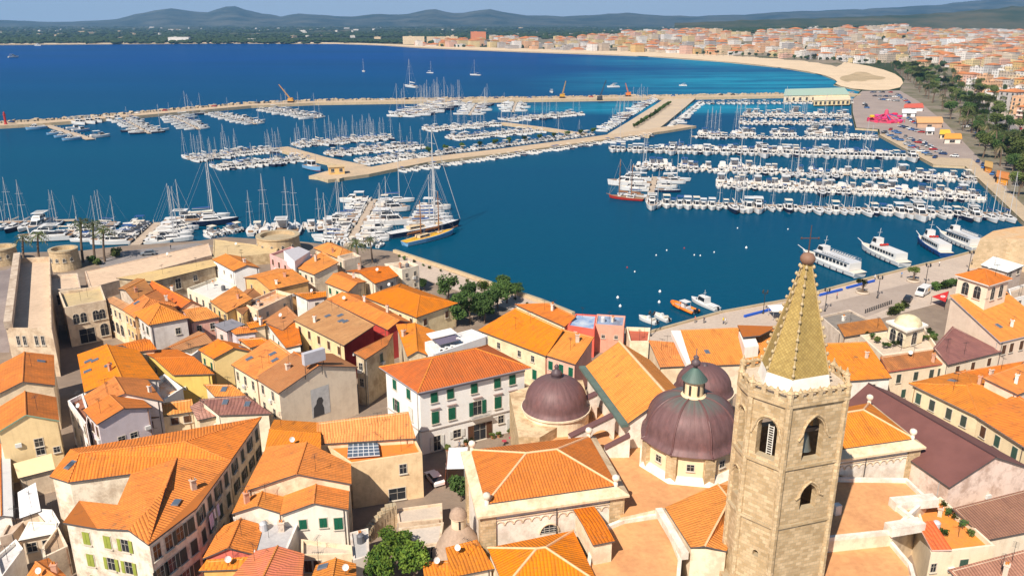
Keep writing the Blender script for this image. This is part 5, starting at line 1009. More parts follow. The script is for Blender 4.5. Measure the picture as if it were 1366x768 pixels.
b6, t6 = s6(3.6), s6(.42); ck = MB().lathe((0, 0, -.2), [(.04, 0), (.15, .11), (.19, .24), (.10, .40), (.02, .46)], 7).build('crocket', pl((.44, .34, .20), .3), None, smooth=True); ckm = ck.data; bpy.data.objects.remove(ck)
for i in range(6):
    for k in range(13):
        f = (k+.5)/13; p = b6[i].lerp(t6[i], f); d = (p - Vector((TX, TY))).normalized(); inst('crocket', ckm, BT, (p.x + d.x*.18 - TX, p.y + d.y*.18 - TY, 33.5 + 12.1*f - G0), k)
m = MB()
for i in range(6): m.tube((*b6[i], 33.5), (*t6[i], 45.6), .09, .06)
m.build('spire_ridge', pl((.44, .33, .17), .3), BT)
MB().lathe((TX, TY, 45.3), [(.3, 0), (.55, .15), (.78, .5), (.78, .85), (.55, 1.2), (.1, 1.35)], 16).build('ball', flat((.26, .14, .09), .6, .4), BT, smooth=True)
m = MB(); m.tube((TX, TY, 46.5), (TX, TY, 49.6), .07, .04); m.tube((TX - .9, TY, 48.2), (TX + .9, TY, 48.2), .06)
for s in (-.9, .9): m.lathe((TX + s, TY, 48.05), [(.02, 0), (.12, .15), (.02, .3)], 6)
m.build('cross', flat((.10, .05, .04), .6), BT)
c, u, nv, L = face(2); bp = c - nv*1.6; m = MB(); m.lathe((bp.x, bp.y, 25.0), [(.95, 0), (.80, .35), (.62, 1.1), (.52, 1.7), (.3, 2.0), (.05, 2.1)], 18); m.build('bell', flat((.16, .17, .15), .45, .4, metal=.5), BT, smooth=True)
m = MB(); m.box((bp.x, bp.y, 27.3), (3.4, .35, .45), 0, math.atan2(u.y, u.x)); m.tube((bp.x, bp.y, 27.1), (bp.x, bp.y, 27.4), .12); m.build('headstock', flat((.16, .12, .09), .8), BT)
c, u, nv, L = face(1); lp = c - nv*1.0 + u*.1; m = MB()
for s in (-.3, .3): m.box((lp.x + u.x*s, lp.y + u.y*s, 26.3), (.09, .07, 3.6), 0, math.atan2(u.y, u.x))
for k in range(12): m.box((lp.x, lp.y, 24.7 + .29*k), (.6, .06, .07), 0, math.atan2(u.y, u.x))
m.build('ladder', flat((.72, .68, .6), .6), BT)
# beehive stone dome with a lantern in the yard left of the cathedral
c = P((0, 612, 712), 7.0); bd = empty('stone_beehive_dome', (c.x, c.y, G0), 'conical stone roofed chapel dome with a small round lantern beside the cathedral wall', 'chapel dome')
MB().lathe((c.x, c.y, 0), [(3.5, G0), (3.5, 4.6), (3.2, 4.9), (2.6, 6.0), (1.9, 7.2), (1.25, 8.0), (.95, 8.2)], 28).build('cone', ground((.46, .33, .24), (.36, .26, .19), .6, 3), bd, smooth=True)
MB().lathe((c.x, c.y, 8.1), [(.95, 0), (.95, 1.5), (1.15, 1.55), (1.15, 1.65)], 20).box((c.x + .2, c.y - .94, 8.9), (.22, .06, 1.2), 1).build('lantern', [pl((.74, .58, .40), .3), M_DARK], bd)
MB().lathe((c.x, c.y, 9.75), [(1.15, 0), (1.1, .35), (.85, .8), (.45, 1.1), (.02, 1.2)], 20).build('lantern_dome', ground((.44, .31, .22), (.36, .25, .18), 1, 4), bd, smooth=True)
house('small flat orange roof between the beehive dome and the cathedral wall', [('N', 270, 752), ('N', 572, 692), ('N', 448, 484), ('N', 226, 540)], 8.0, 's0', .6, pl((.74, .6, .46)), tiles(*T_OR), wins=[(0, [.4], [1.4], 'p', W(w=1.2, h=1.2))], chim=0)
house('low orange roofed shed at the foot of the beehive dome', [('N', 60, 820), ('N', 310, 770), ('N', 245, 645), ('N', 42, 662)], 6.0, 's0', .5, pl((.8, .7, .52)), tiles(*T_OR), chim=0)
# domed kiosk and plants on the roof garden
kq = [P(p, 11.0).xy for p in ((8, 420, 545), (8, 500, 520), (8, 440, 490), (8, 345, 505))]
pv = empty('domed_pavilion', (*(sum(kq, Vector((0, 0)))/4), 10.9), 'cream pavilion with a shallow dome on the roof garden', 'pavilion'); ko = offset_poly(kq, .5)
MB().prism(kq, 10.9, 14.2).build('wall', pl((.78, .66, .46), .15), pv); MB().prism(ko, 14.2, 14.6).build('cornice', pl((.80, .74, .64), .1), pv)
kc = sum(kq, Vector((0, 0)))/4; MB().lathe((kc.x, kc.y, 14.6), [(2.5, 0), (2.35, .5), (1.9, 1.1), (1.1, 1.55), (.02, 1.75)], 28).build('dome', pl((.62, .54, .34), .3), pv, smooth=True)
for e, fr in ((0, (.5,)), (3, (.3, .72))):
    a, b = kq[e], kq[(e+1) % 4]; d = b-a; nv = Vector((d.y, -d.x)).normalized()
    for f in fr: p = a + d*f + nv*.01; inst('window', win_mesh(1.5, 2.5, True), pv, (p.x - kc.x, p.y - kc.y, 1.4), math.atan2(d.y, d.x) + math.pi)
# ------------------------------------------------------------------ boats
def hull(L, B, H, kh=0, kd=1, sharp=.62, tr=.82, rake=.08, kb=None, well=None):
    """bow to +Y, waterline at z=0"""
    m = MB(); n = 12; rows = []
    for i in range(n+1):
        t = i/n; y = -L/2 + L*t
        b = B/2*(tr + (1-tr)*min(1, t/.35)) if t < .35 else B/2*(1 - ((t-.35)/.65)**2.2)**sharp if t < 1 else .02
        z = H*(.78 + .22*t + .28*max(0, t-.5)**1.5)
        rows.append([(-b*.62, y - rake*L*t*t*.6, -.3), (-b*.9, y - rake*L*t*t*.25, .18*H), (-b, y, z), (-b*.86, y - .02*L, z + .02), (b*.86, y - .02*L, z + .02), (b, y, z), (b*.9, y - rake*L*t*t*.25, .18*H), (b*.62, y - rake*L*t*t*.6, -.3)])
    vs = [p for r in rows for p in r]
    for i in range(n):
        for j in range(7):
            k = kd if j == 3 else (kb if kb is not None and j in (0, 6) else kh)
            m.add([vs[i*8+j], vs[i*8+j+1], vs[i*8+8+j+1], vs[i*8+8+j]], [(0, 1, 2, 3)], k)
    m.add(rows[0], [tuple(range(8))], kh)
    return m
def cabin(m, x0, x1, w0, w1, z0, z1, kw=0, kg=1, slope=.35, win=True):
    """deck house from y=x0 (aft) to x1 (fore), sloped windscreen"""
    s = slope*(z1-z0)*2
    vs = [(-w0/2, x0, z0), (w0/2, x0, z0), (w1/2, x1, z0), (-w1/2, x1, z0), (-w0*.46, x0, z1), (w0*.46, x0, z1), (w1*.42, x1 - s, z1), (-w1*.42, x1 - s, z1)]
    m.add(vs, [(0, 1, 5, 4), (1, 2, 6, 5), (2, 3, 7, 6), (3, 0, 4, 7), (4, 5, 6, 7)], kw)
    if win:
        V = [Vector(v) for v in vs]
        for a, b, c, d in ((1, 2, 6, 5), (2, 3, 7, 6), (3, 0, 4, 7)):
            q = lambda u, t: (V[a].lerp(V[b], u)).lerp(V[d].lerp(V[c], u), t)
            nn = (V[b]-V[a]).cross(V[d]-V[a]).normalized()*.025
            m.add([q(.06, .28)+nn, q(.94, .28)+nn, q(.94, .9)+nn, q(.06, .9)+nn], [(0, 1, 2, 3)], kg)
    return m
B_WH = flat((.65, .635, .61), .35, .08, .5, spec=.4); B_CR = flat((.70, .62, .50), .6, .2); B_BL = flat((.02, .07, .22), .5, .2); B_NV = flat((.012, .02, .05), .35, .2); B_GY = flat((.35, .35, .36), .6); B_TK = flat((.30, .18, .10), .7, .3); B_RD = flat((.40, .03, .02), .5); B_OR = flat((.80, .20, .02), .5); B_GL = glass(); B_BK = flat((.02, .02, .022), .4); B_LB = flat((.16, .34, .52), .5, .2); B_YL = flat((.72, .38, .03), .6, .2); B_MST = flat((.50, .49, .48), .4, .05); B_WD = flat((.30, .13, .05), .6, .2)
def boat_root(name, cat): o = bpy.data.objects.new(name, None); COL.objects.link(o); o['category'] = cat; return o
PROTO = {}
def motor(kind, L, B, H, hullm, deckm, top=None, topm=None, fly=False, cab=True):
    r = boat_root('motorboat', 'motorboat'); hull(L, B, H, 0, 1, kb=2).build('hull', [hullm, deckm, B_GY], r)
    z = H*.85
    m = MB(); m.box((0, -L*.24, z + .1), (B*.66, L*.36, .05), 2)
    for s in (-1, 1): m.box((s*B*.38, -L*.22, z + .28), (.28, L*.42, .42), 3)
    m.box((0, -L*.40, z + .28), (B*.7, .5, .42), 3); m.build('cockpit', [B_WH, B_GL, B_TK, B_WH], r)
    if cab:
        c = cabin(MB(), -L*.04, L*.30, B*.72, B*.45, z, z + 1.05 + .03*L, 0, 1, .5)
        if fly: cabin(c, -L*.14, L*.12, B*.66, B*.5, z + 1.05 + .03*L, z + 2.0 + .03*L, 0, 1, .35); c.box((0, -L*.16, z + 2.5 + .03*L), (B*.6, L*.2, .08), 0); 
        c.build('cabin', [B_WH, B_GL], r)
    else:
        c = MB(); c.box((0, L*.02, z + .5), (.8, .6, 1.0), 0); c.add([(-.42, L*.06, z+.95), (.42, L*.06, z+.95), (.36, L*.03, z+1.4), (-.36, L*.03, z+1.4)], [(0, 1, 2, 3)], 1); c.box((0, L*.22, z + .2), (B*.5, L*.2, .12), 2); c.build('console', [B_WH, B_GL, B_CR], r)
    if top:
        t = MB(); zz = z + (2.1 if not fly else 2.9); t.box((0, -L*.14, zz), (B*.74, L*.32, .09))
        for sx in (-1, 1):
            for sy in (-.29, .01): t.tube((sx*B*.35, L*sy, z), (sx*B*.35, L*sy, zz), .035, k=1, n=4)
        t.build('canopy', [topm, B_GY], r)
    m = MB()
    for s in ((-.35, .35) if L > 8 else (0,)): m.box((s, -L/2 - .12, .75), (.34, .5, .7), 0); m.box((s, -L/2 - .12, .1), (.14, .2, .9), 1)
    m.build('outboard_engine', [B_BK, B_GY], r)
    PROTO[kind] = (r, list(r.children), L)
def sail(kind, L, B, hullm, coverm, mastm=None, tall=1.18):
    r = boat_root('sailing_boat', 'sailing boat'); H = .105*L; hull(L, B, H, 0, 1, .8, .7, .12, 2).build('hull', [hullm, B_WH, B_NV], r)
    z = H*.9; c = cabin(MB(), -L*.10, L*.22, B*.58, B*.34, z, z + .5, 0, 1, .8); c.box((0, -L*.28, z + .1), (B*.5, L*.24, .06), 2); c.build('coachroof', [B_WH, B_GL, B_TK], r)
    m = MB(); mh = L*tall; my = L*.08; mm = mastm or B_MST
    m.tube((0, my, z), (0, my, z + mh), .10, .06, 6)
    for f in (.45, .7): m.tube((-B*.3, my - .1, z + mh*f), (B*.3, my - .1, z + mh*f), .035, n=4)
    mo = m.build('mast', mm, r)
    b = MB(); b.tube((0, my, z + 1.5), (0, -L*.34, z + 1.4), .07); b.build('boom', mm, r)
    b = MB(); b.tube((0, my - .1, z + 1.75), (0, -L*.33, z + 1.62), .24, .13, 6); b.build('sail_cover', coverm, r)
    w = MB()
    for s in (-1, 1): w.tube((s*B*.45, my - .2, z), (s*B*.3, my - .1, z + mh*.45), .018, n=3); w.tube((s*B*.3, my-.1, z + mh*.45), (0, my, z + mh*.97), .018, n=3)
    w.tube((0, L*.46, z + .2), (0, my, z + mh*.96), 0.03, n=4); w.tube((0, -L*.49, z), (0, my, z + mh), .014, n=3); w.build('rigging', B_GY, r)
    PROTO[kind] = (r, list(r.children), L)
motor('open', 6.2, 2.3, .85, B_WH, B_WH, cab=False); motor('cuddy', 7.2, 2.6, 1.0, B_WH, B_CR); motor('cruiser', 9.5, 3.3, 1.35, B_WH, B_CR, True, B_WH)
motor('bluetop', 7.5, 2.7, 1.0, B_WH, B_WH, True, B_BL); motor('fly', 13.5, 4.3, 1.8, B_WH, B_TK, True, B_WH, fly=True); motor('fisher', 8.5, 3.0, 1.2, B_LB, B_TK); motor('navy', 7.6, 2.7, 1.0, B_NV, B_WH, True, B_CR); motor('creamtop', 7.0, 2.6, .95, B_WH, B_CR, True, B_CR)
sail('sloop', 10.5, 3.3, B_WH, B_BL); sail('sloop_white', 11.5, 3.5, B_WH, B_WH); sail('sloop_navy', 12, 3.6, B_NV, B_CR); sail('ketch', 15, 4.3, B_WH, B_NV, B_WD, 1.15)
DESC = W(open='open white motorboat with console', cuddy='white cuddy boat, cream deck', cruiser='white cruiser with a hardtop', bluetop='white boat with blue canopy', fly='white flybridge motor yacht', fisher='pale blue fishing boat',
         navy='navy boat with cream canopy', creamtop='white boat with cream canopy', sloop='white sailboat, blue sail cover', sloop_white='white sailboat, white sail cover', sloop_navy='dark hulled sailboat', ketch='white wooden masted ketch')
ORD = 'first second third fourth fifth sixth seventh eighth ninth tenth eleventh twelfth thirteenth fourteenth fifteenth sixteenth seventeenth eighteenth nineteenth twentieth'.split()
def ordinal(n):
    if n <= 20: return ORD[n-1]
    t = ('', '', 'twenty', 'thirty', 'forty', 'fifty', 'sixty', 'seventy', 'eighty', 'ninety', 'hundred', 'hundred-ten', 'hundred-twenty')[n//10]; return t + '-' + ORD[n % 10 - 1] if n % 10 else t[:-1] + 'ieth'
MOT = ['open', 'cuddy', 'cruiser', 'bluetop', 'creamtop', 'cuddy', 'open', 'navy', 'cruiser', 'bluetop', 'creamtop']; SAI = ['sloop', 'sloop_white', 'sloop_navy', 'sloop', 'sloop_white']
SPEC = []
brnd = random.Random(21)
def row(name, A, B, n, side, sailp=0., size=(.9, 1.15), kinds=None, out=True, skip=0., off=1.2):
    a, b = P(A, .5), P(B, .5); d = (b-a); u = d.normalized(); nv = Vector((u.y, -u.x, 0))*side; L = d.length
    ss = []
    for i in range(n):
        if brnd.random() < skip: continue
        k = brnd.choice(SAI) if brnd.random() < sailp else brnd.choice(kinds or MOT); s = brnd.uniform(size[0]*.88, size[1]*1.08)*(1.08 if 'right-hand' in name and k not in SAI else 1)
        base = PROTO[k][2]*s; p = a + d*((i + .5 + brnd.uniform(-.16, .16))/n) + nv*(base/2 + off + brnd.uniform(-.2, .5)); h = nv if out else -nv
        ss.append((pix(p)[0], k, s, Vector((p.x, p.y, 0)), math.atan2(h.y, h.x) - math.pi/2 + brnd.uniform(-.06, .06)))
    ss.sort(key=lambda q: q[0])
    for i, q in enumerate(ss): SPEC.append((name, i+1, len(ss)) + q[1:])
BIG = ['cruiser', 'cruiser', 'bluetop', 'creamtop', 'cuddy', 'navy', 'cruiser', 'bluetop', 'creamtop', 'cuddy', 'fly']; SML = ['open', 'open', 'cuddy', 'creamtop', 'bluetop', 'navy']
PONT = []
def pontoon(name, A, B, w=2.0):
    a, b = P(A, .5), P(B, .5); d = b - a; an = math.atan2(d.y, d.x); c = (a+b)/2; r = empty('pontoon', (c.x, c.y, 0), name, 'pontoon')
    MB().box((c.x, c.y, .5), (d.length, w, .3), 0, an).build('deck', ground((.42, .33, .25), (.50, .40, .30), .3, 2), r)
    m = MB(); n = max(2, int(d.length/7)); u = d.normalized(); nv = Vector((-u.y, u.x, 0))
    for i in range(n+1):
        p = a + d*(i/n); m.tube((p.x + nv.x*w*.55, p.y + nv.y*w*.55, -.6), (p.x + nv.x*w*.55, p.y + nv.y*w*.55, 1.6), .14)
    m.build('pile', flat((.6, .55, .48), .8), r)
pontoon('outermost floating pontoon of the right-hand marina, nearest the camera', (862, 268), (1345, 285))
row('outermost right-hand pontoon', (864, 268), (1338, 285), 46, 1, .34, (1.0, 1.3), BIG)
pontoon('second floating pontoon of the right-hand marina, starting at midway', (955, 246), (1316, 264))
row('near side of the second right-hand pontoon', (957, 246), (1310, 264), 50, 1, .06, (.9, 1.15), SML); row('far side of the second right-hand pontoon', (957, 246), (1310, 264), 46, -1, .10, (1.0, 1.3))
pontoon('third floating pontoon of the right-hand marina', (845, 222), (1306, 240))
row('near side of the third right-hand pontoon', (848, 222), (1300, 240), 54, 1, .08, (.85, 1.15), SML, skip=.04); row('far side of the third right-hand pontoon', (848, 222), (1300, 240), 50, -1, .12, (1.0, 1.4), skip=.1)
pontoon('fourth floating pontoon of the right-hand marina, packed on both sides', (812, 198), (1225, 209))
row('near side of the fourth right-hand pontoon', (815, 198), (1220, 209), 54, 1, .06, (1.05, 1.35), BIG); row('far side of the fourth right-hand pontoon', (880, 199.5), (1190, 208), 46, -1, .12, (1.0, 1.3))
pontoon('fifth floating pontoon of the right-hand marina', (923, 182), (1172, 184))
row('near side of the fifth right-hand pontoon', (925, 182), (1168, 184), 44, 1, .0, (.8, 1.1), SML)
for x in (947, 992, 1046, 1094): row('finger berths, fifth right-hand pontoon, %s' % {947: 'its left end', 992: 'its left quarter', 1046: 'its middle', 1094: 'its right end'}[x], (x-14, 181), (x+17, 181.3), 6, -1, .5 if x < 1000 else .1, (1.2, 1.5), BIG)
row('shore end of the fifth right-hand pontoon', (1112, 182), (1168, 184), 8, -1, 0, (.9, 1.2), SML)
pontoon('sixth floating pontoon of the right-hand marina', (986, 164.5), (1136, 165.5)); row('sixth right-hand pontoon', (988, 164.5), (1134, 165.5), 26, 1, .05, (.8, 1.0), SML); row('far side of the sixth right-hand pontoon', (988, 164.5), (1134, 165.5), 26, -1, .25, (.9, 1.1))
pontoon('seventh floating pontoon of the right-hand marina, nearest the breakwater', (988, 155), (1136, 156)); row('seventh right-hand pontoon', (990, 155), (1134, 156), 22, 1, .1, (.9, 1.1)); row('far side of the seventh right-hand pontoon', (990, 155), (1134, 156), 18, -1, .1, (1.1, 1.4), BIG)
row('inner side of the breakwater at right', (930, 137), (1130, 136), 30, 1, .05, (.9, 1.3), off=6)
row('harbour side of the long mole', (527, 227), (862, 180), 62, 1, .02, (.75, 1.0), SML, off=2)
row('back side of the long mole', (562, 211), (800, 180.5), 44, -1, .06, (.85, 1.1), off=3)
row('right edge of the planted mole', (880, 173), (928, 136), 26, 1, .15, (.9, 1.1), off=2); row('left edge of the planted mole', (812, 176), (880, 133), 30, -1, .5, (.95, 1.2), off=1)
for nm, a, b, n, sp in (('row behind the branch pier', (676, 161), (774, 151.5), 24, .15), ('middle pontoon left of branch pier', (566, 173.5), (664, 165.5), 24, .15), ('nearer pontoon left of branch pier', (601, 185.5), (716, 174.5), 28, .12),
                        ('far pontoon left of stub pier', (252, 212.5), (367, 200), 26, .5), ('near pontoon left of stub pier', (287, 224), (410, 211), 28, .12), ('far pontoon right of stub pier', (392, 194), (520, 183), 28, .42), ('middle pontoon right of stub pier', (436, 206.5), (560, 194.5), 26, .15), ('near pontoon right of stub pier', (479, 217), (560, 207.5), 14, .05)):
    pontoon('floating pontoon: ' + nm.replace('row', 'berths'), a, b); row(nm, a, b, n, 1, sp, (.8, 1.05)); row('far side, ' + nm, a, b, n, -1, sp, (.8, 1.05))
for nm, a, b, n, sp, sz in (('leftmost finger pontoon off the breakwater', (163, 158.5), (199, 178), 12, .1, (.9, 1.2)), ('second finger pontoon off the breakwater', (229, 155.5), (265, 172.5), 13, .25, (.9, 1.2)), ('third finger pontoon off the breakwater', (282, 150.5), (341, 165.5), 15, .12, (.9, 1.2)),
                            ('fourth finger pontoon off the breakwater', (354, 146), (422, 157.5), 16, .15, (.95, 1.3)), ('middle yacht pontoon off the breakwater', (603, 137.5), (533, 156), 18, .75, (1.2, 1.6)), ('short pontoon right of the yachts', (636, 139), (626, 153.5), 9, .3, (1.0, 1.3)), ('last short pontoon off the breakwater', (688, 137), (684, 149.5), 6, .1, (1.0, 1.3))):
    pontoon('narrow ' + nm, a, b); row(nm + ', one side', a, b, n, 1, sp, sz); row(nm + ', other side', a, b, n, -1, sp, sz)
pontoon('brown jetty with fishing boats at the left end of the breakwater', (58, 166), (121, 186), 5); row('brown jetty, near side', (64, 169), (120, 186), 5, 1, 0, (1.1, 1.4), ['fisher', 'cruiser'], off=2.5, skip=.3); row('brown jetty, far side', (64, 169), (120, 186), 5, -1, 0, (1.1, 1.4), ['fisher', 'cruiser'], off=2.5, skip=.3)
row('breakwater quay behind the brown jetty', (80, 164), (150, 157), 5, 1, 0, (1.2, 1.6), ['fly', 'fisher', 'cruiser'], off=8)
pontoon('broad pontoon running out from the old town below the palms', (180, 327), (212, 297), 3.2)
row('left side of the palm pontoon', (183, 324), (210, 298), 10, -1, .2, (.95, 1.25), BIG, off=2); row('right side of the palm pontoon', (181, 326), (212, 297), 10, 1, .15, (1.0, 1.3), BIG, off=2)
row('second rank left of the palm pontoon', (128, 322), (168, 296), 7, -1, .5, (.9, 1.2), BIG); row('second rank right of the palm pontoon', (232, 302), (246, 288), 3, 1, .9, (1.3, 1.6), BIG)
pontoon('narrow pontoon at the left edge with moored yachts', (-20, 296.5), (100, 293.5)); row('left edge pontoon', (8, 296.5), (94, 294), 5, 1, .8, (1.0, 1.2), ['fly'])
row('third rank left of the palm pontoon', (98, 320), (132, 298), 6, -1, .45, (.9, 1.15), BIG); row('quay left of the round fort', (282, 318), (328, 308), 6, -1, 0, (.9, 1.1), SML); row('moorings above the round fort', (332, 302), (440, 296), 11, 1, .45, (.95, 1.25), BIG, out=False)
pontoon('long pontoon in the crowded basin beside the old palm', (462, 330), (500, 266), 2.6)
row('right side of the crowded basin pontoon', (466, 322), (500, 266), 15, 1, .3, (1.0, 1.3), BIG, off=1.5); row('left side of the crowded basin pontoon', (466, 322), (500, 266), 15, -1, .25, (.95, 1.25), BIG, off=1.5)
row('second rank right of the crowded basin pontoon', (535, 306), (552, 276), 6, 1, .55, (1.2, 1.5), BIG); row('town side of the crowded basin', (425, 322), (505, 330), 9, -1, 0, (.85, 1.1), SML, off=.5)
pontoon('finger pontoon at the left end of the outermost right-hand row', (866, 268), (874, 236), 2.4); row('left side of the gulet pontoon', (866, 266), (873, 238), 4, -1, .2, (1.15, 1.4), ['fly', 'cruiser'], out=True); row('right side of the gulet pontoon', (868, 256), (874, 236), 4, 1, .2, (1.05, 1.25), ['fly', 'cruiser'])
# the nearest 300 motorboats singly, the far ones as one mass; every sailing boat singly
def put(kind, sc, loc, rz, label, group=None):
    r0, kids, L = PROTO[kind]; r = r0.copy(); COL.objects.link(r); r.location = loc; r.rotation_euler = (0, 0, rz); r.scale = (sc, sc, sc); r['label'] = label
    if group: r['group'] = group
    for k in kids: c = k.copy(); COL.objects.link(c); c.parent = r
    return r
SPEC.sort(key=lambda s: s[5].length)
used = set(); nm_ = 0; farm = MB(); fmats = []; far_list = []
for name, i, n, k, sc, p, rz in SPEC:
    is_sail = k in ('sloop', 'sloop_white', 'sloop_navy', 'ketch')
    if not is_sail:
        if nm_ >= 300: far_list.append((k, sc, p, rz)); continue
        nm_ += 1
    put(k, sc, p, rz, '%s, %s from left, %s' % (DESC[k], ordinal(i), name), 'boats moored in the ' + ('right-hand marina' if 'right-hand' in name else 'harbour'))
for k, sc, p, rz in far_list:
    M = Matrix.Translation(p) @ Matrix.Rotation(rz, 4, 'Z') @ Matrix.Scale(sc, 4)
    for ch in PROTO[k][1]:
        me = ch.data; idx = []
        for mt in me.materials:
            if mt not in fmats: fmats.append(mt)
            idx.append(fmats.index(mt))
        o = len(farm.v); farm.v += [M @ v.co for v in me.vertices]
        for f in me.polygons: farm.f.append(tuple(q + o for q in f.vertices)); farm.k.append(idx[f.material_index])
tag(farm.build('distant_boats', fmats), 'small white motorboats packed along the far pontoons and the breakwater', 'boats', None, 'stuff')
for x, y, k, s, lab in ((485, 96, 'sloop', 1.3, 'white sailing yacht sailing alone on the open bay, at left'), (574, 98, 'sloop_white', 1.1, 'small sailing yacht anchored on the bay, between two larger ones'), (548, 117, 'sloop_white', 2.0, 'tall masted white yacht just outside the breakwater'), (634, 101, 'sloop', 1.5, 'white sailing yacht anchored on the bay, right of the tall mast'), (818, 117, 'fly', 1.0, 'white motor yacht anchored off the breakwater near the cranes'), (736, 124, 'cruiser', 1.0, 'small white cruiser passing outside the breakwater'), (51, 61.5, 'fly', 1.6, 'tiny white motorboat close to the far beach'), (18, 77, 'fly', 1.4, 'lone white motorboat crossing the bay at far left'), (911, 115, 'cruiser', .9, 'lone white cruiser in the turquoise shallows')):
    q = P((x, y), 0); put(k, s, q, RND.uniform(0, 6), lab)
def at_pix(kind, sc, stern, bow, label):
    a, b = P(stern, 0), P(bow, 0); d = b - a; return put(kind, sc, (a+b)/2, math.atan2(d.y, d.x) - math.pi/2, label)
for r0, kids, L in PROTO.values():
    for k in kids: bpy.data.objects.remove(k)
    bpy.data.objects.remove(r0)
# ---- big boats built one by one
def vessel(name, label, cat, stern, bow, z=0):
    a, b = P(stern, 0), P(bow, 0); d = b - a; r = empty(name, (a+b)/2, label, cat); r.rotation_euler = (0, 0, math.atan2(d.y, d.x) - math.pi/2); return r, d.length
def kid(m, name, mats, r, smooth=False): o = m.build(name, mats, None, smooth); o.parent = r; return o
def ferry(label, stern, bow, B, hullm, decks=2, red=False, band=None, sprit=True):
    r, L = vessel('tour_boat', label, 'tour boat', stern, bow); H = 1.9
    kid(hull(L, B, H, 0, 1, .7, .92, .10, 2), 'hull', [hullm, B_CR, band or B_BL], r)
    m = cabin(MB(), -L*.42, L*.22, B*.82, B*.70, H*.85, H*.85 + 2.1, 0, 2, .2, False)
    for s in (-1, 1):
        for i in range(9):
            y = -L*.38 + L*.56*(i+.5)/9; m.box((s*(B*.40 - .02*(i > 6)*(i-6)), y, H*.85 + 1.25), (.12, L*.042, .75), 1)
    kid(m, 'saloon', [B_WH, B_GL, B_WH], r)
    z = H*.85 + 2.1; m = MB()
    if decks > 1:
        m.box((0, -L*.10, z + .06), (B*.86, L*.62, .12), 0)
        for s in (-1, 1):
            for zz in (.5, .95): m.tube((s*B*.42, -L*.40, z + zz), (s*B*.42, L*.16, z + zz), .03, n=4)
            for i in range(14): y = -L*.40 + L*.56*i/13; m.tube((s*B*.42, y, z), (s*B*.42, y, z + .95), .025, n=4)
        kid(m, 'upper_deck', [flat((.52, .53, .55), .7)], r)
        m = MB()
        for i in range(10):
            for s in (-1, 1): y = -L*.30 + L*.36*i/9; m.box((s*B*.34, y, z + .35), (B*.1, .38, .12)); m.box((s*B*.34, y - .2, z + .6), (B*.1, .08, .5))
        kid(m, 'bench', [flat((.50, .14, .08), .7) if red else flat((.62, .60, .58), .7)], r)
    kid(cabin(MB(), L*.08, L*.20, B*.52, B*.46, z, z + 1.9, 0, 1, .15), 'wheelhouse', [B_WH, B_GL], r)
    m = MB(); m.tube((0, L*.12, z + 1.9), (0, L*.10, z + 5), .07); m.tube((-.8, L*.11, z + 3.6), (.8, L*.11, z + 3.6), .04)
    if sprit: m.tube((0, L*.46, H*1.1), (0, L*.60, H*1.55), .14, .08)
    kid(m, 'mast', [B_WH], r)
    if red:
        m = MB()
        for s in (-1, 0, 1): m.lathe((s*1.0, -L*.02, z + .2), [(.5, 0), (.55, .3), (.3, .5), (.02, .55)], 10)
        kid(m, 'life_raft', [B_RD], r)
    m = MB(); 
    for i in range(6):
        for s in (-1, 1): m.tube((s*B*.5, -L*.35 + i*L*.11, .3), (s*B*.5, -L*.35 + i*L*.11, 1.1), .16)
    kid(m, 'fender', [B_NV], r)
    return r
ferry('long white tour boat with a row of dark windows, moored behind the spire', (1146, 370), (1070, 341), 5.4, B_WH, 2, False)
ferry('white tour boat with red life rafts on its roof, second from the spire', (1206, 356), (1148, 331), 5.2, B_WH, 1, True)
ferry('white and bright blue hulled tour boat with an orange deck rim', (1262, 343), (1224, 321), 5.2, B_BL, 1, True, B_BL)
ferry('white double decked tour boat with a bowsprit, furthest right on the quay', (1304, 336), (1252, 315), 5.0, B_WH, 2, False)
# schooner and tall yacht in the crowded basin
def tall_ship(label, stern, bow, B, hullm, deckm, stripe, masts, mastm, sprit=True, furl=None):
    r, L = vessel('tall_sailing_ship', label, 'sailing ship', stern, bow); H = .085*L
    kid(hull(L, B, H, 0, 1, .75, .72, .12, 2), 'hull', [hullm, deckm, stripe], r)
    kid(cabin(MB(), -L*.25, -L*.02, B*.5, B*.42, H*.9, H*.9 + .9, 0, 1, .3).box((0, L*.18, H*1.0 + .2), (B*.35, L*.08, .4), 0), 'deckhouse', [flat((.66, .50, .30), .6) if deckm is not B_TK else B_WH, B_GL], r)
    for y, h in masts:
        m = MB(); m.tube((0, L*y, H*.8), (0, L*y, H + h), .22, .13, 8)
        for f in (.35, .62, .82): m.tube((-B*.42, L*y, H + h*f), (B*.42, L*y, H + h*f), .06, n=5)
        kid(m, 'mast', [mastm], r)
        m = MB(); m.tube((0, L*y, H + 1.6), (0, L*(y - .27), H + 1.7), .12); m.tube((0, L*y - .2, H + 2.0), (0, L*(y-.26), H + 2.0), .28, .16); kid(m, 'boom', [mastm], r)
        m = MB()
        for s in (-1, 1):
            for o in (-.03, 0): m.tube((s*B*.46, L*(y+o), H), (0, L*y, H + h*.82), .03, n=3)
        m.tube((0, L*.5, H*1.2), (0, L*y, H + h*.97), .10 if h > 20 else .04, n=5); m.tube((0, -L*.48, H), (0, L*y, H + h), .03, n=3); kid(m, 'rigging', [B_GY if h < 20 else B_MST], r)
    if sprit: m = MB(); m.tube((0, L*.44, H*1.15), (0, L*.58, H*1.5), .15, .08); kid(m, 'bowsprit', [mastm], r)
    m = MB()
    for s in (-1, 1):
        for i in range(9): m.tube((s*B*.47, -L*.4 + L*.075*i, H*.95), (s*B*.47, -L*.4 + L*.075*i, H*.95 + .7), .025, n=4)
    kid(m, 'railing', [mastm], r)
    return r
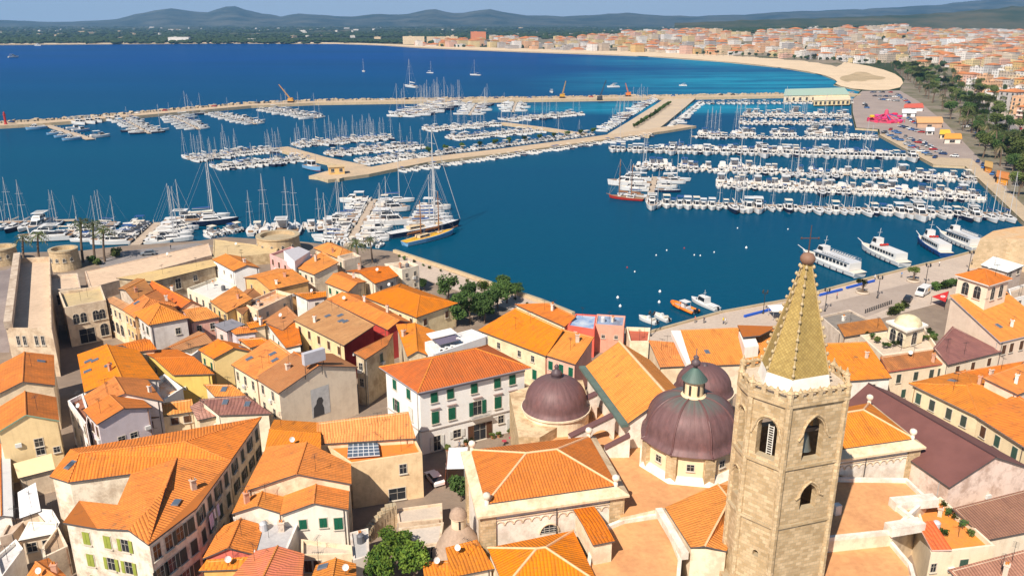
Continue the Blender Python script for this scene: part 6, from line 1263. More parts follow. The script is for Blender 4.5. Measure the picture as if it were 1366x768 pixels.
tall_ship('old wooden schooner with a blue hull and a yellow deck by the old town', (540, 328), (606, 312), 5.2, B_LB, B_YL, B_WH, [(-.18, 12), (.18, 14)], B_WD)
tall_ship('very large dark blue sailing yacht with the tallest mast in the harbour', (520, 318), (614, 302), 5.6, B_NV, B_WH, B_WH, [(.12, 34)], B_MST, False)
tall_ship('dark red hulled gulet with two masts at the end of the right-hand pontoon', (858, 268), (812, 264), 5.0, B_RD, B_TK, B_NV, [(-.15, 13), (.2, 15)], B_WD)
# orange rib and small boats by the quay
r, L = vessel('rigid_inflatable', 'big orange inflatable boat with a white canopy, moored at the quay', 'inflatable boat', (928, 419), (896, 406)); m = MB(); pts = [(-1.2, -L/2, .6), (-1.25, 0, .62), (-1.1, L*.25, .7), (-.5, L*.44, .85), (0, L*.5, .9), (.5, L*.44, .85), (1.1, L*.25, .7), (1.25, 0, .62), (1.2, -L/2, .6)]
for a, b in zip(pts, pts[1:]): m.tube(a, b, .38, n=10)
kid(m, 'tube', [B_OR], r, True); kid(hull(L*.95, 2.2, .6), 'hull', [B_WH, B_GY], r); m = MB().box((0, -L*.05, 2.3), (1.9, 2.4, .1)); 
for sx in (-.85, .85):
    for sy in (-1.1, 1.1): m.tube((sx, -L*.05 + sy, .6), (sx, -L*.05 + sy, 2.3), .05, k=1)
m.box((0, 0, 1.1), (.9, 1, 1.1), 0); m.box((0, -1.6, .9), (1.4, .5, .6), 0); kid(m, 'console', [B_WH, B_GY], r); kid(MB().box((-.4, -L/2, .9), (.35, .6, .9)).box((.4, -L/2, .9), (.35, .6, .9)), 'outboard_engine', [B_BK], r)
def small_boat(label, stern, bow, B, cab):
    r, L = vessel('small_motorboat', label, 'motorboat', stern, bow); kid(hull(L, B, 1.0, 0, 1, kb=0), 'hull', [B_WH, B_WH], r)
    if cab: kid(cabin(cabin(MB(), -L*.12, L*.22, B*.7, B*.5, .9, 2.5, 0, 1, .2), L*.1, L*.32, B*.6, B*.3, .9, 1.5, 0, 1, .5), 'cabin', [B_WH, B_GL], r); kid(MB().tube((0, 0, 2.5), (0, 0, 4.2), .05).tube((-.5, 0, 3.4), (.5, 0, 3.4), .04).box((0, -L*.34, 1.05), (B*.7, L*.25, .1)), 'radar_mast', [B_WH], r)
    else: kid(MB().box((0, -.2, 1.2), (.7, .6, .8), 0).box((0, L*.15, 1.05), (B*.55, L*.25, .15), 1).box((0, -L*.3, 1.15), (B*.6, .5, .4), 1), 'console', [B_WH, B_CR], r)
    kid(MB().box((0, -L/2 - .1, .8), (.35, .45, .8)), 'outboard_engine', [B_BK], r)
small_boat('white cabin boat with a radar mast beside the orange inflatable', (957, 415), (922, 400), 3.0, True)
small_boat('open white motorboat by the pink house, lower of two', (876, 433), (852, 425), 2.3, False)
small_boat('open white motorboat with a cream seat, upper of two by the pink house', (892, 430), (872, 421), 2.2, False)
# buoys
for x, y in ((242, 287), (285, 311), (188, 459), (202, 508), (428, 425), (424, 485), (407, 217), (467, 189), (567, 177), (624, 216), (658, 219), (737, 200), (920, 175), (870, 63), (1157, 69)):
    q = P((780 + x/4.269, 290 + y/4.269), 0); big = y in (459, 508, 425, 485, 175)
    o = MB().lathe((0, 0, -.3), [(.02, 0), (.34, .15), (.48, .5), (.34, .85), (.12, .98), (.1, 1.15), (.02, 1.16)], 12).build('mooring_buoy', B_RD if y in (177, 287) else flat((.8, .8, .78), .5), smooth=True)
    o.location = q; sc_ = .8 if big else .5; o.scale = (sc_,)*3
    tag(o, ('dull red' if y in (177, 287) else 'white') + ' mooring buoy floating on the open harbour water before the cathedral', 'buoy', 'mooring buoys in the harbour')
# ------------------------------------------------------------------ trees
def leaf_mat(c1, c2):
    n = NT('foliage'); p = n.pos(); oi = n.n('ShaderNodeObjectInfo').outputs['Random']
    col = n.mix(n.ramp(n.noise(p, .9, 4, .7), .35, .65), c1, c2); h = n.n('ShaderNodeHueSaturation'); n.l(col, h.inputs['Color']); n.setin(h, 'Value', n.math('ADD', .7, n.math('MULTIPLY', oi, .6)))
    return n.fin(h.outputs[0], .75, spec=.15)
L_DK = leaf_mat((.026, .058, .014), (.072, .12, .028)); L_OL = leaf_mat((.055, .085, .02), (.12, .14, .035)); L_BR = leaf_mat((.025, .07, .010), (.13, .18, .022)); L_PM = leaf_mat((.05, .075, .02), (.12, .13, .045)); L_DRY = flat((.30, .22, .11), .9)
M_BARK = flat((.16, .11, .075), .95, .4, 2)
def crown_mesh(lobes, n, size, rnd, mat, name='crown'):
    m = MB()
    for i in range(n):
        c, r = lobes[i % len(lobes)]; d = Vector((rnd.gauss(0, 1), rnd.gauss(0, 1), rnd.gauss(0, 1))).normalized(); rr = r*(rnd.random()**.45)
        p = Vector(c) + Vector((d.x*rr, d.y*rr, d.z*rr*.75)); u = Vector((rnd.gauss(0, 1), rnd.gauss(0, 1), rnd.gauss(0, .6))).normalized(); v = u.orthogonal().normalized(); s = size*rnd.uniform(.6, 1.3)
        m.add([p - u*s - v*s*.5, p + u*s*.2 - v*s*.7, p + u*s + v*s*.15, p - u*s*.1 + v*s*.7], [(0, 1, 2, 3)])
    o = m.build(name, mat); me = o.data; bpy.data.objects.remove(o); return me
def trunk_mesh(h, r, limbs, rnd, mat=None, name='trunk'):
    m = MB(); m.tube((0, 0, -.2), (.06*h, .02*h, h*.55), r*1.2, r*.8, 7); m.tube((.06*h, .02*h, h*.54), (.05*h, 0, h), r*.8, r*.35, 6)
    for i in range(limbs):
        a = 6.28*i/limbs + rnd.random(); z = h*rnd.uniform(.5, .75); m.tube((.05*h, .01*h, z), (math.cos(a)*h*.35, math.sin(a)*h*.35, z + h*.35), r*.5, r*.18, 5)
    o = m.build(name, mat or M_BARK); me = o.data; bpy.data.objects.remove(o); return me
def palm_meshes(h, rnd, n=26, fl=2.6, wind=.25):
    m = MB(); top = Vector((.10*h, .03*h, h)); prev = Vector((0, 0, -.2))
    for i in range(1, 7):
        t = i/6; q = Vector((.10*h*t*t, .03*h*t, h*t)); m.tube(prev, q, .30 - .08*t, .28 - .08*t, 8); prev = q
    o = m.build('trunk', M_BARK); tm = o.data; bpy.data.objects.remove(o); m = MB()
    for i in range(n):
        a = 6.283*i/n*1.618*2 + rnd.random()*.4; el = rnd.uniform(-.35, 1.25); L = fl*rnd.uniform(.8, 1.1); d = Vector((math.cos(a), math.sin(a), 0)); pts = []
        for k in range(7):
            s = k/6; pts.append(top + d*(L*s*math.cos(el)*(1 - .15*s)) + Vector((wind*s*s, 0, L*(math.sin(el)*s - .75*s*s*(1 if el > 0 else .4)))))
        side = Vector((-d.y, d.x, 0))
        for k in range(6):
            w = .42*math.sin(math.pi*min(1, (k+.6)/6.4))
            for sg in (-1, 1):
                b = pts[k].lerp(pts[k+1], .5) + side*sg*w - Vector((0, 0, w*.45)); m.add([pts[k], pts[k].lerp(pts[k+1], .62), b + (pts[k+1]-pts[k])*.55], [(0, 1, 2)], 1 if el < -.2 else 0)
    o = m.build('fronds', [L_PM, L_DRY]); fm = o.data; bpy.data.objects.remove(o); return tm, fm
tr = random.Random(5); TREES = {}
def lob(n, R, z, flatn=.6): return [(Vector((tr.uniform(-1, 1)*R*.62, tr.uniform(-1, 1)*R*.62, z + tr.uniform(-1, 1)*R*flatn*.6)), R*tr.uniform(.38, .62)) for _ in range(n)]
for k in range(3): TREES['broad%d' % k] = ('tree', trunk_mesh(4.6, .22, 4, tr), crown_mesh(lob(9, 2.9, 4.8, .8), 1500, .26, tr, L_DK))
for k in range(2): TREES['pine%d' % k] = ('pine_tree', trunk_mesh(6.0, .26, 5, tr), crown_mesh(lob(10, 3.6, 7.0, .35), 1300, .34, tr, L_OL if k else L_DK))
for k in range(2): TREES['bright%d' % k] = ('tree', trunk_mesh(4.4, .2, 5, tr), crown_mesh(lob(12, 3.2, 5.0, .8), 2600, .24, tr, L_BR))
for k in range(3): TREES['palm%d' % k] = ('palm_tree',) + palm_meshes(6.5 + k, tr, 38, 3.4)
TREES['palm_old'] = ('palm_tree',) + palm_meshes(6.2, tr, 60, 4.2, .1)
TREES['bush0'] = ('bush', trunk_mesh(.8, .08, 3, tr, name='stem'), crown_mesh(lob(6, .85, .8, .7), 420, .13, tr, L_DK, 'leaves')); TREES['bush1'] = ('bush', trunk_mesh(.7, .08, 3, tr, name='stem'), crown_mesh(lob(6, .8, .7, .7), 420, .13, tr, L_OL, 'leaves'))
TREES['olive'] = ('olive_tree', trunk_mesh(1.7, .2, 4, tr), crown_mesh([(Vector((tr.uniform(-1.1, 1.1), tr.uniform(-1.1, 1.1), 2.1 + tr.uniform(-.2, .3))), .55) for _ in range(8)], 700, .14, tr, L_OL))
def tree(kind, loc, s, label, group=None, rz=None):
    nm, tm, cm = TREES[kind]; r = empty(nm, loc, label, 'palm' if 'palm' in kind else ('bush' if 'bush' in kind else 'tree'), group); rz = tr.uniform(0, 6.28) if rz is None else rz
    a = inst(tm.name.split('.')[0], tm, r, (0, 0, 0), rz, (s,)*3); b = inst(cm.name.split('.')[0], cm, r, (0, 0, 0), rz, (s,)*3); return r
def at(p, z=G0): return P(p, z)
for i, (x, y, k, s, lab) in enumerate(((33, 354, 'palm0', 1.25, 'windblown palm left of the round tower, first of a leaning pair'), (53, 352, 'palm0', 1.3, 'windblown palm beside the round tower, right one of the pair'), (111, 350, 'palm2', 1.4, 'tall thin palm just right of the round tower'), (127, 348, 'palm2', 1.3, 'tall palm in the middle of three by the waterfront road'), (140, 349, 'palm1', 1.25, 'rightmost palm of three by the waterfront road'), (479, 356, 'palm_old', 1.1, 'full crowned old palm standing among the orange roofs by the harbour'), (497, 350, 'palm1', .9, 'shorter shaggy palm right behind the old full crowned palm'))): tree(k, at((x, y)), s, lab, rz=0 if i < 5 else 2)
for x, y, k, s, lab in ((155, 343, 'bush1', 2.4, 'large round green bush by the waterfront road'), (121, 352, 'bush0', 1.8, 'dark bush under the tall palms'), (131, 353, 'bush1', 1.6, 'olive green bush under the tall palms')): tree(k, at((x, y)), s, lab)
for i, (x, y, k, s) in enumerate(((598, 402, 'broad0', .95), (622, 408, 'broad1', .9), (612, 424, 'broad2', .95), (628, 432, 'broad0', .85), (640, 424, 'broad1', .95), (652, 418, 'broad2', .9), (664, 412, 'broad0', .95), (676, 404, 'broad1', .9), (672, 390, 'broad2', .7), (646, 432, 'broad2', .9), (566, 388, 'broad1', .5), (643, 396, 'bright1', .6), (608, 436, 'broad1', .8), (688, 398, 'broad0', .6))):
    tree(k, at((x, y)), s, 'dark green leafy tree, %s from the left in the garden behind the hotel' % ordinal(1 + sorted([598, 622, 612, 628, 640, 652, 664, 676, 672, 646, 566, 643, 608, 688]).index(x)), 'garden trees by the promenade')
tree('bright0', P((533, 752), 3.0), .72, 'bright yellow green tree filling the small courtyard by the stairs'); tree('bright1', P((552, 775), 3.0), .7, 'lower leafy tree beside the bright courtyard tree'); tree('bright1', P((515, 780), 3.0), .7, 'leafy tree at the bottom edge, left of the bright courtyard tree')
tree('broad2', P((615, 668), G0), .62, 'small dark tree squeezed between the cathedral wall and the lane')
def planter(px, lab):
    c = at(px); r = empty('stone_planter', c, 'round stone planter under ' + lab, 'planter'); MB().lathe((c.x, c.y, G0), [(1.7, 0), (1.8, .2), (1.6, .5), (1.4, .5), (1.35, .4)], 20).build('bowl', flat((.52, .42, .32), .9), r); MB().lathe((c.x, c.y, G0), [(1.38, .3), (1.36, .42), (.02, .46)], 16).build('soil', flat((.20, .14, .09), .95), r)
    tree('olive', c + Vector((0, 0, .4)), 1.3, lab)
planter(('R', 490, 368), 'the low olive tree in the middle of the quay'); planter(('R', 766, 305), 'the small olive tree nearer the tour boats')
for i, (x, y) in enumerate([(330 + 22*k, 545 - 4*k) for k in range(11)] + [(300, 520), (280, 505), (255, 492), (540, 495), (552, 515), (530, 478)]):
    tree(('bush0', 'bush1')[i % 2], P((8, x, y), 11.0), tr.uniform(.6, 1.0), 'potted shrub along the edge of the roof garden around the pavilion', 'shrubs of the roof garden')
for i, (x, y) in enumerate(((380, 395), (400, 380), (420, 372), (362, 402))): tree('bush1', P((8, x, y), G0), 1.6, 'leafy shrub beside the quay road bollards', 'shrubs by the bollards')
for i in range(9): tree('bush0', P((8, 560 + i*11, 292 - i*2.4), G0), 1.5, 'clipped shrub of the hedge beside the white van', 'hedge beside the van')
for i, (x, y) in enumerate(((530, 492), (552, 528), (575, 540), (607, 575), (640, 605), (535, 605))): tree(('bush1', 'bush0')[i % 2], P((9, x, y), 8.1), .7, 'potted plant on the orange roof terrace, %s from the back' % ORD[i], 'plants of the orange terrace')
for i in range(16):
    f = i/15; p = P((535, 341), G0).lerp(P((720, 408), G0), f); tree(('bush1', 'bush0')[i % 2], p + Vector((tr.uniform(-1, 0), tr.uniform(-2, -1), 0)), tr.uniform(.5, .9), 'dry yellowish shrub growing along the sea wall of the promenade', 'shrubs along the sea wall')
# ------------------------------------------------------------------ the modern town round the bay
def sst(a, b, x): t = max(0, min(1, (x-a)/(b-a))); return t*t*(3-2*t)
def shore_gap(x, y):
    q = pix((x, y, 1.2)); px = q[0]
    if px >= 1205: return 400 if y > 600 else 0
    for (a, ya), (b, yb) in zip(COAST[:13], COAST[1:13]):
        if a <= px <= b: return y - P((px, ya + (yb-ya)*(px-a)/(b-a)), 1.2).y
    return y - P((px, 84), 1.2).y if px > 1100 else 0
def town_h(x, y): a = math.atan2(x, y); return .9 + 34*sst(900, 2500, y)*sst(-.10, .42, a)*sst(190, 620, shore_gap(x, y))
m = MB(); nx, ny = 70, 40
for j in range(ny+1):
    y = 560 + (3600 - 560)*(j/ny)**1.4
    for i in range(nx+1):
        a = -.16 + .95*i/nx; x = math.tan(a)*y; m.v.append(Vector((x, y, town_h(x, y) if town_h(x, y) > 1.3 else -1)))
for j in range(ny):
    for i in range(nx): a = j*(nx+1)+i; m.f.append((a, a+1, a+nx+2, a+nx+1)); m.k.append(0)
o = m.build('town_hill_ground', ground((.27, .215, .155), (.10, .105, .055), .012, .1), smooth=True); o['kind'] = 'structure'
@cached
def facade(c):
    n = NT('facade'); u, v, p = n.uv(); sep = n.n('ShaderNodeSeparateXYZ'); n.l(p, sep.inputs[0])
    def band(x, per, lo, hi): f = n.math('FRACT', n.math('DIVIDE', x, per)); return n.math('MULTIPLY', n.math('GREATER_THAN', f, lo), n.math('LESS_THAN', f, hi))
    nz = n.n('ShaderNodeSeparateXYZ'); n.l(n.n('ShaderNodeNewGeometry').outputs['True Normal'], nz.inputs[0])
    w = n.math('MULTIPLY', n.math('MULTIPLY', band(u, 3.4, .3, .68), band(sep.outputs[2], 3.1, .32, .80)), n.math('LESS_THAN', n.math('ABSOLUTE', nz.outputs[2]), .5))
    col = n.mix(n.math('MULTIPLY', n.ramp(n.noise(p, .15, 4, .6), .4, .7), .25), c, dk(c, .65)); col = n.mix(n.math('MULTIPLY', w, .85), col, (.06, .055, .05))
    return n.fin(col, .9, spec=.1)
FC = [('cream', (.66, .50, .32)), ('white', (.72, .67, .60)), ('peach', (.68, .41, .24)), ('pink', (.62, .40, .31)), ('ochre', (.62, .42, .18)), ('beige', (.50, .41, .32)), ('white', (.70, .66, .62)), ('yellow', (.66, .52, .28)), ('cream', (.60, .50, .38)), ('grey', (.42, .39, .37)), ('white', (.74, .70, .66))]
F_TER = ground((.58, .22, .075), (.42, .16, .07), .08, 1.2); F_FLAT = ground((.42, .36, .31), (.58, .52, .46), .05, 1)
region = [(550, 61.5), (700, 66), (860, 70.5), (1000, 75), (1090, 80), (1150, 85.5), (1218, 84), (1262, 106), (1302, 126), (1345, 155), (1400, 190), (1440, 190), (1440, 40), (1366, 37), (1250, 35.5), (1150, 40), (1080, 47), (1000, 47), (930, 44), (830, 46), (780, 52), (640, 55)]
def inside(pt, poly):
    x, y = pt; c = False
    for i in range(len(poly)):
        (x1, y1), (x2, y2) = poly[i], poly[i-1]
        if (y1 > y) != (y2 > y) and x < (x2-x1)*(y-y1)/(y2-y1) + x1: c = not c
    return c
hr = random.Random(11); SITES = []
ang_t = .42; ct_, st_ = math.cos(ang_t), math.sin(ang_t)
y = 480.0
while y < 3400:
    step = 17.5 + max(0, y - 700)*.008
    x = -420.0
    while x < 1900:
        X, Y = x + hr.uniform(-.22, .22)*step, y + hr.uniform(-.22, .22)*step
        g = town_h(X, Y); q = pix((X, Y, g))
        if (round((x + 420 + y*.13)/step) % 11 or hr.random() < .35) and inside(q, region) and q[0] < 1425:
            gap = mnoise.noise(Vector((X*.006, Y*.003, 4.0)))
            dens = .96 if q[0] > 1000 or q[1] > 58 else .72
            if gap > -.34 and hr.random() < dens: SITES.append((X, Y, g, q, step))
        x += step
    y += step*(1.0 + max(0, y-900)*.0003)
SITES.sort(key=lambda s: s[1])
bands = {}; sp = []
for i, (X, Y, g, q, step) in enumerate(SITES):
    lvl = hr.choice([1, 2, 2, 3, 3, 4, 4, 5] if Y < 1500 else [1, 2, 3, 3, 4, 5]); w = step*hr.uniform(.45, .98); d = step*hr.uniform(.40, .78); ci = hr.randrange(len(FC)); rt = hr.random() < .45
    if Y < 900: w, d = w*1.05, d*1.0
    sp.append((X, Y, g, q, w, d, lvl*3.1 + .6, ci, rt, ang_t + hr.choice([0, 0, math.pi/2]) + hr.uniform(-.06, .06), lvl))
NEAR = sp[:300]
for i, s in enumerate(NEAR): bands.setdefault(i//30, []).append(s)
def block_mesh(X, Y, g, w, d, h, rt, rz):
    cs, sn = math.cos(rz), math.sin(rz); q = [Vector((X + a*w/2*cs - b*d/2*sn, Y + a*w/2*sn + b*d/2*cs)) for a, b in ((-1, -1), (1, -1), (1, 1), (-1, 1))]
    wm = MB().prism(q, g - 2, g + h, bot=False); rm = MB()
    if rt: vs, fs, _, _ = roof_shape(offset_poly(q, .5), g + h + .02, 'hip', min(w, d)*.16); rm.slab(vs, fs, .25, 0, 0)
    else:
        rm.prism(offset_poly(q, -.35), g + h + .004, g + h + .02, bot=False); c = q[0].lerp(q[2], hr.uniform(.3, .7)); rm.box((c.x, c.y, g + h + 1.1), (min(w, d)*.3, min(w, d)*.3, 2.2), 1, rz)
        for i in range(4):
            a, b = q[i], q[(i+1) % 4]; dd = b - a; c = (a+b)/2; wm.box((c.x, c.y, g + h + .35), (dd.length, .3, .7), 0, math.atan2(dd.y, dd.x))
    return q, wm, rm
BN = ['front row beside the avenue', 'second row behind the avenue', 'third row behind the avenue', 'fourth row behind the avenue', 'fifth row behind the avenue', 'sixth row behind the avenue', 'seventh row behind the avenue', 'eighth row behind the avenue', 'ninth row behind the avenue', 'tenth row behind the avenue']
NUMW = ['', 'one', 'two', 'three', 'four', 'five']
for bi, lst in bands.items():
    lst.sort(key=lambda s: s[3][0])
    for oi, (X, Y, g, q, w, d, h, ci, rt, rz, lvl) in enumerate(lst):
        r = empty('town_house', (X, Y, g), '%s %s storey building, %s, %s from left, %s' % (FC[ci][0], NUMW[lvl], 'red roof' if rt else 'flat roof', ordinal(oi+1), BN[bi]), 'building', 'buildings of the new town')
        qq, wm, rm = block_mesh(X, Y, g, w, d, h, rt, rz); near = Y < 720
        wm.build('wall', pl(FC[ci][1], .2, .15) if near else facade(FC[ci][1]), r); rm.build('roof', [F_TER if rt else F_FLAT, pl(FC[ci][1], .2, .15)], r)
        if near:
            for i in range(4):
                a, b = qq[i], qq[(i+1) % 4]; dd = b - a; nv = Vector((dd.y, -dd.x)).normalized()
                if nv.dot(-(a + b)/2) <= 0: continue
                n = max(2, int(dd.length/3.4)); an = math.atan2(dd.y, dd.x); bm = MB()
                for L in range(lvl):
                    for k in range(n):
                        p = a + dd*((k+.5)/n) + nv*.02; inst('window', win_mesh(1.4, 1.9, False), r, (p.x - X, p.y - Y, L*3.1 + 1.8), an + math.pi)
                    if L and i % 2 == 0: c = (a+b)/2 + nv*.6; bm.box((c.x, c.y, g + L*3.1 + .5), (dd.length*.8, 1.2, .12), 0, an); c = (a+b)/2 + nv*1.15; bm.box((c.x, c.y, g + L*3.1 + 1.0), (dd.length*.8, .08, .9), 0, an)
                if bm.v: bm.build('balcony', pl((.78, .72, .64), .2), r)
far = MB(); fm2 = [facade(c) for _, c in FC] + [F_TER, F_FLAT]
for X, Y, g, q, w, d, h, ci, rt, rz, lvl in sp[300:]:
    qq, wm, rm = block_mesh(X, Y, g, w, d, h, rt, rz)
    for src, kk in ((wm, ci), (rm, len(FC) + (0 if rt else 1))):
        o = len(far.v); far.v += src.v; far.f += [tuple(i+o for i in f) for f in src.f]; far.k += [kk]*len(src.f)
# scattered farm buildings on the plain
for _ in range(150):
    Y = hr.uniform(2500, 6500); a = hr.uniform(-.62, .55); X = math.tan(a)*Y; g = max(1, town_h(X, Y) if Y < 3500 and a > -.1 else 1.2); w, d, h = hr.uniform(10, 40), hr.uniform(8, 14), hr.uniform(4, 8)
    qq, wm, rm = block_mesh(X, Y, g, w, d, h, False, hr.uniform(0, 3))
    for src, kk in ((wm, hr.choice([1, 0, 1])), (rm, len(FC) + 1)):
        o = len(far.v); far.v += src.v; far.f += [tuple(i+o for i in f) for f in src.f]; far.k += [kk]*len(src.f)
tag(far.build('far_buildings', fm2), 'dense cream and terracotta buildings of the new town spreading far back from the beach', 'buildings', None, 'stuff')
print('SITES', len(SITES))
for px, w, d, h, lab, c in (((590, 57.5), 90, 26, 17, 'long pale apartment block standing alone behind the far beach, at left', (.74, .56, .36)), ((552, 59), 60, 24, 20, 'tall cream hotel block on the far beach among dark pines', (.76, .60, .40)), ((638, 57), 44, 30, 30, 'tall orange red tower block rising above the far beach', (.72, .26, .12)), ((1272, 44), 40, 26, 18, 'white villa like block on the ridge above the new town', (.82, .80, .78)), ((240, 56.5), 60, 26, 14, 'white hotel building on the far left shore', (.80, .76, .72))):
    p = P(px, 1.5); g = town_h(p.x, p.y) if px[0] > 1000 else 1.2
    if px[0] > 1000: p = Vector((p.x*.42, p.y*.42, 0)); g = town_h(p.x, p.y)
    r = empty('apartment_block', (p.x, p.y, g), lab, 'building'); qq, wm, rm = block_mesh(p.x, p.y, g, w, d, h, False, .1); wm.build('wall', facade(c), r); rm.build('roof', [F_FLAT, facade(c)], r)
# far wood and green between the houses
wd = MB(); wr = random.Random(3); phi = (1 + 5**.5)/2
ICO = [Vector(v).normalized() for v in ((-1, phi, 0), (1, phi, 0), (-1, -phi, 0), (1, -phi, 0), (0, -1, phi), (0, 1, phi), (0, -1, -phi), (0, 1, -phi), (phi, 0, -1), (phi, 0, 1), (-phi, 0, -1), (-phi, 0, 1))]
IF = [(0, 11, 5), (0, 5, 1), (0, 1, 7), (0, 7, 10), (0, 10, 11), (1, 5, 9), (5, 11, 4), (11, 10, 2), (10, 7, 6), (7, 1, 8), (3, 9, 4), (3, 4, 2), (3, 2, 6), (3, 6, 8), (3, 8, 9), (4, 9, 5), (2, 4, 11), (6, 2, 10), (8, 6, 7), (9, 8, 1)]
def clump(x, y, z, r, h): wd.add([(x + v.x*r*wr.uniform(.6, 1.15), y + v.y*r*wr.uniform(.6, 1.15), z + h*.5 + v.z*h*.55*wr.uniform(.6, 1.2)) for v in ICO], IF)
cnt = 0
while cnt < 5200:
    Y = 2380*(2.9**wr.random()); a = wr.uniform(-.66, .62); X = math.tan(a)*Y; g = town_h(X, Y) if -.16 < a and Y < 3500 else 1.2; q = pix((X, Y, g))
    if mnoise.noise(Vector((X*.0016, Y*.0009, 2.0))) < -.22: continue
    if q[1] > 54 and q[0] > 640: continue
    if inside(q, region) and wr.random() < .93: continue
    clump(X, Y, g, wr.uniform(7, 17), wr.uniform(6, 11)); cnt += 1
for _ in range(700):
    px = wr.uniform(0, 660); py = wr.uniform(56.5, 59.4) - (1.2 if px < 450 else 0) + max(0, px-450)*.012; p = P((px, py - 1.6), 1.2); clump(p.x, p.y, 1, wr.uniform(6, 12), wr.uniform(7, 12))
for i in range(1200):
    s = SITES[wr.randrange(len(SITES))]; clump(s[0] + wr.uniform(-14, 14), s[1] + wr.uniform(-14, 14), s[2], wr.uniform(2.5, 5.5), wr.uniform(5, 9))
tag(wd.build('far_woods', leaf_mat((.014, .032, .009), (.040, .062, .018))), 'dark green pine woods and groves spread over the plain behind the bay', 'woods', None, 'stuff')
# beach front and avenue trees
for i in range(34):
    f = i/33; q = Vector((930 + (1215-930)*f, 74.2 + (92-74.2)*f**1.5)); tree(tr.choice(['broad0', 'pine1', 'broad2', 'palm0']), P((q.x, q.y), 1.2), tr.uniform(.9, 1.3), 'green tree in the beachfront row, %s from the left' % ordinal(i+1), 'beachfront trees')
AVT = []
for i in range(46):
    f = i/45; a = P((1204, 92), 1.2).lerp(P((1400, 222), 1.2), f**.75 if False else f); AVT.append(a)
def along(line, f):
    pts = [P(p, 1.2) for p in line]; Ls = [(b-a).length for a, b in zip(pts, pts[1:])]; t = f*sum(Ls)
    for a, b, L in zip(pts, pts[1:], Ls):
        if t <= L: return a.lerp(b, t/L)
        t -= L
    return pts[-1]
for nm, line, n, kinds, js in (('park edge of the avenue', [(1192, 92), (1232, 124), (1280, 166), (1352, 232), (1400, 275)], 46, ['palm0', 'palm1', 'palm2', 'palm1', 'pine0'], 3), ('middle of the avenue park', [(1208, 94), (1262, 130), (1305, 168), (1366, 215), (1400, 240)], 85, ['pine0', 'pine1', 'broad0', 'pine1', 'palm2', 'broad1'], 9), ('kerb of the avenue', [(1214, 90), (1268, 120), (1318, 152), (1366, 190), (1410, 225)], 40, ['palm0', 'palm2', 'broad1', 'pine1'], 3), ('lower avenue park', [(1290, 172), (1330, 205), (1366, 240), (1420, 290)], 34, ['palm1', 'pine0', 'pine1', 'broad0', 'palm2'], 9), ('town side of the avenue', [(1232, 88), (1300, 122), (1366, 165), (1410, 195)], 36, ['palm1', 'broad2', 'palm0', 'pine1'], 4)):
    L = []
    for i in range(n): p = along(line, (i + tr.uniform(.2, .8))/n) + Vector((tr.uniform(-js, js), tr.uniform(-js, js), 0)); L.append(p)
    for i, p in enumerate(sorted(L, key=lambda v: pix(v)[0])):
        k = tr.choice(kinds); tree(k, p, tr.uniform(1.0, 1.6), '%s, %s from the left along the %s' % ({'pa': 'tall palm', 'pi': 'spreading pine', 'br': 'dark leafy tree'}[k[:2]], ordinal(i+1), nm), 'avenue trees')
for i in range(12): p = along([(560, 207), (700, 190), (800, 178)], (i+.5)/12) + Vector((0, 3, .4)); tree('bush0', p, 2.2, 'clipped bush along the back edge of the long mole', 'bushes on the long mole')
for i in range(22): p = along([(845, 172), (868, 158), (893, 140)], (i+.5)/22) + Vector((0, 0, .3)); tree('bush0', p, 2.2, 'bush of the planted strip on the wide mole', 'bushes on the planted mole')
# ------------------------------------------------------------------ vehicles, lamps, yard
def car_meshes():
    m = MB(); L, B = 4.2, 1.75
    prof = [(-2.1, .35), (2.1, .35), (2.1, .72), (1.15, .92), (-1.75, .95), (-2.1, .8)]
    n = len(prof); vs = [(-B/2, y, z) for y, z in prof] + [(B/2, y, z) for y, z in prof]
    m.add(vs, [tuple(range(n)), tuple(reversed(range(n, 2*n)))] + [(i, n+i, n+(i+1) % n, (i+1) % n) for i in range(n)]); a = m.build('body', B_WH)
    m = MB(); vs = [(-B*.46, -1.75, .93), (B*.46, -1.75, .93), (B*.46, 1.1, .9), (-B*.46, 1.1, .9), (-B*.38, -1.25, 1.42), (B*.38, -1.25, 1.42), (B*.38, .35, 1.42), (-B*.38, .35, 1.42)]
    m.add(vs, [(0, 1, 5, 4), (1, 2, 6, 5), (2, 3, 7, 6), (3, 0, 4, 7)]); b = m.build('windows', B_GL)
    m = MB()
    for x in (-1, 1):
        for y in (-1.3, 1.3): m.tube((x*B*.40, y, .33), (x*B*.51, y, .33), .33, n=10)
    c = m.build('wheels', B_BK); m = MB(); m.box((0, -.45, 1.44), (B*.76, 1.6, .05)); d = m.build('cab_roof', B_WH)
    r = [a.data, b.data, c.data, d.data]
    for o in (a, b, c, d): bpy.data.objects.remove(o)
    return r
CARM = car_meshes(); CC = [('white', (.78, .77, .75)), ('silver', (.42, .43, .45)), ('black', (.025, .025, .03)), ('dark blue', (.03, .06, .16)), ('red', (.42, .03, .025)), ('grey', (.20, .21, .22)), ('blue', (.06, .16, .38))]
CM = {}
def car(p, rz, ci, label, group=None):
    nm, c = CC[ci]; r = empty('parked_car', p, label, 'car', group); r.rotation_euler = (0, 0, rz)
    for part, me in zip(('body', 'windows', 'wheels', 'cab_roof'), CARM):
        if part in ('body', 'cab_roof'):
            k = (part, ci)
            if k not in CM: mm = me.copy(); mm.materials.clear(); mm.materials.append(flat(c, .3, .05, 1, 0, .5)); CM[k] = mm
            me = CM[k]
        inst(part, me, r)
    return r
vr = random.Random(8); cars = []
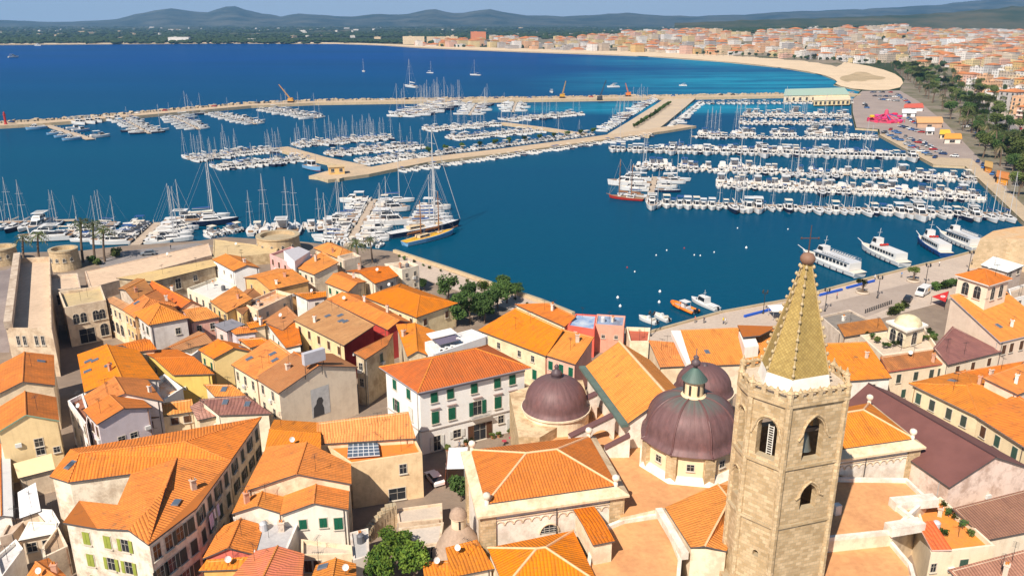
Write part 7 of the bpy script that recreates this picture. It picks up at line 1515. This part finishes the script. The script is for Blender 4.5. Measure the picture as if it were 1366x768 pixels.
for line, n, off in (([(1176, 176), (1215, 196), (1248, 212)], 17, 0), ([(1186, 173), (1226, 192), (1262, 208)], 13, 0), ([(1162, 124), (1190, 124)], 8, 0), ([(1166, 129), (1196, 130)], 9, 0), ([(1196, 126), (1214, 140)], 8, 0), ([(1262, 208), (1300, 214), (1340, 246)], 9, 0), ([(1225, 188), (1246, 200)], 5, 0), ([(1286, 168), (1340, 200), (1390, 235)], 12, 0), ([(1300, 135), (1350, 165), (1400, 200)], 8, 0), ([(1150, 136), (1160, 148)], 6, 0), ([(1196, 168), (1230, 178)], 9, 0), ([(1210, 158), (1222, 166)], 6, 0), ([(1172, 133), (1200, 136)], 9, 0)):
    for i in range(n):
        if vr.random() < .12: continue
        p = along(line, (i+.5)/n) + Vector((vr.uniform(-.6, .6), vr.uniform(-1, 1), .08)); cars.append(p)
for i, p in enumerate(sorted(cars, key=lambda v: pix(v)[0])): ci = vr.randrange(len(CC)); car(p, vr.choice([.9, .95, 2.5]) + vr.uniform(-.1, .1), ci, '%s car, %s from the left in the harbour car park' % (CC[ci][0], ordinal(i+1)), 'cars in the harbour car park')
car(P(('R', 735, 410), G0 + .01), -.6, 2, 'black car parked beside the white van on the quay road'); car(P((198, 340), G0 + .01), 1.9, 5, 'dark grey car on the waterfront road by the rampart')
# white van
c = P(('R', 815, 378), G0 + .01); r = empty('delivery_van', c, 'white delivery van parked by the hedge on the quay road', 'van'); r.rotation_euler = (0, 0, 2.35)
prof = [(-2.7, .4), (2.7, .4), (2.75, 1.05), (2.0, 1.3), (1.35, 2.15), (-2.7, 2.3)]; n = len(prof); vs = [(-1, y, z) for y, z in prof] + [(1, y, z) for y, z in prof]
kid(MB().add(vs, [tuple(range(n)), tuple(reversed(range(n, 2*n)))] + [(i, n+i, n+(i+1) % n, (i+1) % n) for i in range(n)]), 'body', [B_WH], r); kid(MB().add([(-.85, 1.98, 1.36), (.85, 1.98, 1.36), (.8, 1.4, 2.12), (-.8, 1.4, 2.12)], [(0, 1, 2, 3)]), 'windscreen', [B_GL], r); r.children[-1].location = (0, .03, .02)
m = MB()
for s in (-1, 1): m.box((s*1.0, 1.0, 1.6), (.03, .9, .55))
kid(m, 'side_window', [B_GL], r); m = MB()
for x in (-1, 1):
    for y in (-1.7, 1.8): m.tube((x*.8, y, .36), (x*1.02, y, .36), .36, n=12)
kid(m, 'wheel', [B_BK], r); m = MB()
for s in (-1, 1): m.box((s*1.01, -1.2, 1.3), (.02, .8, .7))
kid(m, 'side_logo', [B_YL], r)
# canopy of the quay stall behind the spire
c = P((1040, 424), G0); r = empty('market_canopy', c, 'white canvas canopy on the quay left of the spire', 'canopy'); m = MB()
for x in (-2.2, 2.2):
    for y in (-1.8, 1.8): m.tube((c.x + x, c.y + y, G0), (c.x + x, c.y + y, G0 + 2.4), .05)
m.build('pole', B_GY, r); MB().slab([(c.x-2.5, c.y-2.1, G0+2.4), (c.x+2.5, c.y-2.1, G0+2.4), (c.x+2.5, c.y+2.1, G0+2.4), (c.x-2.5, c.y+2.1, G0+2.4), (c.x, c.y, G0+3.4)], [(0, 1, 4), (1, 2, 4), (2, 3, 4), (3, 0, 4)], .05, 0, 0).build('canvas', flat((.80, .78, .74), .8), r)
# red triangular awning with white emblem
tp = P((8, 548, 316), 5.2); a1, a2, a3 = P((8, 545, 318), 4.6), P((8, 606, 342), 4.6), P((8, 620, 294), 5.2); r = empty('red_awning', (a1.x, a1.y, G0), 'red triangular awning with a white emblem above the hall roof', 'awning')
MB().slab([a1, a2, a3], [(0, 1, 2)], .08, 0, 0).build('canvas', flat((.55, .03, .025), .7), r); cc = (a1 + a2*1.4 + a3*1.2)/3.6; m = MB(); M_ = Vector((0, 0, .06)); e1 = (a2-a1).normalized(); e2 = (a3-a1).normalized()
for k in range(14): t = 6.283*k/14; t2 = 6.283*(k+1)/14; m.tube(cc + M_ + (e1*math.cos(t) + e2*math.sin(t))*.5, cc + M_ + (e1*math.cos(t2) + e2*math.sin(t2))*.5, .1, n=4)
m.build('emblem', flat((.8, .78, .75), .7), r)
for p in (a1, a2, a3): MB().tube((p.x, p.y, G0), p, .05).build('pole', M_IRON, r)
# quay lamps
def lamp(px, label, h=5.5, arms=4, z=G0, group='lamps on the quay'):
    c = P(px, z); r = empty('street_lamp', c, label, 'street lamp', group); m = MB(); m.lathe((c.x, c.y, z), [(.3, 0), (.25, .3), (.12, .5), (.09, 1.2), (.07, h)], 8); m.build('post', M_IRON, r)
    for k in range(arms):
        a = 6.283*k/arms + .4; e = Vector((math.cos(a)*.7, math.sin(a)*.7, 0)); m = MB(); m.tube((c.x, c.y, z + h - .5), (c.x + e.x, c.y + e.y, z + h - .3), .04, n=5); m.lathe((c.x + e.x, c.y + e.y, z + h - .3), [(.12, 0), (.22, .45), (.24, .5), (.05, .7)], 8); m.build('lantern', M_IRON, r)
for px, w in ((('R', 285, 468), 'nearest the spire'), (('R', 570, 396), 'beside the low olive tree'), (('R', 830, 325), 'behind the white van'), (('R', 1064, 250), 'furthest right'), ((1018, 418), 'left of the spire'), ((868, 448), 'by the small moored boats')): lamp(px, 'black quay lamp with four lanterns, ' + w)
for k in range(24): f = (k+.5)/24; p = along([(1208, 92), (1262, 126), (1310, 160), (1366, 205), (1400, 232)], f); q = pix(p); lamp(q, 'slender pale street lamp on the avenue, %s from the left' % ordinal(k+1), 9, 2, 1.25, 'lamps along the avenue')
# bollards
for i in range(15):
    f = i/14; c = P(('R', 505 + 140*f, 478 - 50*f), G0); o = MB().lathe((0, 0, 0), [(.16, 0), (.13, .1), (.11, .75), (.16, .85), (.12, 1.0), (.01, 1.05)], 10).build('bollard', M_IRON); o.location = c; tag(o, 'dark iron bollard in the row along the edge of the quay road', 'bollard', 'bollards of the quay road')
# blue tarpaulin strip along the quay edge
for i, (a, b) in enumerate((((992, 419.5), (1052, 404)), ((1092, 391.5), (1122, 384)), ((1128, 382), (1165, 372.5)))):
    A, B = P(a, G0 + .45), P(b, G0 + .45); d = B - A; o = MB().box((0, 0, 0), (d.length, .5, .5), 0, math.atan2(d.y, d.x)).build('quay_bumper', flat((.02, .10, .50), .6, .2)); o.location = (A+B)/2 + Vector((0, -.7, -.15)); tag(o, 'bright blue strip along the quay edge, ' + ('left of the spire' if i == 0 else 'right of the spire' if i == 1 else 'beside the long tour boat'), 'bumper')
# people on the quay
def person(px, shirt, trousers, hair, label, rz, z=G0):
    J = {'pel': (0, 0, .95, .15, .11), 'sp': (0, 0, 1.2, .15, .10), 'ch': (0, 0, 1.42, .17, .11), 'nk': (0, .01, 1.53, .06, .06), 'hd': (0, .02, 1.68, .10, .115), 'ht': (0, .01, 1.76, .075, .09)}
    E = [('pel', 'sp'), ('sp', 'ch'), ('ch', 'nk'), ('nk', 'hd'), ('hd', 'ht')]
    for s, sg in (('l', -1), ('r', 1)):
        J.update({'hp'+s: (sg*.10, 0, .88, .095, .095), 'kn'+s: (sg*.11, sg*.12, .50, .065, .065), 'an'+s: (sg*.11, sg*.08 - .05, .09, .045, .045), 'to'+s: (sg*.12, sg*.08 + .12, .04, .045, .035), 'sh'+s: (sg*.20, 0, 1.42, .065, .065), 'el'+s: (sg*.26, -sg*.06, 1.14, .045, .045), 'wr'+s: (sg*.25, -sg*.04 + .1, .90, .033, .033), 'ha'+s: (sg*.25, -sg*.04 + .14, .80, .035, .025)})
        E += [('pel', 'hp'+s), ('hp'+s, 'kn'+s), ('kn'+s, 'an'+s), ('an'+s, 'to'+s), ('ch', 'sh'+s), ('sh'+s, 'el'+s), ('el'+s, 'wr'+s), ('wr'+s, 'ha'+s)]
    ks = list(J); me = bpy.data.meshes.new('person'); me.from_pydata([J[k][:3] for k in ks], [(ks.index(a), ks.index(b)) for a, b in E], []); o = bpy.data.objects.new('person', me); COL.objects.link(o)
    sk = o.modifiers.new('s', 'SKIN'); 
    for i, k in enumerate(ks): sv = me.skin_vertices[0].data[i]; sv.radius = J[k][3:]; sv.use_root = (k == 'pel')
    sb = o.modifiers.new('u', 'SUBSURF'); sb.levels = sb.render_levels = 1
    me2 = bpy.data.meshes.new_from_object(o.evaluated_get(bpy.context.evaluated_depsgraph_get())); o.modifiers.clear(); o.data = me2
    me2.materials.clear()
    for mt in (flat((.55, .34, .24), .7), flat(shirt, .85), flat(trousers, .85), flat(hair, .8)): me2.materials.append(mt)
    for f in me2.polygons: c = f.center; f.material_index = 3 if (c.z > 1.70 or (c.z > 1.60 and c.y < -.02)) else 0 if c.z > 1.49 or (abs(c.x) > .2 and c.z < 1.2) else 1 if c.z > .96 else 2 if c.z > .10 else 3; f.use_smooth = True
    o.location = P(px, z + .01); o.rotation_euler = (0, 0, rz); tag(o, label, 'person'); return o
person(('I', 598, 152), (.80, .62, .02), (.05, .06, .10), (.06, .04, .03), 'person in a yellow shirt walking on the quay beside someone in pale clothes', .8); person(('I', 612, 156), (.70, .68, .66), (.30, .26, .22), (.05, .03, .02), 'person in pale clothes walking beside the yellow shirt on the quay', .8)
person(('I', 475, 148), (.08, .08, .10), (.05, .05, .06), (.04, .03, .02), 'person in dark clothes standing behind the orange inflatable boat', 2.4); person(('I', 418, 146), (.45, .12, .08), (.25, .22, .2), (.05, .03, .02), 'person in a red top standing at the stern of the orange inflatable boat', 2.0)
person(('R', 556, 300), (.75, .74, .72), (.06, .08, .16), (.04, .03, .02), 'person in a white shirt at the quay edge beside the long tour boat', .5); person((228, 333), (.1, .1, .12), (.06, .06, .07), (.04, .03, .02), 'person in black walking on the waterfront road', 1.5)
# harbour buildings, fun fair, cranes
def shed(label, px, zt, roofm, wallm, wins=0):
    q = [P(p, zt).xy for p in px]; c = sum(q, Vector((0, 0)))/4; r = empty('harbour_building', (c.x, c.y, 1.2), label, 'building'); MB().prism(q, 1, zt, bot=False).build('wall', wallm, r); MB().prism(offset_poly(q, .4), zt + .01, zt + .35, bot=True).build('roof', roofm, r)
    d = q[1]-q[0]; nv = Vector((d.y, -d.x)).normalized()
    for i in range(wins): p = q[0] + d*((i+.5)/wins) + nv*.02; inst('window', win_mesh(2.0, 2.4, False), r, (p.x - c.x, p.y - c.y, (zt - 1)*.45), math.atan2(d.y, d.x) + math.pi)
shed('long cream harbour shed with a pale green roof at the root of the breakwater', [(1046, 128), (1133, 126.5), (1126, 117.5), (1048, 119.5)], 6.5, flat((.38, .50, .40), .7), pl((.72, .62, .44)), 10)
shed('low cream harbour workshop in front of the green roofed shed', [(1086, 134.5), (1134, 133.5), (1133, 127.5), (1086, 128.5)], 5.0, pl((.70, .56, .38)), pl((.76, .58, .32)), 8)
for lab, px, zt, rc, wc in (('white lorry trailer parked beside the fun fair', [(1204, 150), (1222, 150), (1222, 145), (1204, 145)], 4.5, (.8, .79, .78), (.78, .77, .76)), ('carousel hall with an orange and cream striped roof in the fun fair', [(1224, 163), (1258, 163), (1256, 155), (1222, 155)], 5.0, (.74, .40, .16), (.55, .36, .24)), ('red and white stall behind the lorry trailer', [(1206, 143), (1232, 143), (1230, 137), (1208, 138)], 4.5, (.62, .12, .07), (.8, .76, .74)), ('orange topped kiosk by the avenue palms', [(1260, 184), (1283, 184), (1281, 177), (1262, 177)], 4.6, (.80, .34, .05), (.78, .70, .6)), ('yellow stall next to the orange kiosk', [(1254, 178), (1268, 178), (1266, 172), (1255, 172)], 4.5, (.80, .50, .04), (.75, .65, .45)), ('white container between stalls and cars', [(1236, 174), (1246, 174), (1246, 169), (1236, 169)], 4.0, (.78, .77, .75), (.74, .73, .7)), ('orange bar hut under the palms at the quay end', [(1330, 234), (1346, 238), (1346, 229), (1331, 226)], 4.6, (.55, .2, .05), (.80, .34, .03)), ('small orange kiosk left of the bar hut', [(1314, 220), (1324, 223), (1324, 215), (1315, 213)], 4.4, (.5, .3, .1), (.78, .30, .03))):
    q = [P(p, zt).xy for p in px]; c = sum(q, Vector((0, 0)))/4; r = empty('fair_stall', (c.x, c.y, 1.2), lab, 'stall'); MB().prism(offset_poly(q, -.3), 1, zt - .4, bot=False).build('wall', flat(wc, .7), r); vs, fs, _, _ = roof_shape(offset_poly(q, .3), zt - .4, 'gx', .8); MB().slab(vs, fs, .15, 0, 0).build('roof', flat(rc, .7), r)
    d = q[1]-q[0]; nv = Vector((d.y, -d.x)).normalized(); p = (q[0]+q[1])/2 - nv*.28; inst('window', win_mesh(min(3, d.length*.5), 1.4, False), r, (p.x - c.x, p.y - c.y, 1.4), math.atan2(d.y, d.x) + math.pi)
c = P((1181, 162), 1.3); r = empty('fairground_ride', c, 'pink fairground ride with long arms and clusters of bright cars', 'fairground ride'); M_PK = flat((.68, .04, .14), .5, .2)
MB().lathe((c.x, c.y, 1.3), [(11, 0), (11, .8), (2.5, 1.0), (1.6, 5), (1.2, 7.5), (.3, 8.5)], 24).build('base', flat((.55, .08, .14), .6), r)
for k in range(12):
    a = 6.283*k/12; z = 3.4 + 2.4*math.sin(a*2 + .6); e = Vector((c.x + 9.5*math.cos(a), c.y + 9.5*math.sin(a), z)); m = MB(); m.tube((c.x, c.y, 6.5), e, .38, .25); m.build('arm', M_PK if k % 3 else flat((.12, .10, .35), .5), r)
    m = MB(); m.lathe((e.x, e.y, z - .9), [(.5, 0), (1.9, .5), (2.1, 1.4), (1.2, 1.8), (.02, 1.9)], 10); m.build('gondola', flat(((.70, .05, .18), (.66, .03, .10), (.72, .46, .03), (.60, .08, .28))[k % 4], .5), r)
for k in range(9): a = 6.283*k/9 + .3; m = MB(); m.box((c.x + 12.2*math.cos(a), c.y + 12.2*math.sin(a), 2.2), (2.6, .3, 1.9), 0, a + 1.57); m.build('fence_panel', flat((.66, .05, .12), .6), r)
def crane(px, h, lean, label, body):
    c = P(px, 2.2); r = empty('harbour_crane', c, label, 'crane'); MB().box((c.x, c.y, 2.9), (5, 3, 1.1)).build('undercarriage', B_BK, r); MB().box((c.x, c.y, 4.6), (4.4, 2.8, 2.2)).box((c.x + 1.4, c.y - 1.2, 5.9), (1.4, 1.2, 1.0)).build('body', flat(body, .6), r)
    m = MB(); t = Vector((c.x + lean, c.y, 2.2 + h))
    for s in (-.5, .5):
        m.tube((c.x + s, c.y - .5, 5), t + Vector((s*.4, 0, 0)), .16, .1, 5)
        m.tube((c.x + s, c.y + .5, 5), t + Vector((s*.4, .3, 0)), .16, .1, 5)
    b = Vector((c.x, c.y, 5))
    for k in range(12): p = b.lerp(t, k/12); q = b.lerp(t, (k+1)/12); w = .5*(1-k/16); m.tube(p + Vector((-w, -w, 0)), q + Vector((w, -w, 0)), .07, n=4); m.tube(p + Vector((w, w, 0)), q + Vector((-w, w, 0)), .07, n=4)
    m.build('boom', flat(body if body[0] > .3 else (.05, .05, .06), .6), r); MB().tube(t, t - Vector((0, 0, h*.5)), .05, n=4).build('hook_cable', B_BK, r)
crane((750, 131), 15, 3, 'yellow crane with a steep boom on the breakwater, left of two', (.50, .28, .04)); crane((800, 134), 17, 5, 'crane with a dark lattice boom on the breakwater, right of two', (.06, .06, .06)); crane((388, 137), 15, -9, 'slanting orange crane boom rising from the breakwater at left', (.55, .28, .06)); crane((838, 129), 12, -3, 'small orange crane by the boat yard on the breakwater', (.60, .18, .04))
c = P((8, 166), 2.2); r = empty('harbour_beacon', c, 'small red harbour light at the left end of the breakwater', 'beacon'); MB().lathe((c.x, c.y, 2.2), [(1.2, 0), (.8, 1), (.7, 6), (1.0, 6.2), (1.0, 6.5), (.6, 6.6), (.6, 7.8), (.05, 8.6)], 14).build('tower', B_RD, r)

# cars and vans on the breakwater, things in the courtyard lane and before the hotel
for i in range(22):
    p = along(BW[1:], (i + vr.uniform(.1, .9))/22) + Vector((0, -3.0, 1.02)); ci = vr.randrange(len(CC)); car(p, 1.5 + vr.uniform(-.15, .15), ci, '%s car parked on the breakwater, %s from the left' % (CC[ci][0], ordinal(i+1)), 'cars on the breakwater')
car(P(('Q', 515, 300), G0 + .01), .5, 0, 'white car parked in the shaded lane left of the cathedral')
c = P(('Q', 628, 270), G0); r = empty('lane_canopy', c, 'white canvas canopy over the lane beside the cathedral wall', 'canopy'); m = MB()
for x in (-1.3, 1.3):
    for y in (-3, 3): m.tube((c.x + x, c.y + y, G0), (c.x + x, c.y + y, G0 + 3), .05)
m.build('pole', B_GY, r); MB().slab([(c.x-1.5, c.y-3.2, G0+3), (c.x+1.5, c.y-3.2, G0+3.1), (c.x+1.5, c.y+3.2, G0+3.1), (c.x-1.5, c.y+3.2, G0+3)], [(0, 1, 2, 3)], .06, 0, 0).build('canvas', flat((.78, .77, .75), .8), r)
MB().slab([(c.x-1.7, c.y-4.2, G0+.4), (c.x-1.4, c.y-4.2, G0+3.2), (c.x-1.6, c.y+1.5, G0+3.2), (c.x-1.9, c.y+1.5, G0+.4)], [(0, 1, 2, 3)], .06, 0, 0).build('orange_screen', flat((.78, .16, .03), .8), r)
a = P(('Q', 215, 400), 6.2); b = P(('Q', 300, 470), G0 + .5); r = empty('courtyard_stair', (b.x, b.y, G0), 'curved stone stair with iron rail rising to the peach courtyard house', 'stair'); m = MB(); rl = MB()
for k in range(14):
    f = k/13; t = -1.2 + 2.2*f; x, y = a.x + 2.0 + 2.6*math.cos(t + 2.6), a.y - 1.2 + 2.6*math.sin(t - 2.2); z = 6.0 - 3.3*f
    m.box((x, y, (z + G0)/2), (.9, 1.5, z - G0), 0, t); rl.tube((x + .4, y - .7, z), (x + .4, y - .7, z + 1.0), .025)
m.build('steps', blocks((.55, .42, .28), (.46, .35, .22), .8, .3), r); rl.build('railing', M_IRON, r)
hn = nf; hd = d = q0d = None
hq0, hq1 = P(('G', 485, 402), 14.2).xy, P(('G', 1050, 277), 14.2).xy; hd = (hq1 - hq0)
hnv = Vector((hd.y, -hd.x)).normalized()
for f, off, lab in ((.22, .6, 'first'), (.40, .5, 'second'), (.45, .6, 'third'), (.66, .6, 'fourth'), (.72, .7, 'fifth'), (.84, .6, 'sixth')):
    p = hq0 + hd*f + hnv*off; r = empty('flower_pot', (p.x, p.y, G0), 'terracotta pot with a shrub before the hotel front, %s from left' % lab, 'plant pot'); MB().lathe((p.x, p.y, G0), [(.22, 0), (.34, .5), (.38, .55), (.32, .56), (.02, .5)], 12).build('pot', flat((.50, .20, .10), .8), r); inst('leaves', TREES['bush1'][2], r, (0, 0, .2), f*9, (.75,)*3)
for i, (f, off) in enumerate(((.78, 3.0), (.84, 3.6), (.90, 3.2), (.70, 3.4))):
    p = hq0 + hd*f + hnv*off; r = empty('cafe_table', (p.x, p.y, G0), 'small round cafe table outside the hotel shops, %s from left' % ['second', 'third', 'fourth', 'first'][i], 'table'); MB().lathe((p.x, p.y, G0 + .72), [(.42, 0), (.42, .04)], 14).build('table_top', flat((.40, .05, .08), .5), r); MB().tube((p.x, p.y, G0), (p.x, p.y, G0 + .72), .04).lathe((p.x, p.y, G0), [(.25, 0), (.25, .03)], 10).build('pedestal', M_IRON, r)

person(('R', 350, 400), (.6, .1, .1), (.1, .1, .12), (.05, .03, .02), 'person in a red shirt strolling along the quay right of the spire', 1.2)
person(('R', 700, 285), (.1, .25, .5), (.3, .28, .25), (.05, .03, .02), 'person in a blue shirt on the quay before the second tour boat', 2.0)
person(('R', 905, 225), (.75, .7, .65), (.08, .08, .1), (.05, .03, .02), 'person in a white top on the quay by the blue hulled tour boat', .4)
person(('G', 700, 725), (.2, .2, .22), (.1, .1, .14), (.05, .03, .02), 'person in grey standing outside the hotel shops', 3.0)
# bed linen drying on the shaded wall of the corner house
a, b = P((2, 836, 474), 13).xy, P((2, 982, 276), 13).xy; d = b - a; nv = Vector((d.y, -d.x)).normalized(); r = empty('washing_line', (*(a + d*.35 + nv*.5), 9.5), 'lilac and white sheets drying on a line on the shaded corner house wall', 'laundry')
p0, p1 = a + d*.2 + nv*.5, a + d*.6 + nv*.5; MB().tube((*p0, 10.2), (*p1, 10.2), .02).build('line', M_IRON, r)
for k, (f0, f1, h, c) in enumerate(((.22, .32, 2.0, (.55, .48, .66)), (.34, .40, 1.4, (.75, .72, .7)), (.43, .52, 1.8, (.60, .52, .68)))):
    q0, q1 = a + d*f0 + nv*.5, a + d*f1 + nv*.5; m = MB(); n = 8; vs = []
    for i in range(n+1): t = i/n; w = q0.lerp(q1, t) + nv*.06*math.sin(t*9 + k); vs += [(w.x, w.y, 10.2), (w.x + nv.x*.05, w.y + nv.y*.05, 10.2 - h)]
    m.add(vs, [(2*i, 2*i+2, 2*i+3, 2*i+1) for i in range(n)]); m.build('sheet', flat(c, .9, .1), r)

c = P((449, 231.5), 1.55); r = empty('ochre_kiosk', c, 'small ochre kiosk standing on the end platform of the long mole', 'kiosk'); MB().box((c.x, c.y, 3.2), (7, 4.5, 3.3), 0, .3).build('wall', pl((.66, .42, .16), .2), r); MB().box((c.x, c.y, 4.95), (7.8, 5.3, .25), 0, .3).build('roof', flat((.55, .40, .22), .8), r)
for s_ in (-1, 1): inst('window', win_mesh(1.4, 1.4, False), r, (s_*1.8 + .67, -2.17 + s_*.55, 1.9), .3 + math.pi)
r, L = vessel('fishing_boat', 'pale blue and white fishing boat moored at the tip of the long mole', 'fishing boat', (408, 224), (428, 229)); kid(hull(L, 5.0, 2.2, 0, 1, kb=2), 'hull', [B_LB, B_TK, B_RD], r); kid(cabin(MB(), -L*.2, L*.1, 3.2, 2.8, 1.9, 4.4, 0, 1, .15), 'wheelhouse', [B_WH, B_GL], r); kid(MB().tube((0, L*.2, 1.8), (0, L*.2, 8), .1).tube((0, -L*.25, 4), (0, -L*.25, 7), .08), 'mast', [B_GY], r)
